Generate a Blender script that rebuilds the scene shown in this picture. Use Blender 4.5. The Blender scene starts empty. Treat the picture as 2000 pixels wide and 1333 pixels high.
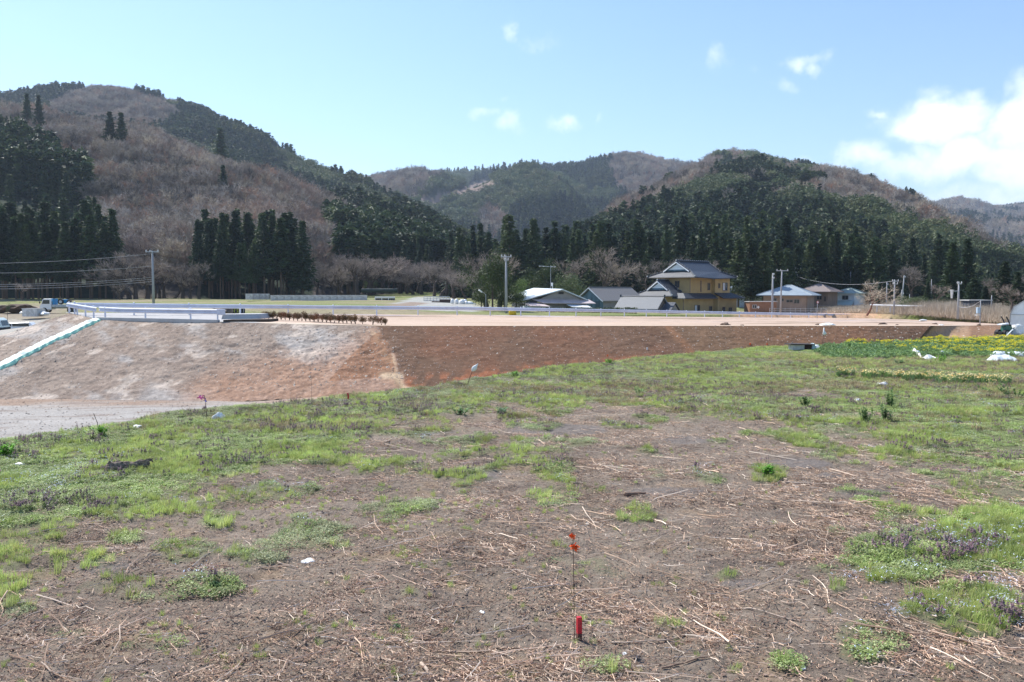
import bpy, math, random
import numpy as np
from mathutils import Vector, Matrix
R = math.radians
rng = np.random.default_rng(7)
random.seed(7)
sc = bpy.context.scene
COL = sc.collection
F = 1614.0; HY = 570.0; CY = 666.5; EYE = 2.6
TH = math.atan((CY - HY) / F); CT, ST = math.cos(TH), math.sin(TH)

# ------------------------------------------------------------------ survey helpers
def P(px, py, D):
    """place seen at photo bearing px, elevation py, at D metres north of the viewpoint"""
    u = (px - 1000) / F; v = (CY - py) / F
    k = D / (CT + v * ST)
    return np.array([u * k, D, EYE + (-ST + v * CT) * k])

def proj(X, Y, Z):
    z = Z - EYE
    d = np.maximum(Y * CT - z * ST, .01)
    return 1000 + F * X / d, CY - F * (Y * ST + z * CT) / d

def lin(c):
    c = np.array(c, float) / 255
    return np.where(c <= .04045, c / 12.92, ((c + .055) / 1.055) ** 2.4)

def hash2(ix, iy, s):
    h = (ix.astype(np.int64) * 374761393 + iy.astype(np.int64) * 668265263 + s * 974634777) & 0xffffffff
    h = ((h ^ (h >> 13)) * 1274126177) & 0xffffffff
    h = (h ^ (h >> 16)) & 0xffffffff
    return h / 4294967295.0

def vn(x, y, s=0):
    x = np.asarray(x, float); y = np.asarray(y, float)
    ix = np.floor(x); iy = np.floor(y)
    fx = x - ix; fy = y - iy
    fx = fx * fx * (3 - 2 * fx); fy = fy * fy * (3 - 2 * fy)
    a = hash2(ix, iy, s); b = hash2(ix + 1, iy, s); c = hash2(ix, iy + 1, s); d = hash2(ix + 1, iy + 1, s)
    return (a + (b - a) * fx) + ((c + (d - c) * fx) - (a + (b - a) * fx)) * fy

def fbm(x, y, s=0, o=4):
    t = 0; a = .5; n = 0
    for k in range(o):
        t = t + a * vn(x * 2 ** k + 13.7 * k, y * 2 ** k - 7.3 * k, s + k); n += a; a *= .5
    return t / n      # 0..1

def sst(a, b, x):
    t = np.clip((x - a) / (b - a), 0, 1); return t * t * (3 - 2 * t)

def mix(a, b, t):
    t = np.asarray(t)[..., None]; return a * (1 - t) + b * t

def inpoly(x, y, poly):
    r = np.zeros(np.shape(x), bool); n = len(poly)
    for i in range(n):
        x0, y0 = poly[i]; x1, y1 = poly[(i + 1) % n]
        if y0 == y1: continue
        c = ((y0 > y) != (y1 > y)) & (x < (x1 - x0) * (y - y0) / (y1 - y0) + x0)
        r ^= c
    return r

# ------------------------------------------------------------------ object helpers
def tag(o, label=None, cat=None, group=None, kind=None):
    if label: o['label'] = label
    if cat: o['category'] = cat
    if group: o['group'] = group
    if kind: o['kind'] = kind
    return o

def empty(name, loc, label, cat, group=None, rz=0.0):
    o = bpy.data.objects.new(name, None); COL.objects.link(o)
    o.location = tuple(loc); o.rotation_euler = (0, 0, rz); o.empty_display_size = .2
    return tag(o, label, cat, group)

def copy_tree(o, parent=None):
    c = o.copy(); COL.objects.link(c); c.parent = parent
    for ch in list(o.children): copy_tree(ch, c)
    return c

class MB:
    def __init__(s): s.v = []; s.f = []; s.mi = []; s.m = 0
    def face(s, pts):
        n = len(s.v); s.v += [tuple(p) for p in pts]; s.f.append(tuple(range(n, n + len(pts)))); s.mi.append(s.m)
    def add(s, vs, fs):
        n = len(s.v); s.v += [tuple(p) for p in vs]
        s.f += [tuple(i + n for i in f) for f in fs]; s.mi += [s.m] * len(fs)
    def box(s, c, d, rz=0, top=(1, 1), tilt=0):
        x, y, z = d[0] / 2, d[1] / 2, d[2] / 2
        vs = [(-x, -y, -z), (x, -y, -z), (x, y, -z), (-x, y, -z), (-x * top[0], -y * top[1], z), (x * top[0], -y * top[1], z), (x * top[0], y * top[1], z), (-x * top[0], y * top[1], z)]
        M = Matrix.Translation(Vector(c)) @ Matrix.Rotation(rz, 4, 'Z') @ Matrix.Rotation(tilt, 4, 'Y')
        s.add([M @ Vector(v) for v in vs], [(0, 3, 2, 1), (4, 5, 6, 7), (0, 1, 5, 4), (1, 2, 6, 5), (2, 3, 7, 6), (3, 0, 4, 7)])
    def tube(s, pts, rad, n=6, cap=True):
        pts = [Vector(p) for p in pts]
        if not isinstance(rad, (list, tuple)): rad = [rad] * len(pts)
        base = len(s.v); prev = None
        for i, p in enumerate(pts):
            t = (pts[min(i + 1, len(pts) - 1)] - pts[max(i - 1, 0)]).normalized()
            a = t.cross(Vector((0, 0, 1)) if abs(t.z) < .9 else Vector((1, 0, 0))).normalized()
            if prev is not None and a.dot(prev) < 0: a = -a
            prev = a; b = t.cross(a)
            for k in range(n):
                an = 2 * math.pi * k / n
                s.v.append(tuple(p + (a * math.cos(an) + b * math.sin(an)) * rad[i]))
        for i in range(len(pts) - 1):
            for k in range(n):
                k2 = (k + 1) % n
                s.f.append((base + i * n + k, base + i * n + k2, base + (i + 1) * n + k2, base + (i + 1) * n + k)); s.mi.append(s.m)
        if cap:
            s.f.append(tuple(base + k for k in range(n))[::-1]); s.mi.append(s.m)
            s.f.append(tuple(base + (len(pts) - 1) * n + k for k in range(n))); s.mi.append(s.m)
    def mesh(s, name, mats, smooth=False):
        me = bpy.data.meshes.new(name); me.from_pydata(s.v, [], s.f); me.update()
        if not isinstance(mats, (list, tuple)): mats = [mats]
        for m in mats: me.materials.append(m)
        if len(mats) > 1: me.polygons.foreach_set('material_index', s.mi)
        if smooth: me.polygons.foreach_set('use_smooth', [True] * len(s.f))
        return me
    def build(s, name, mats, parent=None, smooth=False, link=True, bevel=0):
        o = bpy.data.objects.new(name, s.mesh(name, mats, smooth))
        if link: COL.objects.link(o)
        if parent is not None: o.parent = parent
        if bevel:
            b = o.modifiers.new('bevel', 'BEVEL'); b.width = bevel; b.segments = 2; b.limit_method = 'ANGLE'
        return o

def grid_mesh(name, V, mat, colors=None, kind='structure', smooth=True, extra=None):
    """V: (n, m, 3) vertex grid"""
    n, m = V.shape[:2]
    me = bpy.data.meshes.new(name)
    i = np.arange(n - 1)[:, None] * m + np.arange(m - 1)[None]
    f = np.stack([i, i + 1, i + m + 1, i + m], -1).reshape(-1, 4)
    me.vertices.add(n * m); me.vertices.foreach_set('co', V.reshape(-1).astype(np.float32))
    me.loops.add(f.size); me.loops.foreach_set('vertex_index', f.reshape(-1).astype(np.int32))
    me.polygons.add(len(f)); me.polygons.foreach_set('loop_start', (np.arange(len(f)) * 4).astype(np.int32))
    me.update(calc_edges=True); me.validate()
    if smooth: me.polygons.foreach_set('use_smooth', [True] * len(me.polygons))
    if colors is not None:
        a = me.color_attributes.new('albedo', 'FLOAT_COLOR', 'POINT')
        c = np.ones((n * m, 4), np.float32); c[:, :3] = np.clip(colors.reshape(-1, 3), 0, 1); a.data.foreach_set('color', c.reshape(-1))
    me.materials.append(mat)
    o = bpy.data.objects.new(name, me); COL.objects.link(o)
    if kind: o['kind'] = kind
    return o

# ------------------------------------------------------------------ materials
def new_mat(name):
    m = bpy.data.materials.new(name); m.use_nodes = True
    nt = m.node_tree; b = nt.nodes['Principled BSDF']
    return m, nt, b
def N(nt, t, **k):
    n = nt.nodes.new(t)
    for a, v in k.items():
        if a.startswith('i_'): n.inputs[int(a[2:])].default_value = v
        else: setattr(n, a, v)
    return n

def mat(name, col, rough=.7, metal=0.0, var=.15, scale=3.0, bump=0.0, bscale=40, spec=.4, dirt=None, trans=0, alpha=1):
    """painted / plain surface with mottling, optional dirt and bump"""
    m, nt, b = new_mat(name)
    tc = N(nt, 'ShaderNodeTexCoord'); no = N(nt, 'ShaderNodeTexNoise'); no.inputs['Scale'].default_value = scale; no.inputs['Detail'].default_value = 6
    nt.links.new(tc.outputs['Object'], no.inputs['Vector'])
    r = N(nt, 'ShaderNodeMapRange'); r.inputs['From Min'].default_value = .3; r.inputs['From Max'].default_value = .7
    r.inputs['To Min'].default_value = 1 - var; r.inputs['To Max'].default_value = 1 + var
    nt.links.new(no.outputs['Fac'], r.inputs['Value'])
    mx = N(nt, 'ShaderNodeMix', data_type='RGBA', blend_type='MULTIPLY'); mx.inputs['Factor'].default_value = 1
    mx.inputs['A'].default_value = (*col, 1)
    nt.links.new(r.outputs['Result'], mx.inputs['B'])
    out = mx.outputs['Result']
    if dirt:
        n2 = N(nt, 'ShaderNodeTexNoise'); n2.inputs['Scale'].default_value = scale * .6; n2.inputs['Detail'].default_value = 8; n2.inputs['Roughness'].default_value = .65
        nt.links.new(tc.outputs['Object'], n2.inputs['Vector'])
        r2 = N(nt, 'ShaderNodeMapRange'); r2.inputs['From Min'].default_value = .5; r2.inputs['From Max'].default_value = .75; r2.inputs['To Max'].default_value = .8
        nt.links.new(n2.outputs['Fac'], r2.inputs['Value'])
        m2 = N(nt, 'ShaderNodeMix', data_type='RGBA'); nt.links.new(r2.outputs['Result'], m2.inputs['Factor'])
        nt.links.new(out, m2.inputs['A']); m2.inputs['B'].default_value = (*dirt, 1); out = m2.outputs['Result']
    nt.links.new(out, b.inputs['Base Color'])
    b.inputs['Roughness'].default_value = rough; b.inputs['Metallic'].default_value = metal; b.inputs['Specular IOR Level'].default_value = spec
    if bump:
        n3 = N(nt, 'ShaderNodeTexNoise'); n3.inputs['Scale'].default_value = bscale; n3.inputs['Detail'].default_value = 4
        nt.links.new(tc.outputs['Object'], n3.inputs['Vector'])
        bu = N(nt, 'ShaderNodeBump'); bu.inputs['Strength'].default_value = bump; bu.inputs['Distance'].default_value = .02
        nt.links.new(n3.outputs['Fac'], bu.inputs['Height']); nt.links.new(bu.outputs['Normal'], b.inputs['Normal'])
    return m

def leaf_mat(name, cols, trans=.3, rough=.6, spatial=0.0, pos_scale=.01, colb=None):
    """foliage: colour varies per instance (random) and by position"""
    m, nt, b = new_mat(name)
    oi = N(nt, 'ShaderNodeObjectInfo')
    cr = N(nt, 'ShaderNodeValToRGB'); e = cr.color_ramp.elements
    e[0].color = (*cols[0], 1); e[1].color = (*cols[-1], 1)
    for i, c in enumerate(cols[1:-1]): x = cr.color_ramp.elements.new((i + 1) / (len(cols) - 1)); x.color = (*c, 1)
    nt.links.new(oi.outputs['Random'], cr.inputs['Fac'])
    ge = N(nt, 'ShaderNodeNewGeometry')
    no = N(nt, 'ShaderNodeTexNoise'); no.inputs['Scale'].default_value = pos_scale if spatial else 1.3; no.inputs['Detail'].default_value = 3
    nt.links.new(ge.outputs['Position'], no.inputs['Vector'])
    out = cr.outputs['Color']
    r = N(nt, 'ShaderNodeMapRange'); r.inputs['From Min'].default_value = .3; r.inputs['From Max'].default_value = .7
    r.inputs['To Min'].default_value = .7; r.inputs['To Max'].default_value = 1.3
    nt.links.new(no.outputs['Fac'], r.inputs['Value'])
    if colb is not None:
        r4 = N(nt, 'ShaderNodeMapRange'); r4.inputs['From Min'].default_value = .55; r4.inputs['From Max'].default_value = .7; r4.inputs['To Max'].default_value = .75
        nt.links.new(no.outputs['Fac'], r4.inputs['Value'])
        m4 = N(nt, 'ShaderNodeMix', data_type='RGBA'); nt.links.new(r4.outputs['Result'], m4.inputs['Factor']); nt.links.new(out, m4.inputs['A'])
        m4.inputs['B'].default_value = (*colb, 1); out = m4.outputs['Result']
    mx = N(nt, 'ShaderNodeMix', data_type='RGBA', blend_type='MULTIPLY'); mx.inputs['Factor'].default_value = 1
    nt.links.new(out, mx.inputs['A']); nt.links.new(r.outputs['Result'], mx.inputs['B'])
    nt.links.new(mx.outputs['Result'], b.inputs['Base Color'])
    b.inputs['Roughness'].default_value = rough; b.inputs['Specular IOR Level'].default_value = .25
    if trans:
        tr = N(nt, 'ShaderNodeBsdfTranslucent'); nt.links.new(mx.outputs['Result'], tr.inputs['Color'])
        ms = N(nt, 'ShaderNodeMixShader'); ms.inputs['Fac'].default_value = trans
        nt.links.new(b.outputs[0], ms.inputs[1]); nt.links.new(tr.outputs[0], ms.inputs[2])
        nt.links.new(ms.outputs[0], nt.nodes['Material Output'].inputs['Surface'])
    return m

def ground_mat(name, fscale=6.0, var=.35, bump=.6, bdist=.03, speck=None, speck_scale=30, rough=.95, bscale=None, speck_t=.68):
    """uses the mesh's albedo attribute, adds grain, bump and optional pale specks"""
    m, nt, b = new_mat(name)
    at = N(nt, 'ShaderNodeAttribute', attribute_name='albedo')
    ge = N(nt, 'ShaderNodeNewGeometry')
    n1 = N(nt, 'ShaderNodeTexNoise'); n1.inputs['Scale'].default_value = fscale; n1.inputs['Detail'].default_value = 10; n1.inputs['Roughness'].default_value = .7
    nt.links.new(ge.outputs['Position'], n1.inputs['Vector'])
    r = N(nt, 'ShaderNodeMapRange'); r.inputs['From Min'].default_value = .3; r.inputs['From Max'].default_value = .7
    r.inputs['To Min'].default_value = 1 - var; r.inputs['To Max'].default_value = 1 + var
    nt.links.new(n1.outputs['Fac'], r.inputs['Value'])
    mx = N(nt, 'ShaderNodeMix', data_type='RGBA', blend_type='MULTIPLY'); mx.inputs['Factor'].default_value = 1
    nt.links.new(at.outputs['Color'], mx.inputs['A']); nt.links.new(r.outputs['Result'], mx.inputs['B'])
    out = mx.outputs['Result']
    if speck:
        n2 = N(nt, 'ShaderNodeTexNoise'); n2.inputs['Scale'].default_value = speck_scale; n2.inputs['Detail'].default_value = 2
        nt.links.new(ge.outputs['Position'], n2.inputs['Vector'])
        r2 = N(nt, 'ShaderNodeMapRange'); r2.inputs['From Min'].default_value = speck_t; r2.inputs['From Max'].default_value = speck_t + .05; r2.inputs['To Max'].default_value = .85
        nt.links.new(n2.outputs['Fac'], r2.inputs['Value'])
        m2 = N(nt, 'ShaderNodeMix', data_type='RGBA'); nt.links.new(r2.outputs['Result'], m2.inputs['Factor'])
        nt.links.new(out, m2.inputs['A']); m2.inputs['B'].default_value = (*speck, 1); out = m2.outputs['Result']
    nt.links.new(out, b.inputs['Base Color']); b.inputs['Roughness'].default_value = rough; b.inputs['Specular IOR Level'].default_value = .2
    n3 = N(nt, 'ShaderNodeTexNoise'); n3.inputs['Scale'].default_value = bscale or fscale * 3; n3.inputs['Detail'].default_value = 8; n3.inputs['Roughness'].default_value = .7
    nt.links.new(ge.outputs['Position'], n3.inputs['Vector'])
    bu = N(nt, 'ShaderNodeBump'); bu.inputs['Strength'].default_value = bump; bu.inputs['Distance'].default_value = bdist
    nt.links.new(n3.outputs['Fac'], bu.inputs['Height']); nt.links.new(bu.outputs['Normal'], b.inputs['Normal'])
    return m

# ------------------------------------------------------------------ scattering ("stuff": things nobody could count)
_lib = [0]
def scatter(name, pts, rot, scl, vid, meshes, label, cat):
    """one object whose geometry nodes place the given meshes on its points"""
    _lib[0] += 1
    lib = bpy.data.collections.new('library_%02d' % _lib[0])
    for i, me in enumerate(meshes):
        lib.objects.link(bpy.data.objects.new('%s_variant_%02d_%02d' % (name, _lib[0], i), me))
    n = len(pts)
    me = bpy.data.meshes.new(name); me.vertices.add(n)
    me.vertices.foreach_set('co', np.asarray(pts, np.float32).reshape(-1))
    for an, ty, d in (('rot', 'FLOAT_VECTOR', rot), ('scl', 'FLOAT_VECTOR', scl)):
        a = me.attributes.new(an, ty, 'POINT'); a.data.foreach_set('vector', np.asarray(d, np.float32).reshape(-1))
    a = me.attributes.new('vid', 'INT', 'POINT'); a.data.foreach_set('value', np.asarray(vid, np.int32))
    me.update()
    o = bpy.data.objects.new(name, me); COL.objects.link(o)
    g = bpy.data.node_groups.new(name, 'GeometryNodeTree')
    g.interface.new_socket('Geometry', in_out='INPUT', socket_type='NodeSocketGeometry')
    g.interface.new_socket('Geometry', in_out='OUTPUT', socket_type='NodeSocketGeometry')
    gi = g.nodes.new('NodeGroupInput'); go = g.nodes.new('NodeGroupOutput')
    ci = g.nodes.new('GeometryNodeCollectionInfo'); ci.inputs['Collection'].default_value = lib
    ci.inputs['Separate Children'].default_value = True; ci.inputs['Reset Children'].default_value = True
    ip = g.nodes.new('GeometryNodeInstanceOnPoints'); ip.inputs['Pick Instance'].default_value = True
    def na(nm, ty):
        x = g.nodes.new('GeometryNodeInputNamedAttribute'); x.data_type = ty; x.inputs['Name'].default_value = nm
        return next(s for s in x.outputs if s.enabled and s.name == 'Attribute')
    L = g.links.new
    L(gi.outputs[0], ip.inputs['Points']); L(ci.outputs[0], ip.inputs['Instance'])
    L(na('vid', 'INT'), ip.inputs['Instance Index'])
    L(na('rot', 'FLOAT_VECTOR'), ip.inputs['Rotation']); L(na('scl', 'FLOAT_VECTOR'), ip.inputs['Scale'])
    L(ip.outputs[0], go.inputs[0])
    md = o.modifiers.new('scatter', 'NODES'); md.node_group = g
    tag(o, label, cat, None, 'stuff')
    return o

def rotz(n, tilt=0.0):
    r = np.zeros((n, 3)); r[:, 2] = rng.random(n) * 6.283
    r[:, 0] = rng.normal(0, 1, n) * tilt; r[:, 1] = rng.normal(0, 1, n) * tilt
    return r
def uni(s): s = np.asarray(s); return np.stack([s, s, s], -1)

# ------------------------------------------------------------------ world, sun, camera, air
cam = bpy.data.cameras.new('camera'); co = bpy.data.objects.new('camera', cam); COL.objects.link(co)
cam.sensor_width = 36; cam.lens = F / 2000 * 36; cam.clip_start = .1; cam.clip_end = 20000
co.location = (0, 0, EYE); co.rotation_euler = (math.pi / 2 - TH, 0, 0); sc.camera = co
SUN_D = Vector((-.465, .435, .771)).normalized()
sun = bpy.data.lights.new('sun', 'SUN'); so = bpy.data.objects.new('sun', sun); COL.objects.link(so)
sun.energy = 4.3; sun.angle = R(.5); sun.color = (1, .955, .88)
so.rotation_euler = SUN_D.to_track_quat('Z', 'Y').to_euler(); so.location = (0, 0, 60)
w = bpy.data.worlds.new('World'); sc.world = w; w.use_nodes = True
nt = w.node_tree; bg = nt.nodes['Background']
sky = N(nt, 'ShaderNodeTexSky', sky_type='NISHITA'); sky.sun_disc = False
sky.sun_elevation = math.asin(SUN_D.z); sky.sun_rotation = math.atan2(SUN_D.x, SUN_D.y)
sky.air_density = 1.25; sky.dust_density = .4; sky.ozone_density = 1.3; sky.altitude = 60
bg.inputs['Strength'].default_value = .105
tc = N(nt, 'ShaderNodeTexCoord')
nz = N(nt, 'ShaderNodeTexNoise'); nz.inputs['Scale'].default_value = 16; nz.inputs['Detail'].default_value = 9; nz.inputs['Roughness'].default_value = .58; nz.inputs['Distortion'].default_value = .25
nt.links.new(tc.outputs['Generated'], nz.inputs['Vector'])
nzf = N(nt, 'ShaderNodeTexNoise'); nzf.inputs['Scale'].default_value = 30; nzf.inputs['Detail'].default_value = 8; nzf.inputs['Roughness'].default_value = .6
nt.links.new(tc.outputs['Generated'], nzf.inputs['Vector'])
# clouds: (photo bearing, elevation, half width, half height, strength)
CL = [(1830, 240, 95, 46, .95), (1990, 235, 60, 70, .95), (1880, 300, 90, 40, .85), (1800, 330, 130, 34, .62), (1985, 320, 70, 60, .85), (1690, 312, 60, 30, .62), (1900, 385, 150, 30, .5),
      (1715, 232, 32, 10, .42), (1575, 122, 42, 22, .46), (1590, 140, 16, 28, .4), (1530, 165, 34, 18, .36), (1405, 118, 36, 24, .38), (1430, 140, 50, 16, .2),
      (1000, 70, 16, 24, .36), (1045, 88, 64, 20, .27), (950, 220, 38, 12, .34), (982, 195, 24, 12, .36), (1000, 245, 42, 26, .46), (1108, 244, 34, 14, .44), (1170, 238, 12, 16, .3), (1560, 310, 60, 14, .25)]
nd = N(nt, 'ShaderNodeVectorMath', operation='NORMALIZE'); nt.links.new(tc.outputs['Generated'], nd.inputs[0])
# warp the direction so blobs get ragged outlines
wz = N(nt, 'ShaderNodeVectorMath', operation='MULTIPLY_ADD'); wz.inputs[1].default_value = (.065, .065, .05)
sb = N(nt, 'ShaderNodeVectorMath', operation='SUBTRACT'); nt.links.new(nz.outputs['Color'], sb.inputs[0]); sb.inputs[1].default_value = (.5, .5, .5)
nt.links.new(sb.outputs[0], wz.inputs[0]); nt.links.new(nd.outputs[0], wz.inputs[2])
acc = None
for (px, py, hw, hh, st) in CL:
    c = Vector(P(px, py, 1000) - np.array([0, 0, EYE])).normalized()
    e1 = Vector((c.y, -c.x, 0)).normalized(); e2 = e1.cross(c)
    if e2.z < 0: e2 = -e2
    d1 = N(nt, 'ShaderNodeVectorMath', operation='DOT_PRODUCT'); d1.inputs[1].default_value = e1 * (F / hw); nt.links.new(wz.outputs[0], d1.inputs[0])
    d2 = N(nt, 'ShaderNodeVectorMath', operation='DOT_PRODUCT'); d2.inputs[1].default_value = e2 * (F / hh); nt.links.new(wz.outputs[0], d2.inputs[0])
    cb = N(nt, 'ShaderNodeCombineXYZ'); nt.links.new(d1.outputs['Value'], cb.inputs[0]); nt.links.new(d2.outputs['Value'], cb.inputs[1])
    ln = N(nt, 'ShaderNodeVectorMath', operation='LENGTH'); nt.links.new(cb.outputs[0], ln.inputs[0])
    mr = N(nt, 'ShaderNodeMapRange', interpolation_type='SMOOTHSTEP'); mr.inputs['From Min'].default_value = 1.5; mr.inputs['From Max'].default_value = .0; mr.inputs['To Max'].default_value = st
    nt.links.new(ln.outputs['Value'], mr.inputs['Value'])
    if acc is None: acc = mr.outputs['Result']
    else:
        a = N(nt, 'ShaderNodeMath', operation='MAXIMUM'); nt.links.new(acc, a.inputs[0]); nt.links.new(mr.outputs['Result'], a.inputs[1]); acc = a.outputs[0]
ad = N(nt, 'ShaderNodeMath', operation='MULTIPLY_ADD'); ad.inputs[1].default_value = .85; nt.links.new(nzf.outputs['Fac'], ad.inputs[0]); nt.links.new(acc, ad.inputs[2])
cm = N(nt, 'ShaderNodeMapRange', interpolation_type='SMOOTHSTEP'); cm.inputs['From Min'].default_value = .54; cm.inputs['From Max'].default_value = 1.22; cm.inputs['To Max'].default_value = .95
nt.links.new(ad.outputs[0], cm.inputs['Value'])
tint = N(nt, 'ShaderNodeMix', data_type='RGBA', blend_type='MULTIPLY'); tint.inputs['Factor'].default_value = 1; tint.inputs['B'].default_value = (.82, .915, 1.08, 1)
nt.links.new(sky.outputs[0], tint.inputs['A'])
cmx = N(nt, 'ShaderNodeMix', data_type='RGBA'); nt.links.new(cm.outputs['Result'], cmx.inputs['Factor'])
nt.links.new(tint.outputs['Result'], cmx.inputs['A'])
CLOUD = cmx.inputs['B']; CLOUD.default_value = (7.4, 7.9, 8.6, 1)
nt.links.new(cmx.outputs['Result'], bg.inputs['Color'])
sc.view_settings.view_transform = 'Standard'; sc.view_settings.look = 'None'; sc.view_settings.gamma = 1
sc.view_settings.exposure = .78
sc.cycles.use_denoising = True; sc.cycles.denoiser = 'OPENIMAGEDENOISE'; sc.cycles.denoising_prefilter = 'ACCURATE'; sc.cycles.max_bounces = 6; sc.cycles.diffuse_bounces = 3; sc.cycles.transparent_max_bounces = 8; sc.cycles.volume_bounces = 0
# ================================================================== TERRAIN
def terrain_edge():
    e = [(-900, 980), (-400, 900), (0, 852), (100, 840), (230, 824), (330, 802), (480, 790), (600, 781), (700, 766), (840, 755), (950, 738), (1100, 716),
         (1200, 708), (1300, 698), (1400, 691), (1480, 682), (1545, 679), (1600, 677), (1650, 674), (1770, 671), (1850, 663), (1900, 656), (2000, 652), (2300, 651), (3000, 651)]
    us, ds = [], []
    for px, py in e:
        py += np.interp(px, [0, 500, 900, 1300], [15, 11, 5, 0])
        D = EYE / ((py - HY) / F - .01)
        us.append((px - 1000) / F); ds.append(D)
    return np.array(us), np.array(ds)
EU, ED = terrain_edge()
def zlow(X, Y=None):
    return np.interp(X, [-60, -14, -6, 4, 14, 24, 40, 70], [-3.3, -3.25, -2.7, -2.0, -1.3, -.66, -.72, -.8])

def green_amt(X, Y):
    """0 bare soil .. 1 weeds, fixed on the ground"""
    px, py = proj(X, Y, -.01 * Y)
    yb = np.interp(px, [-400, 0, 100, 200, 300, 400, 560, 700, 800, 900, 1000, 1100, 1250, 1400, 1550, 1700, 1850, 2000, 2400],
                   [1040, 1038, 1035, 1012, 992, 958, 908, 880, 842, 822, 805, 796, 790, 816, 842, 872, 884, 896, 920])
    wob = (fbm(X * 1.1, Y * .8, 5, 4) - .5) * 100 * np.clip((py - 600) / 300, .4, 1.3)
    g = sst(-16, 22, yb + wob - py)
    thin = fbm(X * .45, Y * .45, 21, 4)
    g = g * (1 - .75 * sst(.56, .68, thin) * sst(690, 760, py) * sst(500, 900, px))
    p = fbm(X * 1.3 + 40, Y * 1.0, 31, 4)
    edge = sst(210, 0, py - yb)
    g = np.maximum(g, sst(.62 - .12 * edge, .74 - .12 * edge, p) * .75 * sst(1250, 1150, py))
    for cx, cy, rx, ry, s in ((1830, 1080, 165, 46, 1), (1960, 1060, 130, 60, 1), (1760, 1130, 75, 16, .8), (1880, 1195, 150, 55, .85), (1700, 1245, 70, 30, .6), (1500, 925, 40, 18, .8), (1420, 1126, 20, 8, .9),
                              (420, 1020, 34, 13, 1), (600, 1048, 44, 12, .9), (245, 1050, 40, 12, .7), (90, 1048, 32, 12, .9), (410, 1140, 60, 20, .8), (500, 1090, 60, 18, .6), (360, 1080, 60, 22, .6), (30, 1190, 30, 14, .8), (425, 1152, 22, 10, 1),
                              (810, 995, 32, 8, .9), (800, 1160, 20, 8, .5), (1080, 970, 50, 22, .5), (1310, 1220, 30, 8, .4), (2000, 960, 180, 40, .5), (1640, 1155, 16, 10, .8), (1180, 1310, 30, 10, .8), (1540, 1300, 40, 16, .6), (1690, 1275, 60, 20, .7),
                              (150, 1235, 60, 14, .35), (300, 1260, 60, 16, .3), (270, 1150, 120, 20, .3)):
        q = ((px - cx) / rx) ** 2 + ((py - cy) / ry) ** 2 + (fbm(X * 2.2, Y * 2.2, 77, 3) - .5) * 1.6
        g = np.maximum(g, s * sst(1.15, .7, q))
    return np.clip(g, 0, 1), px, py

PUD = [(1085, 838, 95, 12), (920, 925, 62, 14), (205, 1107, 52, 14), (1360, 858, 60, 8), (520, 955, 60, 12), (1620, 925, 30, 6), (1450, 1140, 46, 8), (1030, 862, 50, 7), (1560, 905, 60, 9), (30, 1150, 30, 8), (1290, 960, 90, 10), (1700, 960, 70, 7)]
def puddle(X, Y, px, py):
    m = np.zeros(np.shape(X))
    for cx, cy, rx, ry in PUD:
        q = ((px - cx) / rx) ** 2 + ((py - cy) / ry) ** 2 + (fbm(X * 1.6, Y * 1.6, 9, 3) - .5) * 1.5
        m = np.maximum(m, sst(1.1, .7, q))
    return m

def field_z(X, Y, detail=True):
    X = np.asarray(X, float); Y = np.asarray(Y, float)
    base = -.01 * Y + .10 * (fbm(X / 4, Y / 4, 1, 3) - .5)
    if detail:
        g, px, py = green_amt(X, Y); pu = puddle(X, Y, px, py)
        rough = (1 - .85 * pu)
        base = base + rough * (.11 * (fbm(X * 1.1, Y * 1.1, 2, 4) - .5) + .055 * (fbm(X * 5, Y * 5, 3, 3) - .5) + .030 * (fbm(X * 17, Y * 17, 4, 2) - .5)) + .035 * g
    u = X / np.maximum(Y, 1)
    e = np.interp(u, EU, ED) + (fbm(X * .5, Y * .5, 8, 3) - .5) * .9
    d = Y - e
    lo = zlow(X) - .25
    t = sst(0, 1, np.clip(d / np.maximum((base - lo) * 1.3, .6), 0, 1))
    return base * (1 - t) + lo * t + .03 * sst(-1.6, -.3, d) * sst(.4, -.3, d) * sst(1700, 1500, 1000 + F * u)

# --- foreground field
Ds = [-4.0, -2.0, 0.0, 1.5, 2.5, 3.4, 4.2]
while Ds[-1] < 72: Ds.append(Ds[-1] * 1.0062 if Ds[-1] > 4.5 else Ds[-1] + .15)
Ds = np.array(Ds); us = np.concatenate([np.linspace(-1.7, -.72, 30)[:-1], np.linspace(-.72, .72, 300), np.linspace(.72, 1.7, 30)[1:]])
YY = np.repeat(Ds[:, None], len(us), 1)
XX = us[None] * (np.maximum(Ds, 0)[:, None] + 3.0)
ZZ = field_z(XX, YY)
g, px, py = green_amt(XX, YY); pu = puddle(XX, YY, px, py)
soil = mix(np.array([.148, .117, .091]), np.array([.230, .187, .148]), fbm(XX * .9, YY * .9, 11, 4))
soil = mix(soil, np.array([.105, .080, .066]), sst(.58, .75, fbm(XX * 3, YY * 3, 14, 4)) * .7)
soil = mix(soil, np.array([.150, .130, .118]), pu * .85)
soil = mix(soil, np.array([.24, .17, .11]), sst(.62, .8, fbm(XX * 1.7, YY * 2.6, 15, 4)) * .6 * (1 - pu))
grn = mix(np.array([.100, .125, .045]), np.array([.150, .165, .078]), fbm(XX * 1.5, YY * 1.5, 12, 4))
grn = mix(grn, np.array([.20, .175, .12]), sst(.52, .7, fbm(XX * .5, YY * .8, 13, 4)) * .6 * sst(770, 720, py))
colr = mix(soil, grn, g * .8)
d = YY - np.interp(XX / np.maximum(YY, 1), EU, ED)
colr = mix(colr, np.array([.09, .06, .04]), sst(.1, .6, d) * sst(1750, 1600, px))
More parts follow.
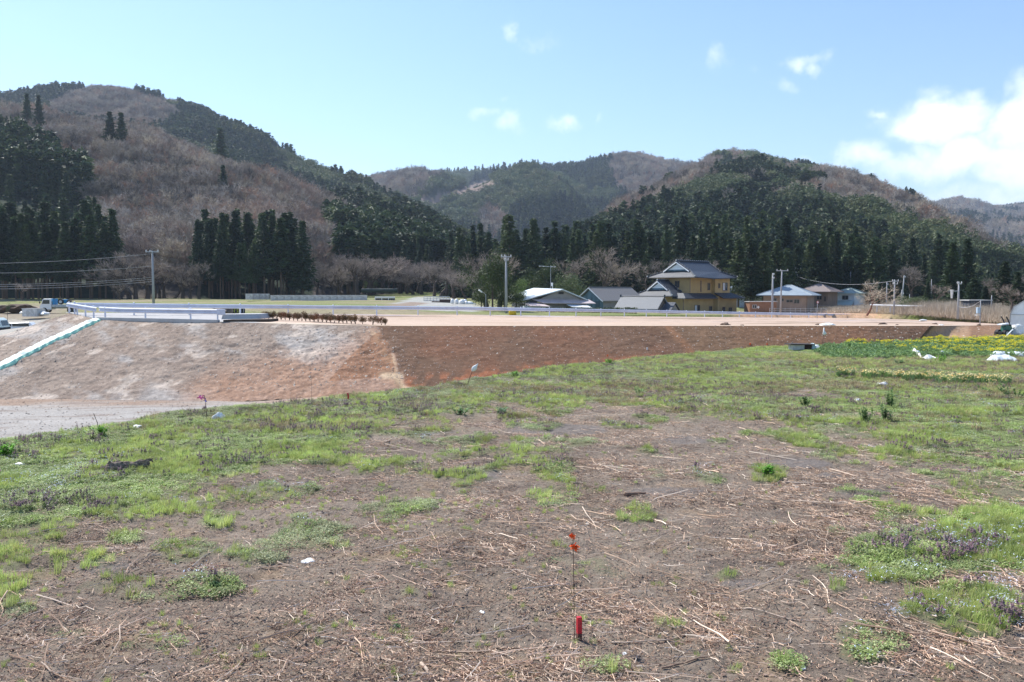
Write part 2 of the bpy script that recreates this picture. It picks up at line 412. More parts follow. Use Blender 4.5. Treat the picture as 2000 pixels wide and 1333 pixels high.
yel = sst(1600, 1660, px) * sst(655, 668, py) * sst(712, 700, py)
colr = mix(colr, np.array([.07, .11, .03]), yel)
path = sst(1850, 1890, px) * sst(668, 662, py)
colr = mix(colr, np.array([.26, .21, .15]), path * .7)
m_field = ground_mat('field_soil', fscale=14, var=.45, bump=.9, bdist=.02, bscale=55, speck=(.42, .33, .24), speck_scale=75, speck_t=.66)
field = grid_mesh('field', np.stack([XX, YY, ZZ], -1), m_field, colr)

# --- lower ground with the gravel track
xs = np.linspace(-120, 75, 330); ys = np.concatenate([np.linspace(6, 20, 15), np.linspace(20.5, 58, 130)])
XX, YY = np.meshgrid(xs, ys)
u = XX / YY; e = np.interp(u, EU, ED)
ZZ = zlow(XX) + .06 * (fbm(XX * .7, YY * .7, 41, 4) - .5) - .04
ZZ = np.where(YY < e - 1.5, np.minimum(ZZ, -.9), ZZ)
px, py = proj(XX, YY, ZZ)
grav = mix(np.array([.27, .25, .23]), np.array([.37, .35, .325]), fbm(XX * .5, YY * 1.2, 42, 5))
brn = mix(np.array([.22, .155, .115]), np.array([.31, .225, .17]), fbm(XX * .4, YY * 1.5, 43, 5))
bl = np.interp(px, [-300, 0, 200, 400, 600], [792, 792, 788, 786, 770])
wob = (fbm(XX * .3, YY * 1.1, 44, 4) - .5) * 24
c = mix(brn, grav, sst(-7, 9, py - bl + wob))
streak = sst(.56, .7, fbm(XX * .35, YY * 2.4, 46, 4))
c = mix(c, np.array([.15, .10, .075]), streak * .5)
c = mix(c, np.array([.36, .22, .14]), sst(400, 620, px) * .6)
m_grav = ground_mat('gravel_track', fscale=8, var=.3, bump=.7, bdist=.04, speck=(.6, .57, .53), speck_scale=18)
lower = grid_mesh('gravel_road', np.stack([XX, YY, ZZ], -1), m_grav, c)

# --- made-up platform: plan of top edge, toe and rear edge
TOP = [P(136, 612, 60), P(188, 624, 56.6), P(211, 625, 56), P(430, 629.5, 53.2), P(600, 634, 52), P(745, 637, 51.3), P(1000, 637, 51), P(1250, 637, 51), P(1500, 637, 51), P(1700, 637, 51.2), P(1818, 637, 52.2), P(1895, 636.5, 72), P(1965, 635, 90)]
TOE = [P(-330, 762, 49), P(-110, 764, 46.2), P(60, 782, 45.2), P(400, 774, 44.8), P(600, 765, 44.6), P(800, 753, 44.5), P(1040, 722, 46.0), P(1270, 703, 47.2), P(1500, 690, 48.3), P(1700, 677, 48.8), P(1786, 673, 49.8), P(1890, 664, 53.4), P(2015, 651, 65)]
REAR = [P(126, 611, 63), P(180, 611.5, 64), P(250, 612, 65.5), P(420, 612.8, 69), P(600, 614, 73.2), P(760, 614.8, 76.5), P(900, 615.4, 81), P(1100, 617.4, 89.5), P(1300, 619, 101.5), P(1560, 621, 120), P(1700, 622, 124), P(1840, 627, 112), P(1995, 633.5, 104)]
def chain(pts, n):
    t = np.linspace(0, len(pts) - 1, n); i = np.minimum(t.astype(int), len(pts) - 2); f = (t - i)[:, None]
    p = np.array(pts); return p[i] * (1 - f) + p[i + 1] * f
ns = 1100
A = chain(TOP, ns); B = chain(TOE, ns); C = chain(REAR, ns)
sidx = np.linspace(0, len(TOP) - 1, ns)
# slope
T = np.linspace(-.0, 1.08, 110)
V = A[:, None] * (1 - T[None, :, None]) + B[:, None] * T[None, :, None]
nx = fbm(V[..., 0] * 1.2, V[..., 1] * 1.6 + V[..., 2], 51, 5) - .5
leftw = sst(5.4, 4.6, sidx)[:, None]
amp = (.10 + .12 * leftw) * np.sin(np.pi * np.clip(T, 0, 1))[None]
V[..., 2] += nx * amp + (vn(V[..., 0] * 5, V[..., 2] * 7 + V[..., 1] * 3, 52) - .5) * (.03 + .035 * leftw) * sst(0, .06, T)[None]
V[..., 1] -= nx * amp * .6
px, py = proj(V[..., 0], V[..., 1], V[..., 2])
wx = px + (fbm(V[..., 0] * .5, V[..., 2] * 1.2, 53, 4) - .5) * 90; wy = py + (fbm(V[..., 0] * .45, V[..., 2] * 1.1 + 9, 54, 4) - .5) * 60
n1 = fbm(V[..., 0] * .8 + V[..., 2] * .8, V[..., 2] * 1.5, 55, 5); n2 = fbm(V[..., 0] * 2.4, V[..., 2] * 3, 56, 5)
cL = mix(np.array([.215, .160, .125]), np.array([.32, .255, .205]), n1)
cL = mix(cL, np.array([.36, .325, .295]), sst(.52, .66, fbm(V[..., 0] * .35 + V[..., 2] * .5, V[..., 2] * .9, 57, 5)) * .9)
cL = mix(cL, np.array([.50, .42, .35]), sst(.60, .72, fbm(V[..., 0] * .7 - V[..., 2] * .9, V[..., 2] * 1.8, 58, 5)) * .8)
orange = np.maximum(sst(-40, 40, wy - np.interp(wx, [250, 430, 560, 700, 740], [800, 725, 712, 664, 640])) * sst(330, 430, wx), 0)
cO = mix(np.array([.27, .145, .085]), np.array([.42, .25, .165]), n2)
cL = mix(cL, cO, orange * .8)
pale = sst(1.0, .3, ((px - 610) / 60) ** 2 + ((py - 685) / 26) ** 2 + (n2 - .5) * 3)
cL = mix(cL, np.array([.56, .51, .45]), pale * .22)
cR = mix(np.array([.122, .066, .040]), np.array([.165, .098, .062]), n1)
cR = mix(cR, np.array([.18, .080, .044]), sst(.5, .7, fbm(V[..., 0] * .25, V[..., 2] * .5, 59, 4)) * .55)
cR = mix(cR, np.array([.18, .112, .064]), sst(1260, 1330, px + (py - 640) * -1.3) * sst(1900, 1400, px) * .55)
# diagonal seam with paler soil at px 1300
cR = mix(cR, np.array([.25, .125, .065]), np.exp(-((px - 1303 - (py - 637) * .95) / 9) ** 2) * .7)
cR = mix(cR, np.array([.30, .115, .055]), sst(.80, .98, T)[None] * sst(.40, .6, n2) * .9)
bx = np.interp(py, [636, 660, 690, 730, 760], [735, 748, 766, 784, 800]) + (fbm(V[..., 0] * 3, V[..., 2] * 3, 60, 3) - .5) * 16
side = sst(-5, 6, px - bx)
rim = np.exp(-((px - bx + 13) / 9) ** 2) * sst(640, 660, py) * sst(.35, .6, n2)
cL = mix(cL, np.array([.50, .36, .22]), rim * .9)
wedge = inpoly(px, py, [(735, 650), (755, 652), (775, 735), (640, 745), (690, 690)])
cL = mix(cL, np.array([.25, .125, .068]), wedge * .8)
ped = np.exp(-((py - 734) / 7) ** 2) * sst(735, 750, px) * sst(800, 780, px)
cL = mix(cL, np.array([.55, .42, .28]), ped * .8)
rill = sst(.60, .72, fbm(V[..., 0] * 2.6 + V[..., 2] * 1.1, V[..., 2] * .35 + V[..., 1] * .2, 66, 3)); cL = mix(cL, cL * .72, rill * .5); cR = mix(cR, cR * .8, rill * .4)
colr = mix(cL, cR, side)
far = sst(10.02, 10.1, sidx)[:, None] * np.ones_like(px)
cF = mix(np.array([.33, .20, .115]), np.array([.43, .28, .17]), n1)
cF = mix(cF, np.array([.17, .09, .05]), sst(1885, 1900, px) * .8)
colr = mix(colr, cF, far)
m_slope = ground_mat('embankment_soil', fscale=3.6, var=.38, bump=.8, bdist=.05, speck=(.62, .56, .50), speck_scale=11, bscale=14)
embank = grid_mesh('embankment_slope', V, m_slope, colr)
# platform top
T = np.concatenate([[0, .0015, .006], np.linspace(.01, 1, 90)])
V = A[:, None] * (1 - T[None, :, None]) + C[:, None] * T[None, :, None]
V[..., 2] += (.10 * (fbm(V[..., 0] * .4, V[..., 1] * .4, 61, 4) - .5)) * sst(0, .08, T)[None] * sst(1, .93, T)[None] + .01
px, py = proj(V[..., 0], V[..., 1], V[..., 2])
c = mix(np.array([.40, .29, .215]), np.array([.52, .40, .315]), fbm(V[..., 0] * .15, V[..., 1] * .5, 62, 5))
c = mix(c, np.array([.20, .14, .095]), sst(.58, .68, fbm(V[..., 0] * .10, V[..., 1] * .55, 63, 4)) * .8 * sst(.08, .16, T)[None])
c = mix(c, np.array([.36, .33, .36]), sst(.57, .66, fbm(V[..., 0] * .06 + 9, V[..., 1] * .3, 64, 4)) * .7 * sst(.2, .4, T)[None])
c = mix(c, np.array([.62, .52, .42]), sst(.10, .02, T)[None] * np.ones_like(px) * .8 * sst(5.0, 4.0, sidx)[:, None])
c = mix(c, np.array([.62, .50, .38]), sst(.035, .012, T)[None] * sst(4.6, 5.2, sidx)[:, None] * .9)
conc = sst(515, 495, px)
c = mix(c, np.array([.38, .375, .37]), conc * .95)
m_top = ground_mat('platform_dirt', fscale=2.2, var=.16, bump=.5, bdist=.03, speck=(.6, .5, .42), speck_scale=14, speck_t=.7)
platform = grid_mesh('platform_ground', V, m_top, c)

# --- valley floor behind: smooth surface through surveyed points
CP = [P(-200, 760, 52), P(-60, 740, 53), P(-100, 690, 66), P(0, 680, 70), P(20, 652, 96), P(-60, 652, 96), P(80, 630, 98), P(70, 618, 110), P(120, 611, 125), P(60, 602, 150), P(0, 600, 150), P(-150, 600, 150), P(-250, 590, 150),
      P(0, 590, 165), P(200, 589, 160), P(200, 585, 175), P(350, 588, 160), P(500, 585.5, 185), P(640, 583.5, 200), P(700, 595, 120), P(500, 598, 100), P(380, 598, 95), P(300, 600, 85), P(620, 604, 92), P(760, 606, 95),
      P(760, 584, 180), P(850, 585, 165), P(900, 596, 125), P(760, 572, 230), P(860, 571, 240), P(700, 577, 225), P(920, 583, 200), P(1000, 604, 115), P(1080, 606, 120), P(1200, 608, 122), P(1000, 590, 190), P(1200, 592, 190),
      P(1280, 612, 118), P(1350, 613, 135), P(1440, 612, 140), P(1500, 610, 145), P(1560, 612, 140), P(1640, 612, 150), P(1450, 596, 180), P(1600, 596, 190), P(1700, 612, 130), P(1800, 617, 115), P(1900, 624, 100), P(2000, 640, 85), P(2200, 650, 85),
      P(1750, 602, 170), P(1900, 602, 170), P(2100, 605, 150), P(2400, 610, 150), P(1700, 598, 200), P(2300, 590, 230), P(-400, 585, 220), P(2100, 660, 70), P(2400, 670, 72), P(-500, 600, 120), P(-600, 700, 60)]
CP = np.array(CP)
def tps(r2): return np.where(r2 > 0, .5 * r2 * np.log(np.maximum(r2, 1e-9)), 0)
_n = len(CP); _K = tps(((CP[:, None, :2] - CP[None, :, :2]) ** 2).sum(-1)) + np.eye(_n) * 120
_Q = np.concatenate([np.ones((_n, 1)), CP[:, :2]], 1)
_W = np.linalg.solve(np.block([[_K, _Q], [_Q.T, np.zeros((3, 3))]]), np.concatenate([CP[:, 2], np.zeros(3)]))
PLAN = [tuple(p[:2]) for p in TOP] + [tuple(p[:2]) for p in REAR[::-1]]
def valley_z(X, Y):
    X = np.asarray(X, float); Y = np.asarray(Y, float)
    sh = X.shape; p = np.stack([X.ravel(), Y.ravel()], -1); z = np.empty(len(p))
    for i in range(0, len(p), 20000):
        q = p[i:i + 20000]
        z[i:i + 20000] = tps(((q[:, None] - CP[None, :, :2]) ** 2).sum(-1)) @ _W[:_n] + _W[_n] + q @ _W[_n + 1:]
    return np.clip(z, -4, 7).reshape(sh)
xs = np.linspace(-260, 300, 420); ys = np.linspace(50, 330, 240)
XX, YY = np.meshgrid(xs, ys); ZZ = valley_z(XX, YY) + .25 * (fbm(XX * .12, YY * .12, 71, 4) - .5)
inside = inpoly(XX, YY, PLAN)
ZZ = np.where(inside, ZZ - 1.6, ZZ)
ZZ = np.where((YY < 60) & (XX > -33), -4, ZZ)
ZZ = np.where((YY < 80) & (XX > 36), np.minimum(ZZ, -1.0), ZZ)
px, py = proj(XX, YY, ZZ)
c = mix(np.array([.13, .155, .050]), np.array([.22, .215, .095]), fbm(XX * .07, YY * .25, 72, 5))
c = mix(c, np.array([.27, .21, .15]), sst(.52, .66, fbm(XX * .05 + 5, YY * .2, 73, 5)) * .75)
c = mix(c, np.array([.13, .19, .035]), sst(.6, .72, fbm(XX * .04 + 5, YY * .3, 74, 4)) * .7)
c = mix(c, np.array([.24, .19, .15]), sst(160, 100, px) * sst(592, 600, py) * .9)
c = mix(c, np.array([.38, .36, .33]), sst(180, 120, px) * sst(620, 630, py) * .8)
c = mix(c, np.array([.36, .36, .36]), inpoly(px, py, [(760, 597), (810, 580), (880, 582), (940, 600), (940, 610), (760, 604)]) * .8)
c = mix(c, np.array([.20, .12, .08]), inpoly(px, py, [(740, 598), (800, 590), (835, 592), (800, 600)]) * .7)
c = mix(c, np.array([.55, .34, .22]), sst(1420, 1460, px) * sst(1760, 1700, px) * sst(608, 613, py) * .9)
m_val = ground_mat('valley_grass', fscale=1.5, var=.4, bump=.7, bdist=.1, speck=(.30, .34, .12), speck_scale=5, speck_t=.62)
grid_mesh('valley_ground', np.stack([XX, YY, ZZ], -1), m_val, c)
# far sheet to the horizon, well below everything
mb = MB(); mb.face([(-9000, -3000, -7), (9000, -3000, -7), (9000, 9000, -7), (-9000, 9000, -7)])
o = mb.build('ground', mat('far_ground', (.10, .11, .06), var=.3, scale=.01)); o['kind'] = 'structure'

# ================================================================== HILLS
def ipx(pts, n, px0, px1, k):
    """interpolate a surveyed line (px, py, D) at n bearings"""
    a = np.array(pts, float); x = np.linspace(px0, px1, n)
    y = np.interp(x, a[:, 0], a[:, 1]); d = np.interp(x, a[:, 0], a[:, 2])
    ker = np.hanning(k + 2)[1:-1]; ker /= ker.sum()
    sm = lambda q: np.convolve(np.pad(q, k // 2, mode='edge'), ker, 'valid')[:n]
    return x, sm(y), sm(d)
HILLS = {}
def hill(name, crest, base, amp, gul, seed, colfn, n=360, m=90, shape=1.0, lower=0.0, back=300, sm=9):
    px0, px1 = crest[0][0], crest[-1][0]
    x, cy, cd = ipx(crest, n, px0, px1, sm); _, by, bd = ipx(base, n, px0, px1, sm)
    Cc = np.array([P(a, b, d) for a, b, d in zip(x, cy, cd)]); Bb = np.array([P(a, b, d) for a, b, d in zip(x, by, bd)])
    Cc[:, 2] -= lower
    T = np.concatenate([np.linspace(-.15, 1, m), np.linspace(1.05, 1.6, 10)])
    tf = np.clip(T, 0, 1)
    V = np.empty((n, len(T), 3))
    V[..., :2] = Bb[:, None, :2] + (Cc - Bb)[:, None, :2] * T[None, :, None]
    V[..., 2] = Bb[:, None, 2] + (Cc - Bb)[:, None, 2] * (tf ** shape)[None]
    over = T > 1
    V[:, over, 2] = Cc[:, None, 2] - ((T[over] - 1) / .6)[None] ** 1.3 * (Cc[:, None, 2] + 5) * .8
    V[:, T < 0, 2] = Bb[:, None, 2] + T[T < 0][None] * 12
    gl = fbm(V[..., 0] / gul, V[..., 1] / (gul * 2.2), seed, 4) - .5
    V[..., 2] += gl * amp * np.sin(np.pi * np.clip(T, 0, 1)) [None] ** .8
    V[..., 2] += (fbm(V[..., 0] / 14, V[..., 1] / 14, seed + 3, 3) - .5) * amp * .12 * sst(0, .1, T)[None]
    px, py = proj(V[..., 0], V[..., 1], V[..., 2])
    HILLS[name] = (V, T)
    grid_mesh('hill', V, m_hill, colfn(V, px, py))
    return V, T
m_hill = ground_mat('hill_floor', fscale=.35, var=.45, bump=.8, bdist=1.0, rough=1)
BR = np.array([.075, .064, .055]); DG = np.array([.022, .032, .018])

def cls_a2(X, Y, px, py):
    wx = px + (fbm(X / 25, Y / 25, 81, 3) - .5) * 60; wy = py + (fbm(X / 25, Y / 25, 82, 3) - .5) * 40
    c = np.zeros(px.shape, int)
    c[inpoly(wx, wy, [(-600, 230), (-50, 285), (0, 300), (60, 320), (110, 352), (160, 395), (205, 440), (232, 500), (236, 640), (-600, 640)])] = 1
    c[inpoly(wx, wy, [(-100, 195), (78, 198), (78, 226), (-100, 226)])] = 1
    c[inpoly(wx, wy, [(640, 468), (700, 480), (760, 470), (1000, 460), (1000, 620), (640, 560)])] = 1
    c[inpoly(px, py, [(385, 520), (612, 520), (612, 640), (385, 640)])] = 1
    return c
def cls_a(X, Y, px, py):
    wx = px + (fbm(X / 40, Y / 40, 83, 3) - .5) * 50; wy = py + (fbm(X / 40, Y / 40, 84, 3) - .5) * 30
    c = np.ones(px.shape, int)
    c[inpoly(wx, wy, [(95, 218), (150, 190), (195, 172), (232, 178), (300, 200), (345, 212), (352, 240), (300, 262), (95, 252)])] = 0
    c[inpoly(wx, wy, [(520, 300), (600, 330), (700, 380), (790, 430), (760, 445), (660, 390), (560, 350)])] = 2
    c[inpoly(wx, wy, [(840, 430), (905, 460), (900, 475), (840, 450)])] = 0
    n = fbm(X / 60, Y / 60, 85, 4); c[(n > .62) & (c == 1)] = 2
    return c
def cls_b(X, Y, px, py):
    wx = px + (fbm(X / 60, Y / 60, 86, 3) - .5) * 40; wy = py + (fbm(X / 60, Y / 60, 87, 3) - .5) * 24
    c = np.ones(px.shape, int)
    c[inpoly(wx, wy, [(700, 300), (860, 320), (862, 345), (820, 385), (760, 395), (700, 380)])] = 0
    c[inpoly(wx, wy, [(800, 390), (880, 375), (960, 348), (965, 365), (900, 395), (840, 420)])] = 3
    c[inpoly(wx, wy, [(1180, 300), (1420, 290), (1400, 360), (1320, 385), (1240, 400), (1190, 350)])] = 0
    c[inpoly(wx, wy, [(940, 410), (985, 410), (1000, 460), (940, 470)])] = 0
    n = fbm(X / 90, Y / 90, 88, 4); c[(n > .56) & (c == 1)] = 2
    return c
def cls_c(X, Y, px, py):
    wx = px + (fbm(X / 40, Y / 40, 89, 3) - .5) * 60; wy = py + (fbm(X / 40, Y / 40, 90, 3) - .5) * 40
    c = np.ones(px.shape, int)
    n = fbm(X / 48, Y / 48, 91, 4)
    yl = np.interp(px, [880, 1000, 1100, 1200, 1450, 1600, 1750, 1900, 2100], [520, 478, 438, 418, 420, 448, 486, 522, 560])
    c[(n > .46) & (wy < yl)] = 2
    c[(fbm(X / 60 + 9, Y / 60, 98, 3) > .52) & (wy < yl)] = 0
    c[inpoly(wx, wy, [(1100, 250), (1420, 280), (1412, 300), (1385, 370), (1330, 400), (1240, 435), (1100, 450)])] = 0
    c[inpoly(wx, wy, [(1395, 283), (1480, 280), (1560, 320), (1545, 350), (1470, 310), (1430, 340)])] = 0
    c[inpoly(wx, wy, [(1605, 325), (1700, 340), (1800, 385), (1870, 430), (1900, 460), (1840, 465), (1780, 450), (1740, 440), (1690, 408), (1600, 396)])] = 0
    c[inpoly(wx, wy, [(1790, 445), (1860, 440), (1960, 500), (1940, 530), (1890, 500)])] = 0
    m2 = fbm(X / 22, Y / 22, 92, 3); c[(m2 > .66) & (wy < 440)] = 0
    c[(m2 < .24) & (c == 0)] = 1
    return c
def cls_e(X, Y, px, py):
    n = fbm(X / 120, Y / 120, 93, 4)
    c = np.where(n > .5, 0, 1); c[inpoly(px, py, [(1800, 395), (1930, 380), (1960, 422), (1840, 424)])] = 0
    return c
def hcol(cf):
    def f(V, px, py):
        c = cf(V[..., 0], V[..., 1], px, py)
        n = fbm(V[..., 0] / 30, V[..., 1] / 30, 95, 4)
        br = mix(BR * .8, BR * 1.35, n)
        out = np.where((c == 0)[..., None], br, DG * 1.2)
        out = np.where((c == 2)[..., None], np.array([.045, .055, .028]), out)
        return np.where((c == 3)[..., None], np.array([.20, .15, .125]), out)
    return f
hill('a2', [(-700, 150, 560), (-300, 185, 540), (-100, 205, 520), (0, 216, 500), (70, 226, 490), (150, 250, 480), (280, 264, 470), (350, 300, 455), (450, 342, 435), (560, 382, 410), (640, 415, 385), (700, 446, 360), (760, 478, 335), (830, 505, 310), (900, 540, 290), (960, 560, 280)],
     [(-700, 586, 190), (0, 586, 184), (400, 585, 186), (620, 581, 215), (800, 570, 250), (960, 570, 265)], 26, 55, 101, hcol(cls_a2), lower=3)
hill('a', [(-900, 150, 1000), (-300, 190, 980), (0, 190, 960), (90, 172, 960), (180, 170, 950), (260, 173, 940), (330, 192, 920), (400, 218, 890), (480, 254, 850), (560, 294, 800), (640, 330, 750), (700, 350, 700), (760, 385, 650), (800, 405, 620), (850, 432, 560), (900, 458, 500), (960, 490, 430), (1040, 530, 380)],
     [(-900, 500, 560), (0, 400, 560), (300, 420, 500), (500, 480, 440), (700, 545, 330), (800, 565, 285), (900, 573, 262), (1040, 582, 250)], 45, 90, 111, hcol(cls_a), lower=8, n=420)
hill('b', [(500, 420, 1900), (640, 400, 1900), (735, 357, 1900), (790, 340, 1900), (860, 337, 1850), (940, 334, 1750), (1010, 321, 1650), (1130, 326, 1550), (1180, 318, 1500), (1236, 309, 1500), (1300, 320, 1450), (1400, 330, 1400), (1600, 400, 1400)],
     [(500, 560, 700), (900, 565, 620), (1000, 560, 620), (1200, 520, 700), (1600, 520, 800)], 130, 170, 121, hcol(cls_b), lower=6)
hill('c', [(880, 592, 215), (940, 572, 260), (1000, 545, 330), (1060, 510, 420), (1120, 478, 520), (1180, 440, 620), (1240, 398, 720), (1300, 358, 800), (1350, 322, 850), (1400, 296, 880), (1440, 291, 890), (1480, 297, 880), (1540, 314, 860), (1620, 331, 840), (1700, 356, 800), (1800, 402, 740), (1860, 446, 690), (1930, 508, 610), (2000, 552, 540), (2100, 585, 460), (2300, 600, 380)],
     [(880, 594, 196), (1000, 593, 192), (1200, 594, 188), (1450, 597, 182), (1700, 600, 188), (1900, 600, 200), (2100, 600, 220), (2300, 602, 260)], 60, 85, 131, hcol(cls_c), shape=1.25, lower=7, n=420)
hill('e', [(1640, 480, 2600), (1780, 425, 2700), (1828, 403, 2800), (1868, 391, 2800), (1900, 398, 2800), (1935, 408, 2800), (1990, 402, 2700), (2150, 380, 2600), (2400, 420, 2500)],
     [(1640, 560, 900), (2000, 560, 850), (2400, 565, 850)], 130, 230, 141, hcol(cls_e), lower=6)
# grey rock top peeping over the middle ridge
# ================================================================== TREES
def tri_mesh(name, P3, mats, mi=None):
    """P3: (n,3,3) triangles"""
    P3 = np.asarray(P3, np.float32); n = len(P3)
    me = bpy.data.meshes.new(name); me.vertices.add(n * 3); me.vertices.foreach_set('co', P3.reshape(-1))
    me.loops.add(n * 3); me.loops.foreach_set('vertex_index', np.arange(n * 3, dtype=np.int32))
    me.polygons.add(n); me.polygons.foreach_set('loop_start', (np.arange(n) * 3).astype(np.int32))
    me.update(calc_edges=True)
    for m in (mats if isinstance(mats, (list, tuple)) else [mats]): me.materials.append(m)
    if mi is not None: me.polygons.foreach_set('material_index', np.asarray(mi, np.int32))
    return me

def tube_tris(p0, p1, r0, r1, n=3):
    """(k,3) arrays -> triangles of thin prisms"""
    p0 = np.atleast_2d(p0); p1 = np.atleast_2d(p1); k = len(p0)
    t = p1 - p0; t /= np.linalg.norm(t, axis=1, keepdims=True) + 1e-9
    ref = np.where(np.abs(t[:, 2:3]) < .9, np.array([[0, 0, 1.]]), np.array([[1., 0, 0]]))
    a = np.cross(t, ref); a /= np.linalg.norm(a, axis=1, keepdims=True); b = np.cross(t, a)
    r0 = np.broadcast_to(r0, k)[:, None]; r1 = np.broadcast_to(r1, k)[:, None]
    out = []
    for i in range(n):
        x, y = 2 * np.pi * i / n, 2 * np.pi * (i + 1) / n
        d0 = a * np.cos(x) + b * np.sin(x); d1 = a * np.cos(y) + b * np.sin(y)
        A, B, Cc, D = p0 + d0 * r0, p0 + d1 * r0, p1 + d1 * r1, p1 + d0 * r1
        out += [np.stack([A, B, Cc], 1), np.stack([A, Cc, D], 1)]
    return np.concatenate(out)

def conifer_tris(rs, nlev, nbr, nsp, w=.15, h0=.12, s=.05, droop=.35, round_=.75, ntri=2):
    out = []
    lean = rs.normal(0, .01, 2)
    for k in range(nlev):
        f = (k + rs.random() * .8) / nlev
        h = h0 + (1 - h0) * f
        rad = w * (min(1, (1 - f) ** round_ * 1.12) * min(1, .45 + f * 4)) * (.72 + .5 * rs.random()) + .008
        nb = max(3, int(nbr * (.5 + .6 * (1 - f))))
        a0 = rs.random() * 6.28
        for b in range(nb):
            an = a0 + 6.283 * b / nb + rs.normal(0, .3)
            L = rad * (.62 + .55 * rs.random())
            d = np.array([math.cos(an), math.sin(an), 0])
            q = rs.random(nsp) ** .6
            c = d[None] * (L * q)[:, None]
            c[:, 2] = h - droop * L * q ** 1.4 + L * .12 * q ** 4
            c += rs.normal(0, s * .35, (nsp, 3))
            for _ in range(ntri):
                v1 = rs.normal(0, 1, (nsp, 3)) * [1, 1, .6] + d * 1.1 + [0, 0, -.35]
                v1 /= np.linalg.norm(v1, axis=1, keepdims=True)
                v2 = np.cross(v1, rs.normal(0, 1, (nsp, 3))); v2 /= np.linalg.norm(v2, axis=1, keepdims=True)
                sz = s * (.55 + .9 * rs.random((nsp, 1)))
                out.append(np.stack([c - v1 * sz * .4 + v2 * sz * .33, c - v1 * sz * .4 - v2 * sz * .33, c + v1 * sz], 1))
    T = np.concatenate(out); T[:, :, :2] += lean * T[:, :, 2:3]
    return T

def bare_segments(rs, levels=5, spread=.55, trunk=.28, first=.05, up=.25, ratio=.72, kids=(2, 4), wander=.16):
    """branching skeleton normalised to height about 1: arrays p0, p1, r0, r1"""
    segs = []
    def grow(p, d, L, r, lev):
        n = 3 if lev < 2 else 2
        for i in range(n):
            d = d + rs.normal(0, wander, 3); d[2] += up * .12; d /= np.linalg.norm(d)
            q = p + d * L / n; r2 = r * (.86 if i < n - 1 else .75)
            segs.append((p, q, r, r2)); p = q; r = r2
            if lev >= 1 and i < n - 1 and lev < levels and rs.random() < .8:
                side = rs.normal(0, 1, 3); side -= side.dot(d) * d; side /= np.linalg.norm(side)
                nd = d * .7 + side * spread * 1.3; nd[2] += up * .3; nd /= np.linalg.norm(nd)
                grow(p, nd, L * ratio * .75, r * .55, lev + 1)
        if lev < levels:
            nk = rs.integers(kids[0], kids[1] + 1); a0 = rs.random() * 6.28
            for k in range(nk):
                an = a0 + 6.283 * k / nk + rs.normal(0, .35)
                ax = np.cross(d, [0, 0, 1.]) if abs(d[2]) < .95 else np.array([1., 0, 0]); ax /= np.linalg.norm(ax); bx = np.cross(d, ax)
                side = ax * math.cos(an) + bx * math.sin(an)
                nd = d + side * spread * (1.2 if lev == 0 else .9) * (.6 + .7 * rs.random()); nd[2] += up * .5; nd /= np.linalg.norm(nd)
                grow(p, nd, L * ratio * (.75 + .45 * rs.random()), r * .62, lev + 1)
    grow(np.array([0, 0, 0.]), np.array([rs.normal(0, .05), rs.normal(0, .05), 1.]), trunk, first, 0)
    p0 = np.array([s[0] for s in segs]); p1 = np.array([s[1] for s in segs]); r0 = np.array([s[2] for s in segs]); r1 = np.array([s[3] for s in segs])
    H = p1[:, 2].max()
    return p0 / H, p1 / H, r0 / H, r1 / H

def far_bare_tris(rs, n=230, w=.5, s=.012):
    a = rs.random(n) * 6.283; q = np.sqrt(rs.random(n))
    base = np.stack([np.cos(a) * q * w * .25, np.sin(a) * q * w * .25, .25 + .35 * rs.random(n)], -1)
    el = rs.random(n)
    tip = np.stack([np.cos(a) * q * w, np.sin(a) * q * w, .5 + .5 * np.sqrt(np.clip(1 - q ** 2, 0, 1)) * (.75 + .3 * el)], -1)
    mid = base + (tip - base) * (.3 + .4 * rs.random((n, 1))); mid[:, 2] -= .03
    v = rs.normal(0, 1, (n, 3)); t = tip - mid; v = np.cross(t, v); v /= np.linalg.norm(v, axis=1, keepdims=True)
    ww = s * (.6 + .9 * rs.random((n, 1)))
    T1 = np.stack([mid - v * ww, mid + v * ww, tip], 1)
    tr = tube_tris(np.array([[0, 0, -.05]]), np.array([[0, 0, .5]]), .02, .012)
    b2 = base[:n // 5]; m2 = mid[:n // 5]
    st = tube_tris(b2 * [1, 1, .9], m2 + .02, .008, .004)
    return np.concatenate([T1, tr, st])

CON = [lin(c) for c in ((34, 46, 30), (44, 58, 36), (52, 64, 38), (40, 56, 42), (60, 70, 40))]
def hill_at(key, px, py):
    V, T = HILLS[key]; a, b = proj(V[..., 0], V[..., 1], V[..., 2]); d = (a - px) ** 2 + (b - py) ** 2; d[:, (T < 0) | (T > 1)] = 1e9
    j = np.unravel_index(d.argmin(), d.shape); return V[j] - np.array([0, 0, .5])
m_con = leaf_mat('conifer_needles', [c * f for c, f in zip(CON, (1.4, 1.7, 2.1, 1.15, 1.8))], trans=.22, spatial=1, pos_scale=.35)
m_confar = leaf_mat('far_conifer_needles', [c * f for c, f in zip(CON, (1.6, 1.3, 1.9, 1.1, 2.2))], trans=.2, spatial=1, pos_scale=.012, colb=lin((84, 88, 52)))
m_mix = leaf_mat('mixed_green_crown', [lin(c) * 1.35 for c in ((72, 84, 52), (88, 96, 62), (64, 80, 52), (98, 98, 68))], trans=.25, spatial=1, pos_scale=.02)
m_twig = leaf_mat('bare_twigs', [lin(c) * f for c, f in (((118, 110, 102), .7), ((144, 136, 128), 1.9), ((108, 104, 100), .85), ((146, 136, 120), 2.0), ((128, 118, 110), 1.1), ((150, 122, 104), 1.6))], trans=.0, rough=.9, spatial=1, pos_scale=.02, colb=lin((156, 134, 120)))
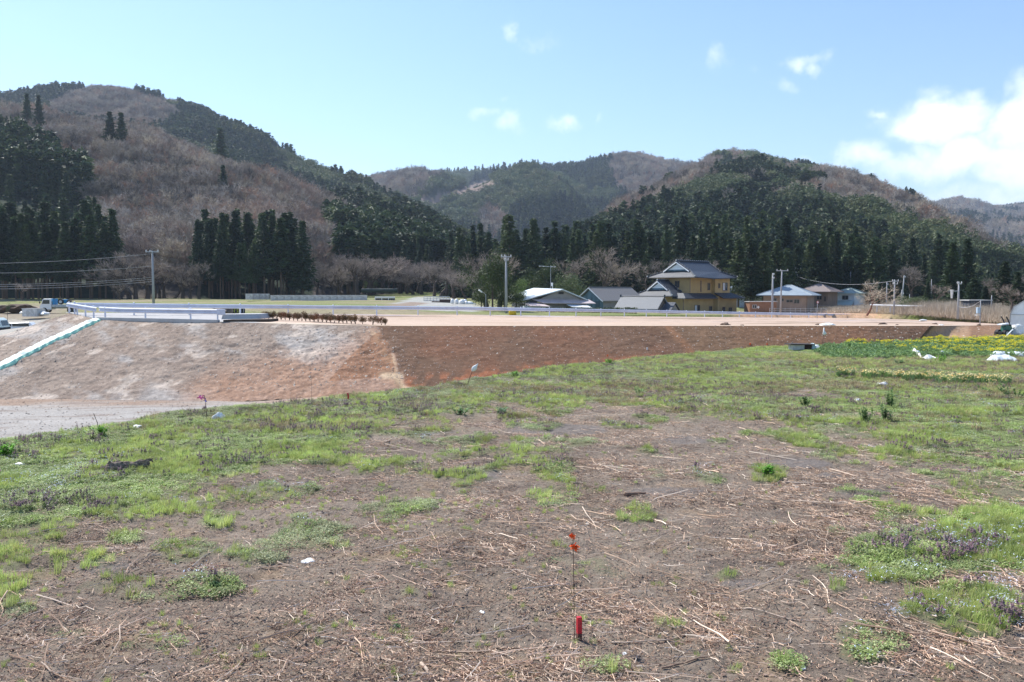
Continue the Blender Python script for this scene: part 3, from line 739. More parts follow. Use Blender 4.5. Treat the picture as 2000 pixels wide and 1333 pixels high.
m_twignear = leaf_mat('grey_bare_twigs', [lin(c) * 1.5 for c in ((120, 110, 104), (136, 124, 114), (104, 96, 92))], trans=.0, rough=.9)
m_bark = mat('bark', tuple(lin((84, 72, 64))), rough=.95, var=.35, scale=6, bump=.6, bscale=30)
m_sugi = mat('cedar_bark', tuple(lin((108, 90, 76)) * .8), rough=.95, var=.35, scale=4, bump=.6, bscale=20)

R2 = np.random.default_rng(21)
near_con = [tri_mesh('conifer_crown', conifer_tris(R2, 30, 8, 9, w=.15 + .02 * (i % 3), h0=(.30, .22, .35, .12, .08)[i], s=.028, round_=(1.2, .8, 1.35, .95, 1.15)[i]), m_con) for i in range(5)]
far_con = [tri_mesh('far_conifer', np.concatenate([conifer_tris(R2, 13, 5, 4, w=.17 + .03 * (i % 2), h0=.08, s=.085, round_=(.7, .9, .6, .8)[i], ntri=2), tube_tris(np.array([[0, 0, -.05]]), np.array([[0, 0, .8]]), .012, .004)]), m_confar) for i in range(4)]
def blob_tris(rs, n, w=.42, s=.09, zc=.58, hh=.42, lobes=7):
    out = []
    cs = [np.array([rs.normal(0, w * .45), rs.normal(0, w * .45), zc + rs.normal(0, hh * .4)]) for _ in range(lobes)]
    for c in cs:
        m = n // lobes; v = rs.normal(0, 1, (m, 3)); v /= np.linalg.norm(v, axis=1, keepdims=True)
        p = c + v * (rs.random((m, 1)) ** .4) * w * .55
        d1 = rs.normal(0, 1, (m, 3)); d1 /= np.linalg.norm(d1, axis=1, keepdims=True); d2 = np.cross(d1, v); d2 /= np.linalg.norm(d2, axis=1, keepdims=True) + 1e-6
        z = s * (.5 + rs.random((m, 1)))
        out.append(np.stack([p - d1 * z * .5, p + d2 * z * .5, p + d1 * z * .7], 1))
    return np.concatenate(out)
far_mix = [tri_mesh('far_green_tree', np.concatenate([blob_tris(R2, 420, s=.1), tube_tris(np.array([[0, 0, -.05]]), np.array([[0, 0, .6]]), .02, .01)]), m_mix) for i in range(3)]
bare_sk = [bare_segments(R2, levels=4, spread=.62, trunk=.26, first=.035, up=(.25, .1, .4, .2)[i], kids=(3, 4)) for i in range(4)]
def far_bare_mesh(rs, i):
    p0, p1, r0, r1 = bare_segments(rs, levels=3, spread=.62, trunk=.22, first=.030, up=(.3, .15, .45, .25)[i], kids=(3, 4))
    big = r0 > .012; T = [tube_tris(p0[big], p1[big], r0[big], r1[big], 3)]
    q0, q1 = p0[~big], p1[~big]; d = q1 - q0; L0 = np.linalg.norm(d, axis=1, keepdims=True)
    v = np.cross(d, rs.normal(0, 1, d.shape)); v /= np.linalg.norm(v, axis=1, keepdims=True); T.append(np.stack([q0 - v * .0045, q0 + v * .0045, q1 + d * .3], 1))
    for _ in range(4):
        nd = d / L0 + rs.normal(0, .6, d.shape); nd /= np.linalg.norm(nd, axis=1, keepdims=True); st = q0 + d * rs.random((len(q0), 1))
        v = np.cross(nd, rs.normal(0, 1, d.shape)); v /= np.linalg.norm(v, axis=1, keepdims=True); T.append(np.stack([st - v * .0042, st + v * .0042, st + nd * (.05 + .06 * rs.random((len(q0), 1)))], 1))
    T = np.concatenate(T); print('far bare', len(T)); return tri_mesh('far_bare_tree', T, m_twig)
far_bare = [far_bare_mesh(R2, i) for i in range(4)]
def bare_meshes(sk, rs, twig=1.0, mat_t=None, dens=3):
    p0, p1, r0, r1 = sk
    thick = r0 > np.quantile(r0, .80)
    trunk = tri_mesh('bare_trunk', tube_tris(p0[thick], p1[thick], r0[thick], r1[thick], 5), m_bark)
    p0, p1, r0, r1 = p0[~thick], p1[~thick], np.maximum(r0[~thick], .0018), np.maximum(r1[~thick], .0014)
    tr = [tube_tris(p0, p1, r0, r1, 3)]
    for _ in range(dens):
        d = p1 - p0; d /= np.linalg.norm(d, axis=1, keepdims=True); q = p1 - d * 0
        nd = d + rs.normal(0, .55, d.shape); nd /= np.linalg.norm(nd, axis=1, keepdims=True); L = (.03 + .05 * rs.random((len(p0), 1))) * twig
        v = np.cross(nd, rs.normal(0, 1, d.shape)); v /= np.linalg.norm(v, axis=1, keepdims=True)
        st = p0 + (p1 - p0) * rs.random((len(p0), 1))
        tr.append(np.stack([st - v * .0016, st + v * .0016, st + nd * L], 1))
    return trunk, tri_mesh('bare_twigs', np.concatenate(tr), mat_t or m_twignear)
near_bare = [bare_meshes(s, R2) for s in bare_sk]
def trunk_mesh(r=.012, top=.9, m=None):
    return tri_mesh('trunk', np.concatenate([tube_tris(np.array([[0, 0, -.03]]), np.array([[0, 0, .5]]), r, r * .6, 6), tube_tris(np.array([[0, 0, .5]]), np.array([[0, 0, top]]), r * .6, r * .15, 5)]), m or m_sugi)
con_trunk = trunk_mesh()

n_tree = {'con': 0, 'bare': 0}
def tree_at(name, loc, h, crown, trunk, label, group, cat='tree', wide=1.0, rz=None):
    e = empty(name, loc, label, cat, group, rz if rz is not None else random.random() * 6.28)
    for nm, me in (('trunk', trunk), ('crown', crown)):
        c = bpy.data.objects.new(nm, me); COL.objects.link(c); c.parent = e
        c.scale = (h * wide, h * wide, h)
    return e
_proto = {}
def place_tree(kind, var, loc, h, label, group, wide=1.0):
    k = (kind, var); n_tree[kind] += 1
    nm = 'conifer_tree' if kind == 'con' else 'bare_tree'
    crown, trunk = (near_con[var], con_trunk) if kind == 'con' else near_bare[var][::-1]
    return tree_at(nm, loc, h, crown, trunk, label, group, wide=wide)

def row(kind, line, n, hpx, label, group, jx=6, jd=6, var=None, wide=1.0, z_on='px', hj=.26):
    """trees along a surveyed line of (px, py_base, D); hpx = tree heights in metres (start, end)"""
    a = np.array(line, float); t = np.linspace(0, 1, n); s = np.linspace(0, 1, len(a))
    for i, ti in enumerate(t):
        px = np.interp(ti, s, a[:, 0]) + random.uniform(-jx, jx); D = np.interp(ti, s, a[:, 2]) + random.uniform(-jd, jd); py = np.interp(ti, s, a[:, 1])
        p = P(px, py, np.interp(ti, s, a[:, 2])); p[1] = D; p[0] = P(px, py, D)[0]
        h = np.interp(ti, [0, 1], hpx) * random.uniform(1 - hj, 1 + hj)
        v = random.choice(var) if var else random.randrange(5 if kind == 'con' else 4)
        place_tree(kind, v, p, h, label, group, wide * random.uniform(.8, 1.4))

G1 = 'cedars of the dense stand at the left'
L1 = 'tall dark cedar in the dense stand at the foot of the left hill'
row('con', [(-60, 586, 178), (225, 586, 184)], 34, (17, 16), L1, G1, var=[0, 2], jd=3)
row('con', [(-60, 580, 196), (215, 580, 200)], 26, (19, 18), L1, G1, var=[0, 2], jd=5)
row('con', [(-60, 565, 215), (205, 560, 222)], 18, (19, 18), L1, G1, jd=6)
row('con', [(-50, 540, 235), (190, 530, 245)], 14, (19, 18), L1, G1, jd=8)
row('con', [(-50, 505, 258), (170, 490, 262)], 12, (18, 17), L1, G1, jd=8)
row('con', [(-40, 465, 280), (140, 440, 285)], 10, (18, 17), L1, G1, jd=8)
G2 = 'cedars of the tall grove behind the concrete blocks'
L2 = 'tall slim cedar in the grove behind the row of concrete blocks'
row('con', [(395, 584, 186), (560, 584, 190)], 22, (16.5, 16), L2, G2, var=[0, 2], jd=3)
row('con', [(388, 580, 198), (585, 578, 202)], 20, (17.5, 17), L2, G2, var=[0, 2], jd=4)
row('con', [(400, 570, 210), (590, 570, 214)], 14, (17.5, 17.5), L2, G2, jd=5)
place_tree('con', 3, P(592, 583, 188), 17.3, 'broad dark cedar at the right end of the grove behind the blocks', None, 1.25)
place_tree('con', 3, P(574, 582, 193), 16.5, 'pointed dark cedar second from the right end of the grove', None, 1.0)
G3 = 'cedars along the foot of the slope in the middle'
L3 = 'dark cedar behind the bare orchard trees at the valley mouth'
for x, y, D, h, wd in ((690, 545, 262, 17, 1.1), (712, 545, 268, 14, 1.1), (664, 540, 268, 11, 1), (728, 545, 275, 13, 1.1)):
    place_tree('con', 3, P(x, y, D), h, L3, G3, wd)
row('con', [(730, 562, 262), (905, 566, 255)], 26, (15, 14), L3, G3, jd=8)
row('con', [(650, 566, 246), (900, 570, 240)], 20, (10, 12), L3, G3, jd=6)
G4 = 'cedars of the belt behind the houses'
L4 = 'dark cedar in the belt of woodland behind the houses'
row('con', [(895, 590, 208), (1260, 592, 196)], 26, (17, 16), L4, G4, jd=6, var=[1, 3, 4])
row('con', [(905, 580, 235), (1420, 580, 225)], 34, (18, 18), L4, G4, jd=10)
row('con', [(1260, 592, 200), (1430, 592, 190)], 12, (15, 15), L4, G4, jd=5)
G5 = 'big cedars behind the yellow house and the grey roofs'
L5 = 'big olive green cedar between the yellow house and the long grey roofed house'
for x, y, D, h, wd in ((1442, 596, 158, 12.5, 1.4), (1466, 598, 150, 12, 1.35), (1490, 596, 152, 11.5, 1.3), (1515, 598, 156, 12.5, 1.4), (1536, 597, 160, 11, 1.3), (1556, 597, 165, 12, 1.2)):
    place_tree('con', 1, P(x, y, D), h, L5, G5, wd)
L6 = 'tall dark cedar in the row behind the hipped roof houses'; G6 = 'tall cedars behind the hipped roof houses'
row('con', [(1575, 598, 168), (1745, 600, 172)], 22, (13, 11), L6, G6, jd=4, var=[0, 1, 2])
row('con', [(1440, 590, 185), (1850, 594, 192)], 26, (16, 13), L6, G6, jd=6)
for i, (x, y, D, h, wd, lb) in enumerate(((1856, 604, 135, 10.8, 1.45, 'dark cedar with pointed top, left one of the tall pair at the far right'), (1884, 604, 138, 11.6, 1.35, 'dark cedar, right and taller one of the tall pair at the far right'),
                    (1958, 610, 108, 6.6, 1.5, 'narrow olive cedar with bare lower trunk near the greenhouse'), (1720, 600, 150, 5.6, 1.5, 'small olive cedar left of the round bare tree'),
                    (1812, 604, 128, 4.2, 1.5, 'small dark conical evergreen left of the tall cedar pair'), (1902, 606, 118, 4.6, 2.3, 'rounded olive evergreen in front of the tall cedar pair'),
                    (1925, 608, 112, 3.3, 2.2, 'low dark evergreen between the pole and the narrow cedar'), (1985, 610, 104, 5.0, 1.8, 'dark evergreen right of the narrow olive cedar'), (1935, 600, 150, 6, 1.3, 'dark cedar behind the low evergreen'))):
    place_tree('con', 3 if i not in (2, 5) else 1, P(x, y, D), h, lb, None, wd)
for x, y, D, h, wd, lb in ((55, 288, 430, 104, 1.1, 'dark conifer, left one of the pair high on the brown hillside'), (76, 286, 428, 98, 1.1, 'dark conifer, right one of the pair high on the brown hillside'), (214, 316, 405, 98, 1.4, 'dark conifer, left one of two in the middle of the brown hillside'),
                           (237, 316, 405, 94, 1.4, 'dark conifer, right one of two in the middle of the brown hillside'), (437, 410, 350, 88, 1.3, 'small dark conifer alone low on the brown hillside'), (435, 345, 400, 96, 1.5, 'bushy pine at the right shoulder of the brown hillside'), (700, 545, 262, 14, 1.0, 'dark conifer standing right of the tall pointed cedar at the slope foot')):
    place_tree('con', 3, hill_at('a2', x, y) if D > 300 else P(x, y, D), h * hill_at('a2', x, y)[1] / F if D > 300 else h, lb, None, wd)
# bare trees
LB = 'grey leafless orchard tree in the row at the edge of the meadow'; GB = 'bare trees along the meadow edge'
row('bare', [(618, 583, 200), (760, 574, 222)], 11, (8.5, 8.5), LB, GB, jd=5, wide=1.3)
row('bare', [(650, 576, 222), (930, 570, 235)], 16, (9.5, 8.5), LB, GB, jd=6, wide=1.3)
row('bare', [(780, 572, 228), (925, 586, 190)], 10, (7, 8), LB, GB, jd=5, wide=1.3)
LC = 'leafless grey tree at the foot of the left hill between the two cedar stands'; GC = 'bare trees between the cedar stands'
row('bare', [(225, 586, 182), (385, 586, 184)], 12, (9, 9), LC, GC, jd=4, wide=1.2)
row('bare', [(230, 560, 205), (390, 560, 210)], 12, (11, 11), LC, GC, jd=8, wide=1.2)
for x, y, D, h, wd, v, lb in ((1160, 596, 172, 12.5, 1.15, 0, 'large spreading leafless tree behind the blue gabled barn'), (1120, 596, 178, 11, 1.0, 1, 'leafless tree behind the white roofed house'), (1205, 596, 176, 10, 1.0, 2, 'leafless tree above the barn ridge'),
                              (1262, 592, 182, 9.5, 1.1, 3, 'round leafless tree left of the yellow house roof'), (1312, 590, 180, 10.5, 1.1, 1, 'pale round leafless tree above the yellow house ridge'), (1372, 590, 182, 9.5, 1.1, 0, 'leafless tree above the right end of the yellow house roof'),
                              (1778, 600, 165, 9.0, 1.1, 1, 'round pinkish leafless tree among the cedars on the right'), (950, 600, 112, 7.5, 1.1, 2, 'leafless tree tangled with the evergreen by the tall pole'), (975, 600, 118, 8.0, 1.0, 3, 'leafless tree behind the tall pole'),
                              (43, 586, 120, 2.6, 1.2, 1, 'small pale leafless sapling in front of the left cedar stand'), (235, 586, 150, 3.0, 1.2, 2, 'small leafless sapling in front of the cedars left of the pole'),
                              (1925, 604, 140, 5.5, 1.4, 0, 'pale leafless tree between the tall cedar pair and the narrow cedar'), (1830, 604, 130, 4.2, 1.2, 1, 'leafless tree left of the tall cedar pair'), (1990, 604, 130, 5.5, 1.3, 2, 'leafless tree at the far right edge'),
                              (1975, 610, 92, 3.2, 1.2, 3, 'leafless shrub tree behind the greenhouse')):
    place_tree('bare', v, P(x, y, D), h, lb, None, wd)
print('trees', n_tree)

# evergreens with broad crowns
m_ever = leaf_mat('evergreen_leaves', [lin(c) * 1.2 for c in ((50, 62, 36), (64, 76, 42), (46, 58, 36))], trans=.25)
m_evl = leaf_mat('light_evergreen_leaves', [lin(c) * 1.25 for c in ((96, 112, 58), (82, 100, 52))], trans=.3)
m_shr = leaf_mat('brown_shrub_leaves', [lin(c) for c in ((112, 82, 58), (96, 78, 48), (126, 84, 62))], trans=.2)
def broad(px, py, D, h, wd, lb, m=None, n=3600, s=.04, seed=1, lobes=14, zc=.56, hh=.42, cat='tree', name='evergreen_tree', grp=None):
    rs = np.random.default_rng(seed)
    cr = tri_mesh('crown', blob_tris(rs, n, w=.42, s=s, zc=zc, hh=hh, lobes=lobes), m or m_ever)
    return tree_at(name, P(px, py, D), h, cr, trunk_mesh(.025, .6, m_bark), lb, grp, cat, wide=wd)
broad(962, 603, 104, 7.1, .8, 'dark evergreen tree by the tall concrete pole', seed=3, n=6000, lobes=22, s=.035)
broad(985, 604, 110, 3.6, 1.1, 'bushy dark evergreen right behind the tall concrete pole', seed=4)
broad(940, 603, 108, 3.0, 1.2, 'low dark evergreen bush left of the tall concrete pole', seed=5)
broad(1016, 603, 122, 4.2, .9, 'bright olive evergreen between the pole and the white roofed house', m=m_evl, seed=6)
broad(1008, 604, 112, 2.8, 1.1, 'dark round bush at the left corner of the white roofed house', seed=7)
broad(1117, 600, 150, 6.0, 1.0, 'grey green evergreen behind the ridge of the white roofed house', m=m_mix, seed=8)
broad(1060, 596, 160, 8.0, .8, 'tall dark evergreen behind the white roofed house', seed=9)
broad(725, 574, 222, 4.5, 1.0, 'bright green bush among the bare trees', m=m_evl, seed=10)
broad(1460, 598, 150, 4, 1.2, 'dark evergreen behind the small metal shed', seed=12)
broad(1830, 606, 125, 1.8, 1.9, 'low dark evergreen bush behind the reeds', m=m_ever, seed=13)
broad(1783, 604, 120, 2.0, 2.0, 'pale green rounded shrub mass above the reeds', m=m_mix, seed=14, zc=.5)

# --- forests on the hills
def sample_hill(key, cf, want, n, seed, tmax=1.0, tmin=0.0, keep=None):
    V, T = HILLS[key]; rs = np.random.default_rng(seed)
    m = n * 3
    i = rs.random(m) * (V.shape[0] - 1.001); j0 = np.searchsorted(T, tmin); j1 = np.searchsorted(T, tmax)
    j = j0 + rs.random(m) * (j1 - j0 - .001)
    ii = i.astype(int); jj = j.astype(int); fi = (i - ii)[:, None]; fj = (j - jj)[:, None]
    p = (V[ii, jj] * (1 - fi) + V[ii + 1, jj] * fi) * (1 - fj) + (V[ii, jj + 1] * (1 - fi) + V[ii + 1, jj + 1] * fi) * fj
    w_ = np.linalg.norm(p[:, :2], axis=1); w_ = w_ / w_.max()
    p = p[rs.random(m) < w_ * 1.2]
    px, py = proj(p[:, 0], p[:, 1], p[:, 2])
    ok = (px > -180) & (px < 2180)
    if keep is not None: ok &= keep(px, py)
    c = cf(p[:, 0], p[:, 1], px, py)
    return [p[ok & (c == k)][:n] for k in want]
conp, conh, conw = [], [], []; barp, barh = [], []; mixp, mixh = [], []
def addc(p, h0, h1): conp.append(p); conh.append(rng.uniform(h0, h1, len(p)))
def addb(p, h0, h1): barp.append(p); barh.append(rng.uniform(h0, h1, len(p)))
def addm(p, h0, h1): mixp.append(p); mixh.append(rng.uniform(h0, h1, len(p)))
b_, c_ = sample_hill('a2', cls_a2, (0, 1), 15000, 1, tmin=.04)
addb(b_[:7000], 6, 12); c_ = c_[(c_[:, 1] > 285) | (c_[:, 0] > -50)]; addc(c_[:3200], 11, 17)
cs_ = b_[9500:9620]; addc(cs_, 4, 8)
cs_ = b_[9620:9720]; addm(cs_, 4, 8)
b_, c_, m_ = sample_hill('a', cls_a, (0, 1, 2), 26000, 2, tmin=.2); addb(b_[:4500], 7, 11); addc(c_[:13000], 9, 15); addm(m_[:3500], 7, 11)
b_, c_, m_, x_ = sample_hill('b', cls_b, (0, 1, 2, 3), 20000, 3, tmin=.1); addb(b_[:5000], 9, 15); addc(c_[:8000], 10, 17); addm(m_[:5000], 9, 15)
b_, c_, m_ = sample_hill('c', cls_c, (0, 1, 2), 30000, 4, tmin=.02); addb(b_[:7000], 6, 10)
lowb = c_[:, 1] < 205; c_ = c_[~lowb]; nearc = c_[:, 1] < 420
cn = c_[nearc][:4800]; cpx = proj(cn[:, 0], cn[:, 1], cn[:, 2])[0]; conp.append(cn); conh.append(rng.uniform(8, 14.5, len(cn)) * np.interp(cpx, [1650, 1850], [1, .5])); addc(c_[~nearc][:9000], 7, 11); addm(m_[:5000], 6, 10)
b_, c_ = sample_hill('e', cls_e, (0, 1), 9000, 5, tmin=.1); addb(b_[:3500], 12, 20); addc(c_[:3500], 12, 20)
print('forest', sum(map(len, conp)), sum(map(len, barp)), sum(map(len, mixp)))
def forest(name, ps, hs, meshes, wide, label, cat):
    p = np.concatenate(ps); h = np.concatenate(hs); n = len(p)
    s = np.stack([h * wide * rng.uniform(.8, 1.2, n), h * wide * rng.uniform(.8, 1.2, n), h], -1)
    scatter(name, p, rotz(n, .04), s, rng.integers(0, len(meshes), n), meshes, label, cat)
forest('conifer_forest', conp, conh, far_con, 1.15, 'dark green conifer forest covering the hills', 'forest')
forest('bare_forest', barp, barh, far_bare, 1.15, 'purplish brown leafless woodland covering the hillsides', 'forest')
forest('mixed_forest', mixp, mixh, far_mix, 1.1, 'lighter olive green woodland patches on the hills', 'forest')
# ================================================================== FOREGROUND COVER
R3 = np.random.default_rng(33)
m_straw = leaf_mat('dry_straw', [lin(c) * 1.3 for c in ((204, 178, 154), (176, 146, 122), (222, 204, 184), (140, 112, 92), (192, 164, 140), (114, 92, 78))], trans=0, rough=.7)
m_chip = leaf_mat('litter_flakes', [lin(c) for c in ((160, 128, 106), (112, 88, 72), (190, 164, 140), (84, 64, 54), (140, 108, 88))], trans=0, rough=.8)
m_clod = leaf_mat('soil_clods', [lin(c) for c in ((140, 120, 108), (152, 132, 118), (128, 108, 96))], trans=0, rough=.95)
m_weed = leaf_mat('weed_leaves', [lin(c) * 1.35 for c in ((128, 146, 84), (148, 162, 100), (116, 134, 80), (160, 170, 118), (136, 146, 100))], trans=.35, rough=.5)
m_grs = leaf_mat('grass_blades', [lin(c) * 1.35 for c in ((160, 164, 100), (138, 150, 90), (156, 172, 98), (166, 172, 116))], trans=.4, rough=.45)
m_pale = leaf_mat('pale_weed_leaves', [lin(c) for c in ((158, 168, 118), (170, 172, 138), (140, 156, 108))], trans=.3, rough=.6)
m_dry = leaf_mat('dry_grass', [lin(c) for c in ((190, 174, 132), (168, 150, 116), (150, 134, 106))], trans=.2, rough=.8)
m_net = leaf_mat('dead_nettle_tops', [lin(c) for c in ((140, 108, 124), (154, 120, 136), (122, 102, 104), (160, 136, 148))], trans=.2, rough=.7)
m_blu = leaf_mat('speedwell_petals', [lin(c) for c in ((196, 208, 236), (220, 226, 240))], trans=.2, rough=.7)

def stalk_mesh(i, n=6):
    k = 5; bend = R3.normal(0, .05 if i < 6 else .13, (k, 3)); bend[:, 2] *= .35
    p = np.stack([np.linspace(-.5, .5, k), np.zeros(k), np.full(k, .012)], -1) + bend.cumsum(0) - bend.cumsum(0).mean(0)
    p[:, 2] = np.abs(p[:, 2]) + .006
    r = np.linspace(.0105, .006, k) * (1 if i < 6 else 1.3)
    T = tube_tris(p[:-1], p[1:], r[:-1], r[1:], 4)
    if i % 3 == 2:
        T = np.concatenate([T, tube_tris(p[2:3], p[2:3] + [[.16, .13, .03]], r[2] * .7, r[2] * .3, 3)])
    return tri_mesh('straw_stalk', T, m_straw)
stalks = [stalk_mesh(i) for i in range(9)]
def flakes(n, rad, s, m, seed, up=.25, zr=.012):
    rs = np.random.default_rng(seed)
    c = np.stack([rs.normal(0, rad, n), rs.normal(0, rad, n), rs.random(n) * zr + .004], -1)
    a = rs.random(n) * 6.28
    d1 = np.stack([np.cos(a), np.sin(a), rs.normal(0, up, n)], -1); d2 = np.stack([-np.sin(a), np.cos(a), rs.normal(0, up, n)], -1)
    L = s * (.4 + 1.8 * rs.random((n, 1)) ** 2); W = s * (.18 + .4 * rs.random((n, 1)))
    q = np.concatenate([np.stack([c - d1 * L - d2 * W, c + d1 * L - d2 * W, c + d1 * L + d2 * W], 1), np.stack([c - d1 * L - d2 * W, c + d1 * L + d2 * W, c - d1 * L + d2 * W], 1)])
    return tri_mesh('litter_patch', q, m)
chips = [flakes(60, .20, .0075, m_chip, 100 + i, .25) for i in range(5)]
def clod_mesh(seed, n=14):
    rs = np.random.default_rng(seed); out = []
    for _ in range(n):
        c = np.array([rs.normal(0, .13), rs.normal(0, .13), 0]); s = .006 + .016 * rs.random() ** 2
        v = np.array([(1, 0, 0), (-1, 0, 0), (0, 1, 0), (0, -1, 0), (0, 0, .6), (0, 0, -1)], float) * s * (.6 + .8 * rs.random((6, 1))) + rs.normal(0, s * .2, (6, 3))
        for a, b, d in ((0, 2, 4), (2, 1, 4), (1, 3, 4), (3, 0, 4)): out.append(v[[a, b, d]] + c + [0, 0, s * .3])
    return tri_mesh('clod_patch', np.array(out), m_clod)
clods = [clod_mesh(200 + i) for i in range(4)]
def blades(n, h, rad, wdt, m, seed, lean=.5):
    rs = np.random.default_rng(seed); a = rs.random(n) * 6.28; q = rad * np.sqrt(rs.random(n))
    b = np.stack([np.cos(a) * q, np.sin(a) * q, np.zeros(n) - .005], -1)
    a2 = a + rs.normal(0, .8, n); H = h * (.5 + .8 * rs.random(n)); l = lean * H * rs.random(n)
    mid = b + np.stack([np.cos(a2) * l * .4, np.sin(a2) * l * .4, H * .6], -1); tip = b + np.stack([np.cos(a2) * l * 1.2, np.sin(a2) * l * 1.2, H * .95], -1)
    sd = np.stack([-np.sin(a2), np.cos(a2), 0 * a], -1) * wdt * (.6 + .8 * rs.random((n, 1)))
    T = np.concatenate([np.stack([b - sd, b + sd, mid + sd * .8], 1), np.stack([b - sd, mid + sd * .8, mid - sd * .8], 1), np.stack([mid - sd * .8, mid + sd * .8, tip], 1)])
    return tri_mesh('grass_tuft', T, m)
def leaflets(n, rad, h, s, m, seed):
    rs = np.random.default_rng(seed); a = rs.random(n) * 6.28; q = rad * np.sqrt(rs.random(n))
    c = np.stack([np.cos(a) * q, np.sin(a) * q, h * rs.random(n) * (1 - .5 * (q / rad) ** 2)], -1)
    d1 = rs.normal(0, 1, (n, 3)); d1[:, 2] = d1[:, 2] * .45 + .15; d1 /= np.linalg.norm(d1, axis=1, keepdims=True)
    up = np.array([0, 0, 1.]) + rs.normal(0, .45, (n, 3)); d2 = np.cross(d1, up); d2 /= np.linalg.norm(d2, axis=1, keepdims=True)
    z = s * (.5 + rs.random((n, 1)))
    A, B, Cc, D = c - d1 * z * .6, c + d2 * z * .42, c + d1 * z, c - d2 * z * .42
    return tri_mesh('weed_clump', np.concatenate([np.stack([A, B, Cc], 1), np.stack([A, Cc, D], 1)]), m)
tufts = [blades(46, .095, .07, .0028, m_grs, 300 + i, .7) for i in range(3)] + [blades(34, .13, .05, .0026, m_grs, 303, .4)]
weeds = [leaflets(110, .13, .055, .017, m_weed, 310 + i) for i in range(3)] + [leaflets(90, .12, .045, .016, m_pale, 314)]
dryt = [blades(40, .07, .09, .0022, m_dry, 320 + i, 1.3) for i in range(2)]
def nettle(seed, n=5):
    rs = np.random.default_rng(seed); G = []; Pp = []
    for _ in range(n):
        x, y = rs.normal(0, .055, 2); h = .10 + .07 * rs.random(); ln = rs.normal(0, .012, 2)
        G.append(tube_tris(np.array([[x, y, 0]]), np.array([[x + ln[0], y + ln[1], h]]), .0022, .0018))
        for k in range(26):
            f = rs.random(); z = h * (.55 + .5 * f); a = rs.random() * 6.28; L = .019 * (1.25 - .8 * f)
            p = np.array([x + ln[0] * f, y + ln[1] * f, z]); d = np.array([math.cos(a), math.sin(a), -.35]) * L; s = np.array([-math.sin(a), math.cos(a), 0]) * L * .5
            Pp.append(np.stack([p, p + d * .6 + s, p + d])[None]); Pp.append(np.stack([p, p + d, p + d * .6 - s])[None])
        for k in range(12):
            f = rs.random(); a = rs.random() * 6.28; L = .022; p = np.array([x, y, h * .55 * f]); d = np.array([math.cos(a), math.sin(a), .1]) * L; s = np.array([-math.sin(a), math.cos(a), 0]) * L * .4
            G.append(np.stack([p, p + d * .6 + s, p + d])[None]); G.append(np.stack([p, p + d, p + d * .6 - s])[None])
    g_ = np.concatenate(G); q_ = np.concatenate(Pp)
    return tri_mesh('dead_nettle', np.concatenate([g_, q_]), [m_weed, m_net], [0] * len(g_) + [1] * len(q_))
nets = [nettle(400 + i) for i in range(4)]
blus = [flakes(26, .09, .0055, m_blu, 420 + i, .3, .06) for i in range(2)]

def cand(n, y0, y1, bias=1.0, umax=.78):
    n = int(n * 1.3)
    """ground points, denser near the viewpoint when bias < 1"""
    t = R3.random(n); Y = (y0 ** bias + t * (y1 ** bias - y0 ** bias)) ** (1 / bias)
    X = (R3.random(n) * 2 - 1) * umax * (Y + 2.6)
    return X, Y
def put(X, Y, dz=0.0): return np.stack([X, Y, field_z(X, Y) + dz], -1)
def edge_d(X, Y): return Y - np.interp(X / np.maximum(Y, 1), EU, ED)

# straw stalks
def tclump(X, Y): return fbm(X * 1.3 + 60, Y * 1.3, 501, 3)
X, Y = cand(90000, 4.6, 24, .85)
g_, px_, py_ = green_amt(X, Y); pu_ = puddle(X, Y, px_, py_); t_ = tclump(X, Y)
k = (R3.random(len(X)) < (1 - .95 * g_) * (1 - .8 * pu_) * (.18 + .82 * sst(.42, .62, t_)) * np.clip(.5 + (px_ - 500) / 900, .38, 1)) & (edge_d(X, Y) < -1)
X, Y = X[k], Y[k]; n = len(X); print('stalks', n)
p = put(X, Y, .010); r = rotz(n, .10); r[:, 2] = R3.normal(.15, .95, n)
L = .035 + .24 * R3.random(n) ** 2.4; big = R3.random(n) < .018; L[big] = R3.uniform(.35, .85, big.sum()); thick = np.where(big, R3.uniform(.42, .7, n), R3.uniform(.20, .42, n))
scatter('straw_litter', p, r, np.stack([L, thick, thick], -1), np.where(big, R3.integers(0, 6, n), R3.integers(0, 9, n)), stalks, 'pale dry stalks strewn over the bare brown soil', 'straw litter')
# flakes, clods
X, Y = cand(9000, 4.6, 24, .8); g_, px_, py_ = green_amt(X, Y); pu_ = puddle(X, Y, px_, py_)
k = (R3.random(len(X)) < (1 - .9 * g_) * (1 - .9 * pu_) * (.35 + .65 * sst(.38, .6, tclump(X, Y)))) & (edge_d(X, Y) < -1); X, Y = X[k], Y[k]; n = len(X)
scatter('litter_flakes', put(X, Y), rotz(n, .05), uni(R3.uniform(.8, 1.4, n)), R3.integers(0, 5, n), chips, 'small pale flakes of chopped stalk on the bare soil', 'plant litter')
X, Y = cand(4500, 4.6, 18, .8); g_, px_, py_ = green_amt(X, Y); pu_ = puddle(X, Y, px_, py_)
k = (R3.random(len(X)) < (1 - .8 * g_) * (1 - pu_)) ; X, Y = X[k], Y[k]; n = len(X)
scatter('soil_clods', put(X, Y), rotz(n, .05), uni(R3.uniform(.4, 1.0, n)), R3.integers(0, 4, n), clods, 'crumbly brown soil clods on the bare ground', 'soil')
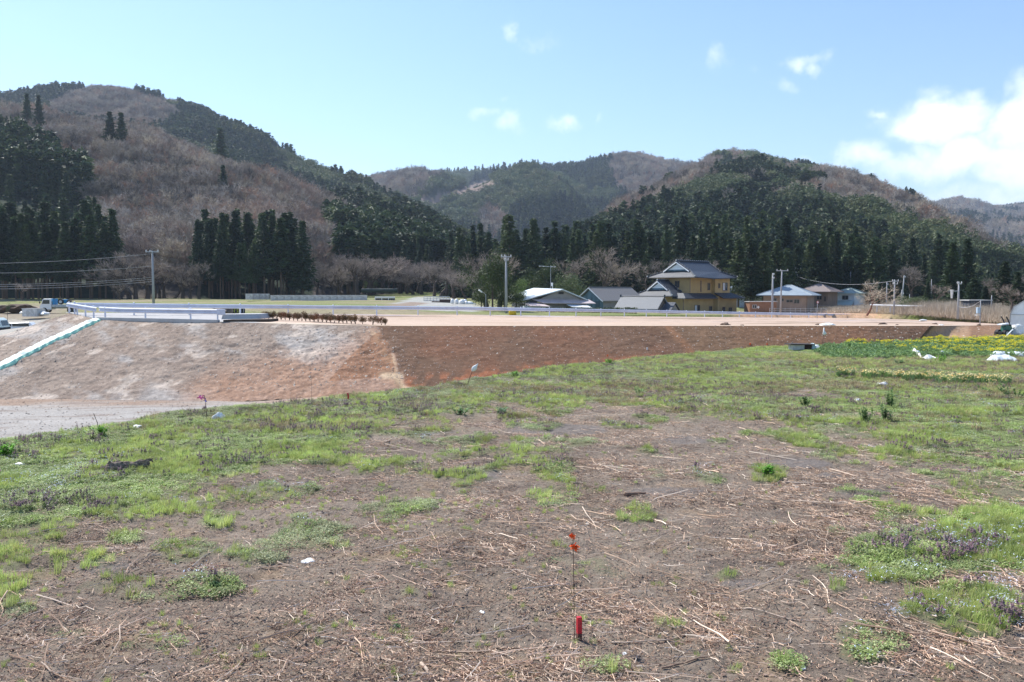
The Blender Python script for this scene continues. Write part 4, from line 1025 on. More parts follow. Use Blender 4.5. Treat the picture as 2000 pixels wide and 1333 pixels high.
# weeds and grass
X, Y = cand(230000, 4.6, 56, 1.12)
g_, px_, py_ = green_amt(X, Y); d_ = edge_d(X, Y)
pt = fbm(X * .9, Y * .9, 511, 4)
k = (R3.random(len(X)) < g_ ** 1.6 * (.32 + .68 * sst(.34, .54, pt)) ) & (d_ < .5); X, Y, px_, py_, g_ = X[k], Y[k], px_[k], py_[k], g_[k]; n = len(X); print('weeds', n)
sp = fbm(X * .8 + 31, Y * .8, 513, 4) + R3.normal(0, .05, n)
isg = sp > .53
sc_ = (.42 + .55 * R3.random(n) ** 1.3) * (1 + .25 * sst(20, 40, Y))
P_ = put(X, Y)
q = isg; m_ = q.sum(); scatter('grass', P_[q], rotz(m_, .1), uni(sc_[q]), R3.integers(0, 4, m_), tufts, 'fresh green grass tufts growing across the field', 'grass')
q = ~isg; m_ = q.sum(); vid = R3.integers(0, 3, m_); pl_ = sst(.5, .6, fbm(X[q] * .45 + 7, Y[q] * .45, 514, 4)); vid = np.where(R3.random(m_) < .15 + pl_ * .8, 3, vid)
scatter('weeds', P_[q], rotz(m_, .1), uni(sc_[q]), vid, weeds, 'low green and grey green weeds covering the field', 'weeds')
X, Y = cand(16000, 4.8, 16, .9); g_, px_, py_ = green_amt(X, Y)
k = (g_ < .4) & (R3.random(len(X)) < .03 + .5 * sst(.56, .7, fbm(X * 1.9, Y * 1.9, 517, 3)) * sst(1500, 600, px_)); X, Y = X[k], Y[k]; n = len(X)
scatter('sprouts', put(X, Y), rotz(n, .1), uni(R3.uniform(.22, .5, n)), R3.integers(0, 4, n), tufts, 'tiny green sprouts dotted over the bare soil', 'grass')
# dry grass in the far part
X, Y = cand(26000, 16, 54, 1.3); g_, px_, py_ = green_amt(X, Y)
k = (g_ > .4) & (edge_d(X, Y) < 0) & (R3.random(len(X)) < .15 + .85 * sst(.48, .62, fbm(X * .3, Y * .5, 521, 4))) & (py_ > 690); X, Y = X[k], Y[k]; n = len(X)
scatter('dry_grass', put(X, Y), rotz(n, .1), uni(R3.uniform(1, 1.9, n)), R3.integers(0, 2, n), dryt, 'dry straw coloured grass among the weeds', 'dry grass')
# dead nettles
X, Y = cand(60000, 4.6, 36, 1.1); g_, px_, py_ = green_amt(X, Y)
pn = fbm(X * .7 + 3, Y * .9, 531, 4)
dens = sst(.52, .64, pn) * .55 * (g_ > .5) * sst(960, 880, py_) + .05 * (g_ > .5) * sst(1000, 900, py_)
for cx, cy, rx, ry, s in ((130, 990, 190, 22, .6), (1790, 1085, 110, 34, 1), (1910, 1085, 60, 34, .7), (1850, 1200, 90, 22, .8), (1950, 1230, 60, 34, .7), (1880, 1160, 60, 14, .4), (1650, 1255, 60, 12, .25), (615, 1040, 22, 8, .8), (425, 1135, 22, 8, .6), (680, 800, 220, 34, .35), (1350, 770, 240, 26, .5), (1000, 735, 220, 14, .5), (1230, 720, 160, 14, .4), (1700, 790, 240, 26, .2), (450, 850, 140, 24, .25), (100, 890, 140, 30, .12)):
    dens = np.maximum(dens, s * sst(1.2, .5, ((px_ - cx) / rx) ** 2 + ((py_ - cy) / ry) ** 2) * (.35 + .65 * sst(.42, .56, pn)))
k = (R3.random(len(X)) < dens * .38) & (edge_d(X, Y) < -.2); X, Y = X[k], Y[k]; n = len(X); print('nettles', n)
scatter('dead_nettles', put(X, Y, .01), rotz(n, .06), uni(R3.uniform(.55, 1.0, n)), R3.integers(0, 4, n), nets, 'purple topped dead nettles in drifts over the weeds', 'wild flowers')
# speedwell
X, Y = cand(26000, 4.6, 30, 1.0); g_, px_, py_ = green_amt(X, Y)
dens = .25 * sst(.56, .66, fbm(X * .6 + 9, Y * .8, 541, 4)) * (g_ > .5)
for cx, cy, rx, ry, s in ((1930, 1060, 150, 26, 1), (1740, 1130, 110, 18, .8), (1830, 1200, 120, 26, .7), (1970, 1180, 60, 50, .6)):
    dens = np.maximum(dens, s * sst(1.2, .5, ((px_ - cx) / rx) ** 2 + ((py_ - cy) / ry) ** 2))
k = R3.random(len(X)) < dens * .45; X, Y = X[k], Y[k]; n = len(X)
scatter('speedwell', put(X, Y, .03), rotz(n), uni(R3.uniform(.8, 1.3, n)), R3.integers(0, 2, n), blus, 'tiny pale blue flowers dotted through the green patches', 'wild flowers')
# stones on the slope and the track
m_stone = leaf_mat('small_stones', [lin(c) for c in ((176, 164, 150), (140, 122, 108), (198, 190, 178), (120, 96, 80))], trans=0, rough=.9)
def stone_mesh(seed):
    rs = np.random.default_rng(seed); out = []
    for _ in range(1):
        c = np.zeros(3); s = .05 + .03 * rs.random()
        v = np.array([(1, 0, 0), (0, 1, 0), (-1, 0, 0), (0, -1, 0), (.3, .2, .45)], float) * s * (.6 + .8 * rs.random((5, 1)))
        for a, b, d in ((0, 1, 4), (1, 2, 4), (2, 3, 4), (3, 0, 4)): out.append(v[[a, b, d]] + c)
    return tri_mesh('stone_patch', np.array(out), m_stone)
stones = [stone_mesh(600 + i) for i in range(4)]
V = np.empty((0, 3))
sv = embank.data; co_ = np.empty(len(sv.vertices) * 3, np.float32); sv.vertices.foreach_get('co', co_); co_ = co_.reshape(ns, -1, 3)
i_ = R3.integers(0, ns - 1, 14000); j_ = R3.integers(0, co_.shape[1] - 12, 14000)
keepm = R3.random(14000) < np.where(i_ < ns * 5.1 / 12, 1, .10)
i_, j_ = i_[keepm], j_[keepm]; p = co_[i_, j_]; n = len(p); r = rotz(n); r[:, 0] = .55
r[:, 2] = 0
s_ = .25 + .9 * R3.random(n) ** 3
scatter('slope_stones', p, r, uni(s_), R3.integers(0, 4, n), stones, 'pale stones scattered over the earth embankment', 'stones')
n = 9000; X = R3.uniform(-70, -8, n); Y = R3.uniform(16, 47, n); k = edge_d(X, Y) > 1.5; X, Y = X[k], Y[k]; n = len(X)
scatter('track_gravel', np.stack([X, Y, zlow(X) - .02], -1), rotz(n), uni(R3.uniform(.4, .9, n)), R3.integers(0, 4, n), stones, 'loose grey gravel on the track below the bank', 'gravel')

# --- flower plots on the right
m_rape = leaf_mat('rape_flowers', [lin(c) for c in ((226, 214, 30), (240, 226, 60), (206, 190, 24))], trans=.3)
m_kale = leaf_mat('plot_leaves', [lin(c) * 1.1 for c in ((104, 130, 80), (120, 146, 86), (108, 136, 98), (132, 154, 92))], trans=.3)
m_daf = leaf_mat('daffodil_flowers', [lin(c) for c in ((244, 224, 140), (250, 236, 190), (246, 196, 110))], trans=.3)
def combo(a, b, m1, m2):
    return tri_mesh('plant', np.concatenate([a, b]), [m1, m2], [0] * len(a) + [1] * len(b))
def tri_of(me):
    c = np.empty(len(me.vertices) * 3, np.float32); me.vertices.foreach_get('co', c); return c.reshape(-1, 3, 3)
rapes = [combo(tri_of(leaflets(60, .14, .30, .05, m_kale, 700 + i)), tri_of(leaflets(24, .10, .07, .026, m_rape, 710 + i)) + [0, 0, .30], m_kale, m_rape) for i in range(3)]
kales = [leaflets(90, .20, .30, .07, m_kale, 720 + i) for i in range(3)]
dafs = [combo(tri_of(blades(26, .30, .07, .008, m_kale, 730 + i, .4)), tri_of(leaflets(12, .10, .10, .035, m_daf, 740 + i)) + [0, 0, .24], m_kale, m_daf) for i in range(2)]
X = R3.uniform(14, 48, 26000); Y = R3.uniform(36, 64, 26000); px_, py_ = proj(X, Y, field_z(X, Y, False))
n1 = fbm(X * .25, Y * 1.1, 551, 3)
yl = inpoly(px_, py_ + (n1 - .5) * 8, [(1650, 676), (1745, 676), (1850, 668), (2060, 664), (2500, 660), (2500, 700), (2060, 699), (1900, 699), (1800, 694), (1740, 688), (1660, 682)])
gr = inpoly(px_, py_ + (n1 - .5) * 10, [(1600, 680), (1650, 676), (1850, 667), (2060, 663), (2500, 660), (2500, 730), (2060, 724), (1800, 716), (1640, 706), (1590, 694)])
k = yl & (R3.random(len(X)) < .06 + .75 * sst(.44, .62, n1)); p = put(X[k], Y[k]); n = len(p); print('rape', n)
scatter('yellow_flower_plot', p, rotz(n, .08), uni(R3.uniform(.7, 1.1, n)), R3.integers(0, 3, n), rapes, 'rows of bright yellow blossoms on green stems in the plot at the right', 'flower bed')
k = gr & (R3.random(len(X)) < .6); p = put(X[k], Y[k]); n = len(p)
scatter('leafy_crop', p, rotz(n, .08), uni(R3.uniform(.4, .85, n)), R3.integers(0, 3, n), kales, 'dark green leafy crop in front of the yellow blossoms', 'crop')
dl = [(1640, 738), (1662, 740), (1700, 742), (1760, 745), (1830, 750), (1900, 753), (1965, 755)]
pts = []
for px0 in R3.uniform(1636, 1972, 210):
    if 1668 < px0 < 1684: continue
    py0 = np.interp(px0, [a for a, b in dl], [b for a, b in dl]) + R3.normal(0, 1.6)
    D = EYE / ((py0 - HY) / F - .01); q = P(px0, py0, D); pts.append((q[0], q[1]))
pts = np.array(pts); n = len(pts)
scatter('daffodil_row', put(pts[:, 0], pts[:, 1]), rotz(n, .08), uni(R3.uniform(.6, 1.0, n)), R3.integers(0, 2, n), dafs, 'row of pale yellow daffodils crossing the weedy field', 'flower bed')
# reeds / orchard thicket
m_reed = leaf_mat('dry_thicket_twigs', [lin(c) * 1.5 for c in ((164, 154, 138), (146, 134, 120), (180, 168, 148), (136, 124, 108), (146, 132, 120))], trans=0, rough=.9)
def thick_mesh(seed, n=170):
    rs = np.random.default_rng(seed); b = np.stack([rs.normal(0, .8, n), rs.normal(0, .8, n), rs.random(n) * .8], -1)
    a = rs.random(n) * 6.28; t = b + np.stack([np.cos(a) * rs.random(n) * .7, np.sin(a) * rs.random(n) * .7, .5 + 1.4 * rs.random(n)], -1)
    v = np.cross(t - b, rs.normal(0, 1, (n, 3))); v /= np.linalg.norm(v, axis=1, keepdims=True); v *= .016
    return tri_mesh('thicket', np.stack([b - v, b + v, t], 1), m_reed)
thk = [thick_mesh(800 + i) for i in range(4)]
pts = []
for _ in range(2200):
    px0 = R3.uniform(1600, 2120); t = R3.random()
    yb = np.interp(px0, [1600, 1680, 1760, 1850, 2000, 2120], [613, 613, 615, 621, 636, 645]); D0 = np.interp(px0, [1600, 1700, 1850, 2000, 2120], [140, 128, 103, 88, 84])
    q = P(px0, yb, D0 + 1.5 + 34 * t); q[2] = P(px0, yb, D0)[2] + .02 * t; pts.append(q)
pts = np.array(pts); n = len(pts)
scatter('dry_thicket', pts, rotz(n, .05), np.stack([np.full(n, 1.1), np.full(n, 1.1), R3.uniform(.5, .95, n) * np.interp(proj(pts[:, 0], pts[:, 1], pts[:, 2])[0], [1690, 1760], [.5, 1])], -1), R3.integers(0, 4, n), thk, 'pale dry thicket of orchard twigs and reeds behind the platform', 'thicket')
# bank vegetation of the far side of the platform
# ================================================================== MAN-MADE THINGS
def gz(px, py, D): return Vector(P(px, py, D))
def vz(X, Y): return float(valley_z(np.array([X]), np.array([Y]))[0])
def fpt(px, py):
    """point on the foreground field seen at px, py"""
    D = 10.0
    for _ in range(9):
        q = P(px, py, D); z = float(field_z(np.array([q[0]]), np.array([q[1]]), False)[0])
        D = D * (EYE - z) / max(EYE - q[2], .05) if abs(EYE - q[2]) > 1e-6 else D
    q = P(px, py, D); q[2] = float(field_z(np.array([q[0]]), np.array([q[1]]))[0]); return Vector(q)
W = dict(
    white=mat('white_paint', (.72, .74, .76), .45, var=.06, scale=2, dirt=(.45, .42, .38)),
    rail=mat('guard_rail_paint', (.66, .68, .77), .45, var=.06, scale=1.5, dirt=(.46, .47, .56)),
    conc=mat('concrete', (.56, .555, .55), .9, var=.18, scale=2.5, bump=.3, dirt=(.25, .235, .22)),
    concl=mat('pale_concrete', (.46, .455, .445), .9, var=.1, scale=1.2, bump=.2, dirt=(.42, .39, .36)),
    dark=mat('dark_rubber', (.03, .03, .032), .8, var=.2),
    glass=mat('window_glass', (.03, .04, .045), .12, var=.2, scale=1, spec=.7),
    curtain=mat('curtain', (.55, .56, .58), .8, var=.1),
    yellow=mat('ochre_wall', (.40, .285, .135), .9, var=.12, scale=.8, bump=.2, dirt=(.32, .24, .14)),
    brownw=mat('brown_siding', (.235, .175, .135), .9, var=.15, scale=1, dirt=(.15, .12, .10)),
    tanw=mat('tan_siding', (.33, .265, .215), .9, var=.12, scale=1, dirt=(.25, .2, .16)),
    greyw=mat('grey_siding', (.30, .28, .27), .9, var=.15, scale=1, dirt=(.2, .18, .17)),
    whitew=mat('white_siding', (.66, .70, .74), .8, var=.08, scale=1, dirt=(.5, .5, .5)),
    bluew=mat('blue_metal_siding', (.085, .155, .20), .7, var=.2, scale=1.5, dirt=(.06, .09, .11)),
    plaster=mat('white_plaster', (.84, .88, .92), .8, var=.05),
    tile=None, roofw=mat('white_metal_roof', (.62, .68, .70), .45, var=.08, scale=.8, dirt=(.5, .42, .40)),
    roofp=mat('pink_grey_roof', (.56, .47, .46), .6, var=.12, scale=.8, dirt=(.42, .32, .30)),
    roofb=mat('bluegrey_roof', (.26, .31, .35), .5, var=.12, scale=.8), roofg=mat('pale_green_roof', (.46, .55, .52), .5, var=.1),
    wood=mat('weathered_wood', (.22, .16, .12), .9, var=.3, scale=8, bump=.3), steel=mat('galvanised_steel', (.42, .44, .46), .45, metal=.5, var=.1),
    pole=mat('concrete_pole', (.33, .34, .36), .85, var=.1, scale=2), red=mat('red_paint', (.50, .02, .035), .5, var=.15, scale=30, dirt=(.20, .05, .05)),
    orange=mat('orange_ribbon', (.85, .13, .02), .6, var=.1), pink=mat('pink_ribbon', (.80, .16, .42), .6), blue=mat('blue_paint', (.02, .25, .50), .5, var=.15),
    green=mat('green_paint', (.03, .13, .09), .5), rust=mat('rusty_rod', (.16, .11, .085), .8, metal=.3), yel=mat('yellow_plastic', (.75, .48, .03), .5),
    plastic=mat('white_plastic', (.78, .78, .76), .35, var=.06, scale=12), sheet=mat('plastic_sheeting', (.62, .66, .66), .3, var=.25, scale=6, bump=.4, bscale=14),
    cable=mat('cable', (.45, .46, .48), .5), ins=mat('insulator', (.62, .62, .60), .3), black=mat('black_sheet', (.035, .04, .05), .35, var=.5, scale=8, bump=.6, bscale=12))
def tile_mat(name, a, b, f=3.3):
    m, nt, bs = new_mat(name)
    tc = N(nt, 'ShaderNodeTexCoord'); wv = N(nt, 'ShaderNodeTexWave', wave_type='BANDS', bands_direction='X'); wv.inputs['Scale'].default_value = f; wv.inputs['Distortion'].default_value = .3
    w2 = N(nt, 'ShaderNodeTexWave', wave_type='BANDS', bands_direction='Z'); w2.inputs['Scale'].default_value = f * 1.2
    nt.links.new(tc.outputs['Object'], wv.inputs['Vector']); nt.links.new(tc.outputs['Object'], w2.inputs['Vector'])
    mu = N(nt, 'ShaderNodeMath', operation='MULTIPLY'); nt.links.new(wv.outputs['Fac'], mu.inputs[0]); nt.links.new(w2.outputs['Fac'], mu.inputs[1])
    mx = N(nt, 'ShaderNodeMix', data_type='RGBA'); nt.links.new(mu.outputs[0], mx.inputs['Factor']); mx.inputs['A'].default_value = (*a, 1); mx.inputs['B'].default_value = (*b, 1)
    nt.links.new(mx.outputs['Result'], bs.inputs['Base Color']); bs.inputs['Roughness'].default_value = .5
    bu = N(nt, 'ShaderNodeBump'); bu.inputs['Strength'].default_value = .6; bu.inputs['Distance'].default_value = .05; nt.links.new(mu.outputs[0], bu.inputs['Height']); nt.links.new(bu.outputs['Normal'], bs.inputs['Normal'])
    return m
W['tile'] = tile_mat('dark_roof_tiles', (.032, .040, .055), (.055, .066, .088)); W['tileg'] = tile_mat('grey_roof_tiles', (.15, .155, .16), (.34, .35, .36), 4)
W['tileb'] = tile_mat('brown_grey_roof_tiles', (.17, .155, .14), (.25, .23, .21), 2); W['tiler'] = tile_mat('brown_roof_tiles', (.20, .16, .15), (.30, .25, .23), 2)

# --- guard rails
def along(pts, s):
    L = [0]
    for a, b in zip(pts, pts[1:]): L.append(L[-1] + (Vector(b) - Vector(a)).length)
    s = min(max(s, 0), L[-1] - 1e-6)
    for i in range(len(pts) - 1):
        if s <= L[i + 1]:
            f = (s - L[i]) / (L[i + 1] - L[i]); return Vector(pts[i]).lerp(Vector(pts[i + 1]), f), (Vector(pts[i + 1]) - Vector(pts[i])).normalized()
def rail(name, pts, label, side, spacing=4.0, start=.3, end_cap=True):
    base = Vector(pts[0]); e = empty(name, base, label, 'guard rail')
    pts = [Vector(p) - base for p in pts]
    Lt = sum((b - a).length for a, b in zip(pts, pts[1:]))
    prof = [(.0, .80), (.035, .785), (.075, .74), (.075, .70), (.02, .655), (.0, .635), (.02, .615), (.075, .57), (.075, .53), (.035, .485), (.0, .47)]
    mb = MB(); n = max(2, int(Lt / 2)); V = []
    for i in range(n + 1):
        p, t = along(pts, Lt * i / n); nrm = Vector((t.y, -t.x, 0)).normalized() * side
        V.append([p + nrm * (.07 + a) + Vector((0, 0, z)) for a, z in prof] + [p + nrm * (.06 + a) + Vector((0, 0, z)) for a, z in prof[::-1]])
    m = len(V[0])
    vs = [q for r_ in V for q in r_]; fs = [(i * m + k, i * m + (k + 1) % m, (i + 1) * m + (k + 1) % m, (i + 1) * m + k) for i in range(n) for k in range(m)]
    fs += [tuple(range(m))[::-1], tuple(n * m + k for k in range(m))]
    mb.add(vs, fs); mb.build('beam', W['rail'], e)
    k = 0; s = start
    while s < Lt - .05:
        p, t = along(pts, s); mb = MB(); mb.tube([p + Vector((0, 0, -.5)), p + Vector((0, 0, .84))], .057, 10)
        mb.box(p + Vector((t.y, -t.x, 0)) * side * .055 + Vector((0, 0, .64)), (.09, .05, .14), math.atan2(t.y, t.x))
        po = mb.build('post', W['rail'], e)
        c = MB(); c.tube([p + Vector((0, 0, .84)), p + Vector((0, 0, .87)), p + Vector((0, 0, .885))], [.062, .05, .02], 10); c.build('post_cap', W['white'], po); s += spacing
    return e
far_pts = [P(137, 613, 60), P(420, 614.2, 66), P(640, 615, 71.5), P(900, 616, 78), P(1080, 617.4, 86), P(1240, 619, 95), P(1380, 620.6, 105), P(1500, 622, 115), P(1662, 624, 125)]
rail('guard_rail', far_pts, 'long white guard rail running along the far edge of the platform', 1)
rail('guard_rail', [P(134, 613, 60.4), P(172, 620, 58.2), P(192, 623.4, 57)], 'short white guard rail sloping down to the corner by the green gutter', 1, 1.42, .12)
rail('guard_rail', [P(197, 622.4, 57.0), P(211, 624.3, 56.6), P(314, 626.5, 54.9), P(434, 628.5, 53.6)], 'white guard rail along the near left edge above the bare slope', 1, 3.64, .5)
# end box of the near rail
e = empty('rail_end_box', P(434, 628.4, 53.65), 'white box shaped end piece of the near guard rail', 'rail end piece')
mb = MB(); mb.box((-.05, -.05, .62), (.5, .22, .36)); mb.build('body', W['rail'], e, bevel=.02)
mb = MB(); mb.tube([(-.3, .02, -.4), (-.3, .02, .55)], .055, 8); mb.build('post', W['rail'], e)
# kerb under near rail, slab
def strip(pts, wdt, h, side=1):
    mb = MB(); pr = None
    for i, p in enumerate(pts):
        p = Vector(p); t = (Vector(pts[min(i + 1, len(pts) - 1)]) - Vector(pts[max(i - 1, 0)])).normalized(); nn = Vector((-t.y, t.x, 0)).normalized() * wdt
        ring = [p, p + nn, p + nn + Vector((0, 0, h)), p + Vector((0, 0, h))]
        mb.v += [tuple(q) for q in ring]
        if i:
            b = (i - 1) * 4
            for k in range(4): mb.f.append((b + k, b + (k + 1) % 4, b + 4 + (k + 1) % 4, b + 4 + k)); mb.mi.append(0)
    n = len(pts); mb.f += [(3, 2, 1, 0), tuple((n - 1) * 4 + k for k in range(4))]; mb.mi += [0, 0]
    return mb
kb = strip([Vector(P(188, 625, 56.4)) + Vector((0, 0, -.12)), Vector(P(250, 626.5, 55.3)) + Vector((0, 0, -.12)), Vector(P(340, 628.4, 54.1)) + Vector((0, 0, -.12)), Vector(P(425, 630.6, 53.2)) + Vector((0, 0, -.12))], .25, .30)
o = kb.build('concrete_kerb', W['concl'], bevel=.02); tag(o, 'pale concrete kerb under the near left guard rail', 'kerb')
mb = MB(); q0 = Vector(P(432, 624, 53.6)); q1 = Vector(P(508, 623, 55.5)); dz = Vector((0, 0, .32)); bk = Vector((.3, 2.2, 0))
mb.add([q0, q1, q1 + bk, q0 + bk, q0 + dz + bk * .1, q1 + dz + bk * .1 - Vector((.18, 0, 0)), q1 + dz + bk - Vector((.18, 0, 0)), q0 + dz + bk], [(0, 3, 2, 1), (4, 5, 6, 7), (0, 1, 5, 4), (1, 2, 6, 5), (2, 3, 7, 6), (3, 0, 4, 7)])
tag(mb.build('concrete_slab', W['concl'], bevel=.015), 'long pale concrete slab lying right of the near guard rail end', 'concrete slab')
mb = MB(); q0 = Vector(P(436, 630.4, 53.2)); q1 = Vector(P(528, 628.6, 54.6)); dz = Vector((0, 0, .17)); bk = Vector((.2, 1.2, 0))
mb.add([q0 - Vector((0, 0, .1)), q1 - Vector((0, 0, .1)), q1 + bk, q0 + bk, q0 + dz, q1 + dz * .9, q1 + dz + bk, q0 + dz + bk], [(0, 3, 2, 1), (4, 5, 6, 7), (0, 1, 5, 4), (1, 2, 6, 5), (2, 3, 7, 6), (3, 0, 4, 7)])
tag(mb.build('timber_sill', mat('dark_timber', (.06, .045, .035), .9, var=.3)), 'dark brown timber sill in front of the pale concrete slab', 'timber')

# --- gutter down the slope covered by pale green sheet
gq = [P(190, 625.5, 56.3), P(150, 640, 54.8), P(100, 661, 52.9), P(50, 683, 51), P(0, 707, 49.2), P(-60, 737, 47.6), P(-108, 760, 46.4)]
wq = 34
mb = MB(); mb.m = 0
gl = [np.array(q) for q in gq]; S = []
for i in range(61):
    t = i / 60 * (len(gl) - 1); k = min(int(t), len(gl) - 2); p = gl[k] * (1 - (t - k)) + gl[k + 1] * (t - k)
    # real slope height under the strip
    d2 = ((co_[..., :2] - p[:2]) ** 2).sum(-1); j = np.unravel_index(d2.argmin(), d2.shape); p = p.copy(); p[2] = co_[j][2] + .06
    S.append(p)
S = np.array(S); S[:, 2] = np.convolve(np.pad(S[:, 2], 4, mode='edge'), np.ones(9) / 9, 'valid')
for i, p in enumerate(S):
    t = S[min(i + 1, 60)] - S[max(i - 1, 0)]; t /= np.linalg.norm(t); nn = np.cross(t, [0, 0, 1]); nn /= np.linalg.norm(nn); nn = -nn if nn[1] > 0 else nn
    j = .03 * math.sin(i * 2.1) + random.uniform(-.02, .02)
    nz_ = np.array([0, 0, 1.])
    for a, b in ((-.32, -.12), (-.30, .13 + j), (.0, .17 + j), (.28, .08 + j), (.40, -.04), (.42, -.16)): mb.v.append(tuple(p + nn * (a + j) + nz_ * b))
for i in range(60):
    for k in range(5): b = i * 6 + k; mb.f.append((b, b + 6, b + 7, b + 1)); mb.mi.append(0 if k < 3 else 1)
o = mb.build('slope_gutter', [mat('pale_green_sheet', (.56, .66, .60), .5, var=.2, scale=4, bump=.4, bscale=6), mat('green_sheet_side', (.34, .66, .50), .5, var=.1, scale=3)], smooth=False)
tag(o, 'pale green sheeted gutter running down the left slope from the rail corner', 'gutter')

# --- small shrubs in a row on the platform
ms = m_shr
def shrub_meshes(seed):
    rs = np.random.default_rng(seed)
    cr = tri_mesh('shrub_crown', blob_tris(rs, 700, w=.62, s=.10, zc=.52, hh=.22, lobes=8), ms)
    a = rs.random(5) * 6.28; st = tube_tris(np.zeros((5, 3)) + [0, 0, -.1], np.stack([np.cos(a) * .22, np.sin(a) * .22, np.full(5, .55)], -1), .03, .015)
    return cr, tri_mesh('shrub_stems', st, m_bark)
shr = [shrub_meshes(900 + i) for i in range(4)]
def shrub(p, h, i):
    e = empty('shrub', p, 'small reddish brown shrub in the row along the near edge of the platform', 'shrub', 'row of young shrubs on the platform', random.random() * 6)
    for nm, me in zip(('crown', 'stem'), shr[i % 4]):
        c = bpy.data.objects.new(nm, me); COL.objects.link(c); c.parent = e; c.scale = (h, h, h)
xs_ = list(np.linspace(517, 694, 23)) + [708, 728, 745, 752]
for i, x in enumerate(xs_):
    y = np.interp(x, [515, 600, 694, 757], [621.5, 627, 631.5, 635.2]); D = np.interp(x, [515, 757], [57.5, 52.2])
    shrub(P(x, y, D), random.uniform(.48, .66), i)

# --- utility poles
def pole(px, py, D, ytop, label, r=.16, arms=((.25, 1.6),), tr=False, rz=.2, name='utility_pole', extra=None, lean=0, grp=None):
    b = gz(px, py, D); h = P(px, ytop, D)[2] - b.z
    e = empty(name, b, label, 'utility pole', grp, rz)
    mb = MB(); mb.tube([(0, 0, -.6), (lean * .5, 0, h * .5), (lean, 0, h)], [r, r * .8, r * .6], 12); mb.build('shaft', W['pole'], e, True)
    for off, ln in arms:
        mb = MB(); mb.box((lean, -.12, h - off), (ln, .09, .10)); a = mb.build('crossarm', W['steel'], e)
        for sx in (-.45, -.15, .45):
            c = MB(); c.tube([(lean + sx * ln, -.12, h - off + .05), (lean + sx * ln, -.12, h - off + .14), (lean + sx * ln, -.12, h - off + .26)], [.05, .075, .03], 8); c.build('insulator', W['ins'], a)
    if tr:
        for sx in (-.38, .38):
            mb = MB(); mb.tube([(lean + sx, -.25, h - tr - .45), (lean + sx, -.25, h - tr + .4)], .22, 12); mb.build('transformer', W['ins'], e)
        mb = MB(); mb.box((lean, -.1, h - tr - .5), (1.3, .12, .1)); mb.build('bracket', W['steel'], e)
    if extra: extra(e, h)
    return e, b + Vector((lean, 0, h))
po1, t1 = pole(300, 592, 100, 490, 'grey concrete utility pole alone in front of the left cedar grove', .17, ((.15, 1.5),), rz=.15)
po2, t2 = pole(988.5, 609, 96, 500, 'tall grey utility pole beside the evergreens left of the white roofed house', .17, ((.12, 1.2), (.5, .5)))
def lamp_head(e, h):
    mb = MB(); mb.tube([(0, 0, h - .1), (-.25, -.2, h + .15), (-.6, -.4, h + .25)], [.03, .03, .03], 6); a = mb.build('arm', W['steel'], e)
    mb = MB(); mb.box((-.75, -.5, h + .38), (.5, .22, .12), .6, tilt=.5); mb.build('lamp_housing', W['white'], a)
pole(949, 604, 100, 575, 'short street lamp with white tilted head in front of the evergreens', .05, (), name='street_lamp', extra=lamp_head)
pole(1508, 616, 118, 536, 'grey concrete pole in front of the small metal shed, plain top', .17, ((.1, .25), (.6, .3)), rz=.3)
pole(1524, 611, 128, 528, 'grey utility pole with wide crossarm in front of the long grey roofed house', .15, ((.1, 1.9),), rz=.1, lean=.15)
pole(1556, 602, 165, 524, 'utility pole with transformers behind the long grey roofed house', .17, ((.15, 1.6), (.9, 1.2)), tr=3.2, rz=.5)
pole(1660, 590, 170, 531, 'plain grey pole behind the white two storey house', .14, (), rz=.2)
pole(1731, 603, 140, 551, 'thin pole with meter box left of the crossarmed pole on the right', .12, (), rz=.2, extra=lambda e, h: MB_disc(e, h))if False else None
pole(1731, 603, 140, 551, 'thin grey pole left of the crossarmed pole behind the thicket', .12, ((.5, .3),), rz=.2)
pole(1746, 607, 118, 547, 'crossarmed utility pole rising from the dry thicket', .14, ((.2, 1.2), (.6, .9)), rz=.4)
pole(1759, 600, 150, 566, 'short leaning pole right of the crossarmed pole', .12, ((.8, .6),), rz=.3, lean=.2)
pole(1761, 600, 160, 538, 'tall leaning grey pole right of the crossarmed pole', .16, ((.4, .4),), rz=.3, lean=.4)
pole(1776, 598, 160, 575, 'short wooden post right of the tall leaning pole', .10, ())
pole(1818, 598, 170, 546, 'thin pale pole between the cedars behind the thicket', .11, ())
def cam_box(e, h):
    mb = MB(); mb.box((-.55, 0, h - .9), (1.1, .07, .07)); a = mb.build('bracket', W['steel'], e)
    mb = MB(); mb.tube([(-.75, 0, h - 1.7), (-.75, 0, h - .75)], [.10, .17], 8); mb.build('transformer', W['ins'], a)
po3, t3 = pole(1871, 613, 92, 553, 'grey utility pole with side bracket in front of the tall cedar pair', .13, ((.1, .5),), rz=.0, extra=cam_box)
def meter(e, h):
    mb = MB(); mb.box((-.28, -.05, h - 1.0), (.34, .2, .6)); mb.build('meter_box', mat('pale_blue_box', (.40, .52, .62), .5), e, bevel=.02)
    mb = MB(); mb.box((-.3, -.02, h - 1.45), (.5, .25, .06)); mb.build('shelf', W['white'], e)
po4, t4 = pole(1914, 629, 82, 587, 'short slim service pole with a pale box at the edge of the thicket', .06, (), extra=meter, name='service_pole')
pole(1936, 610, 108, 577, 'white post behind the narrow olive cedar', .10, (), name='white_post')
def disc(e, h):
    mb = MB(); mb.tube([(0, -.06, h - .12), (0, -.10, h - .12)], .17, 20); d = mb.build('sign_disc', mat('red_sign', (.42, .10, .09), .5), e)
    mb = MB(); mb.tube([(0, -.101, h - .12), (0, -.107, h - .12)], .11, 20); mb.build('sign_face', W['white'], d)
pole(1596, 619, 113, 589, 'white post carrying a small round red sign behind the guard rail', .045, (), extra=disc, name='road_sign')
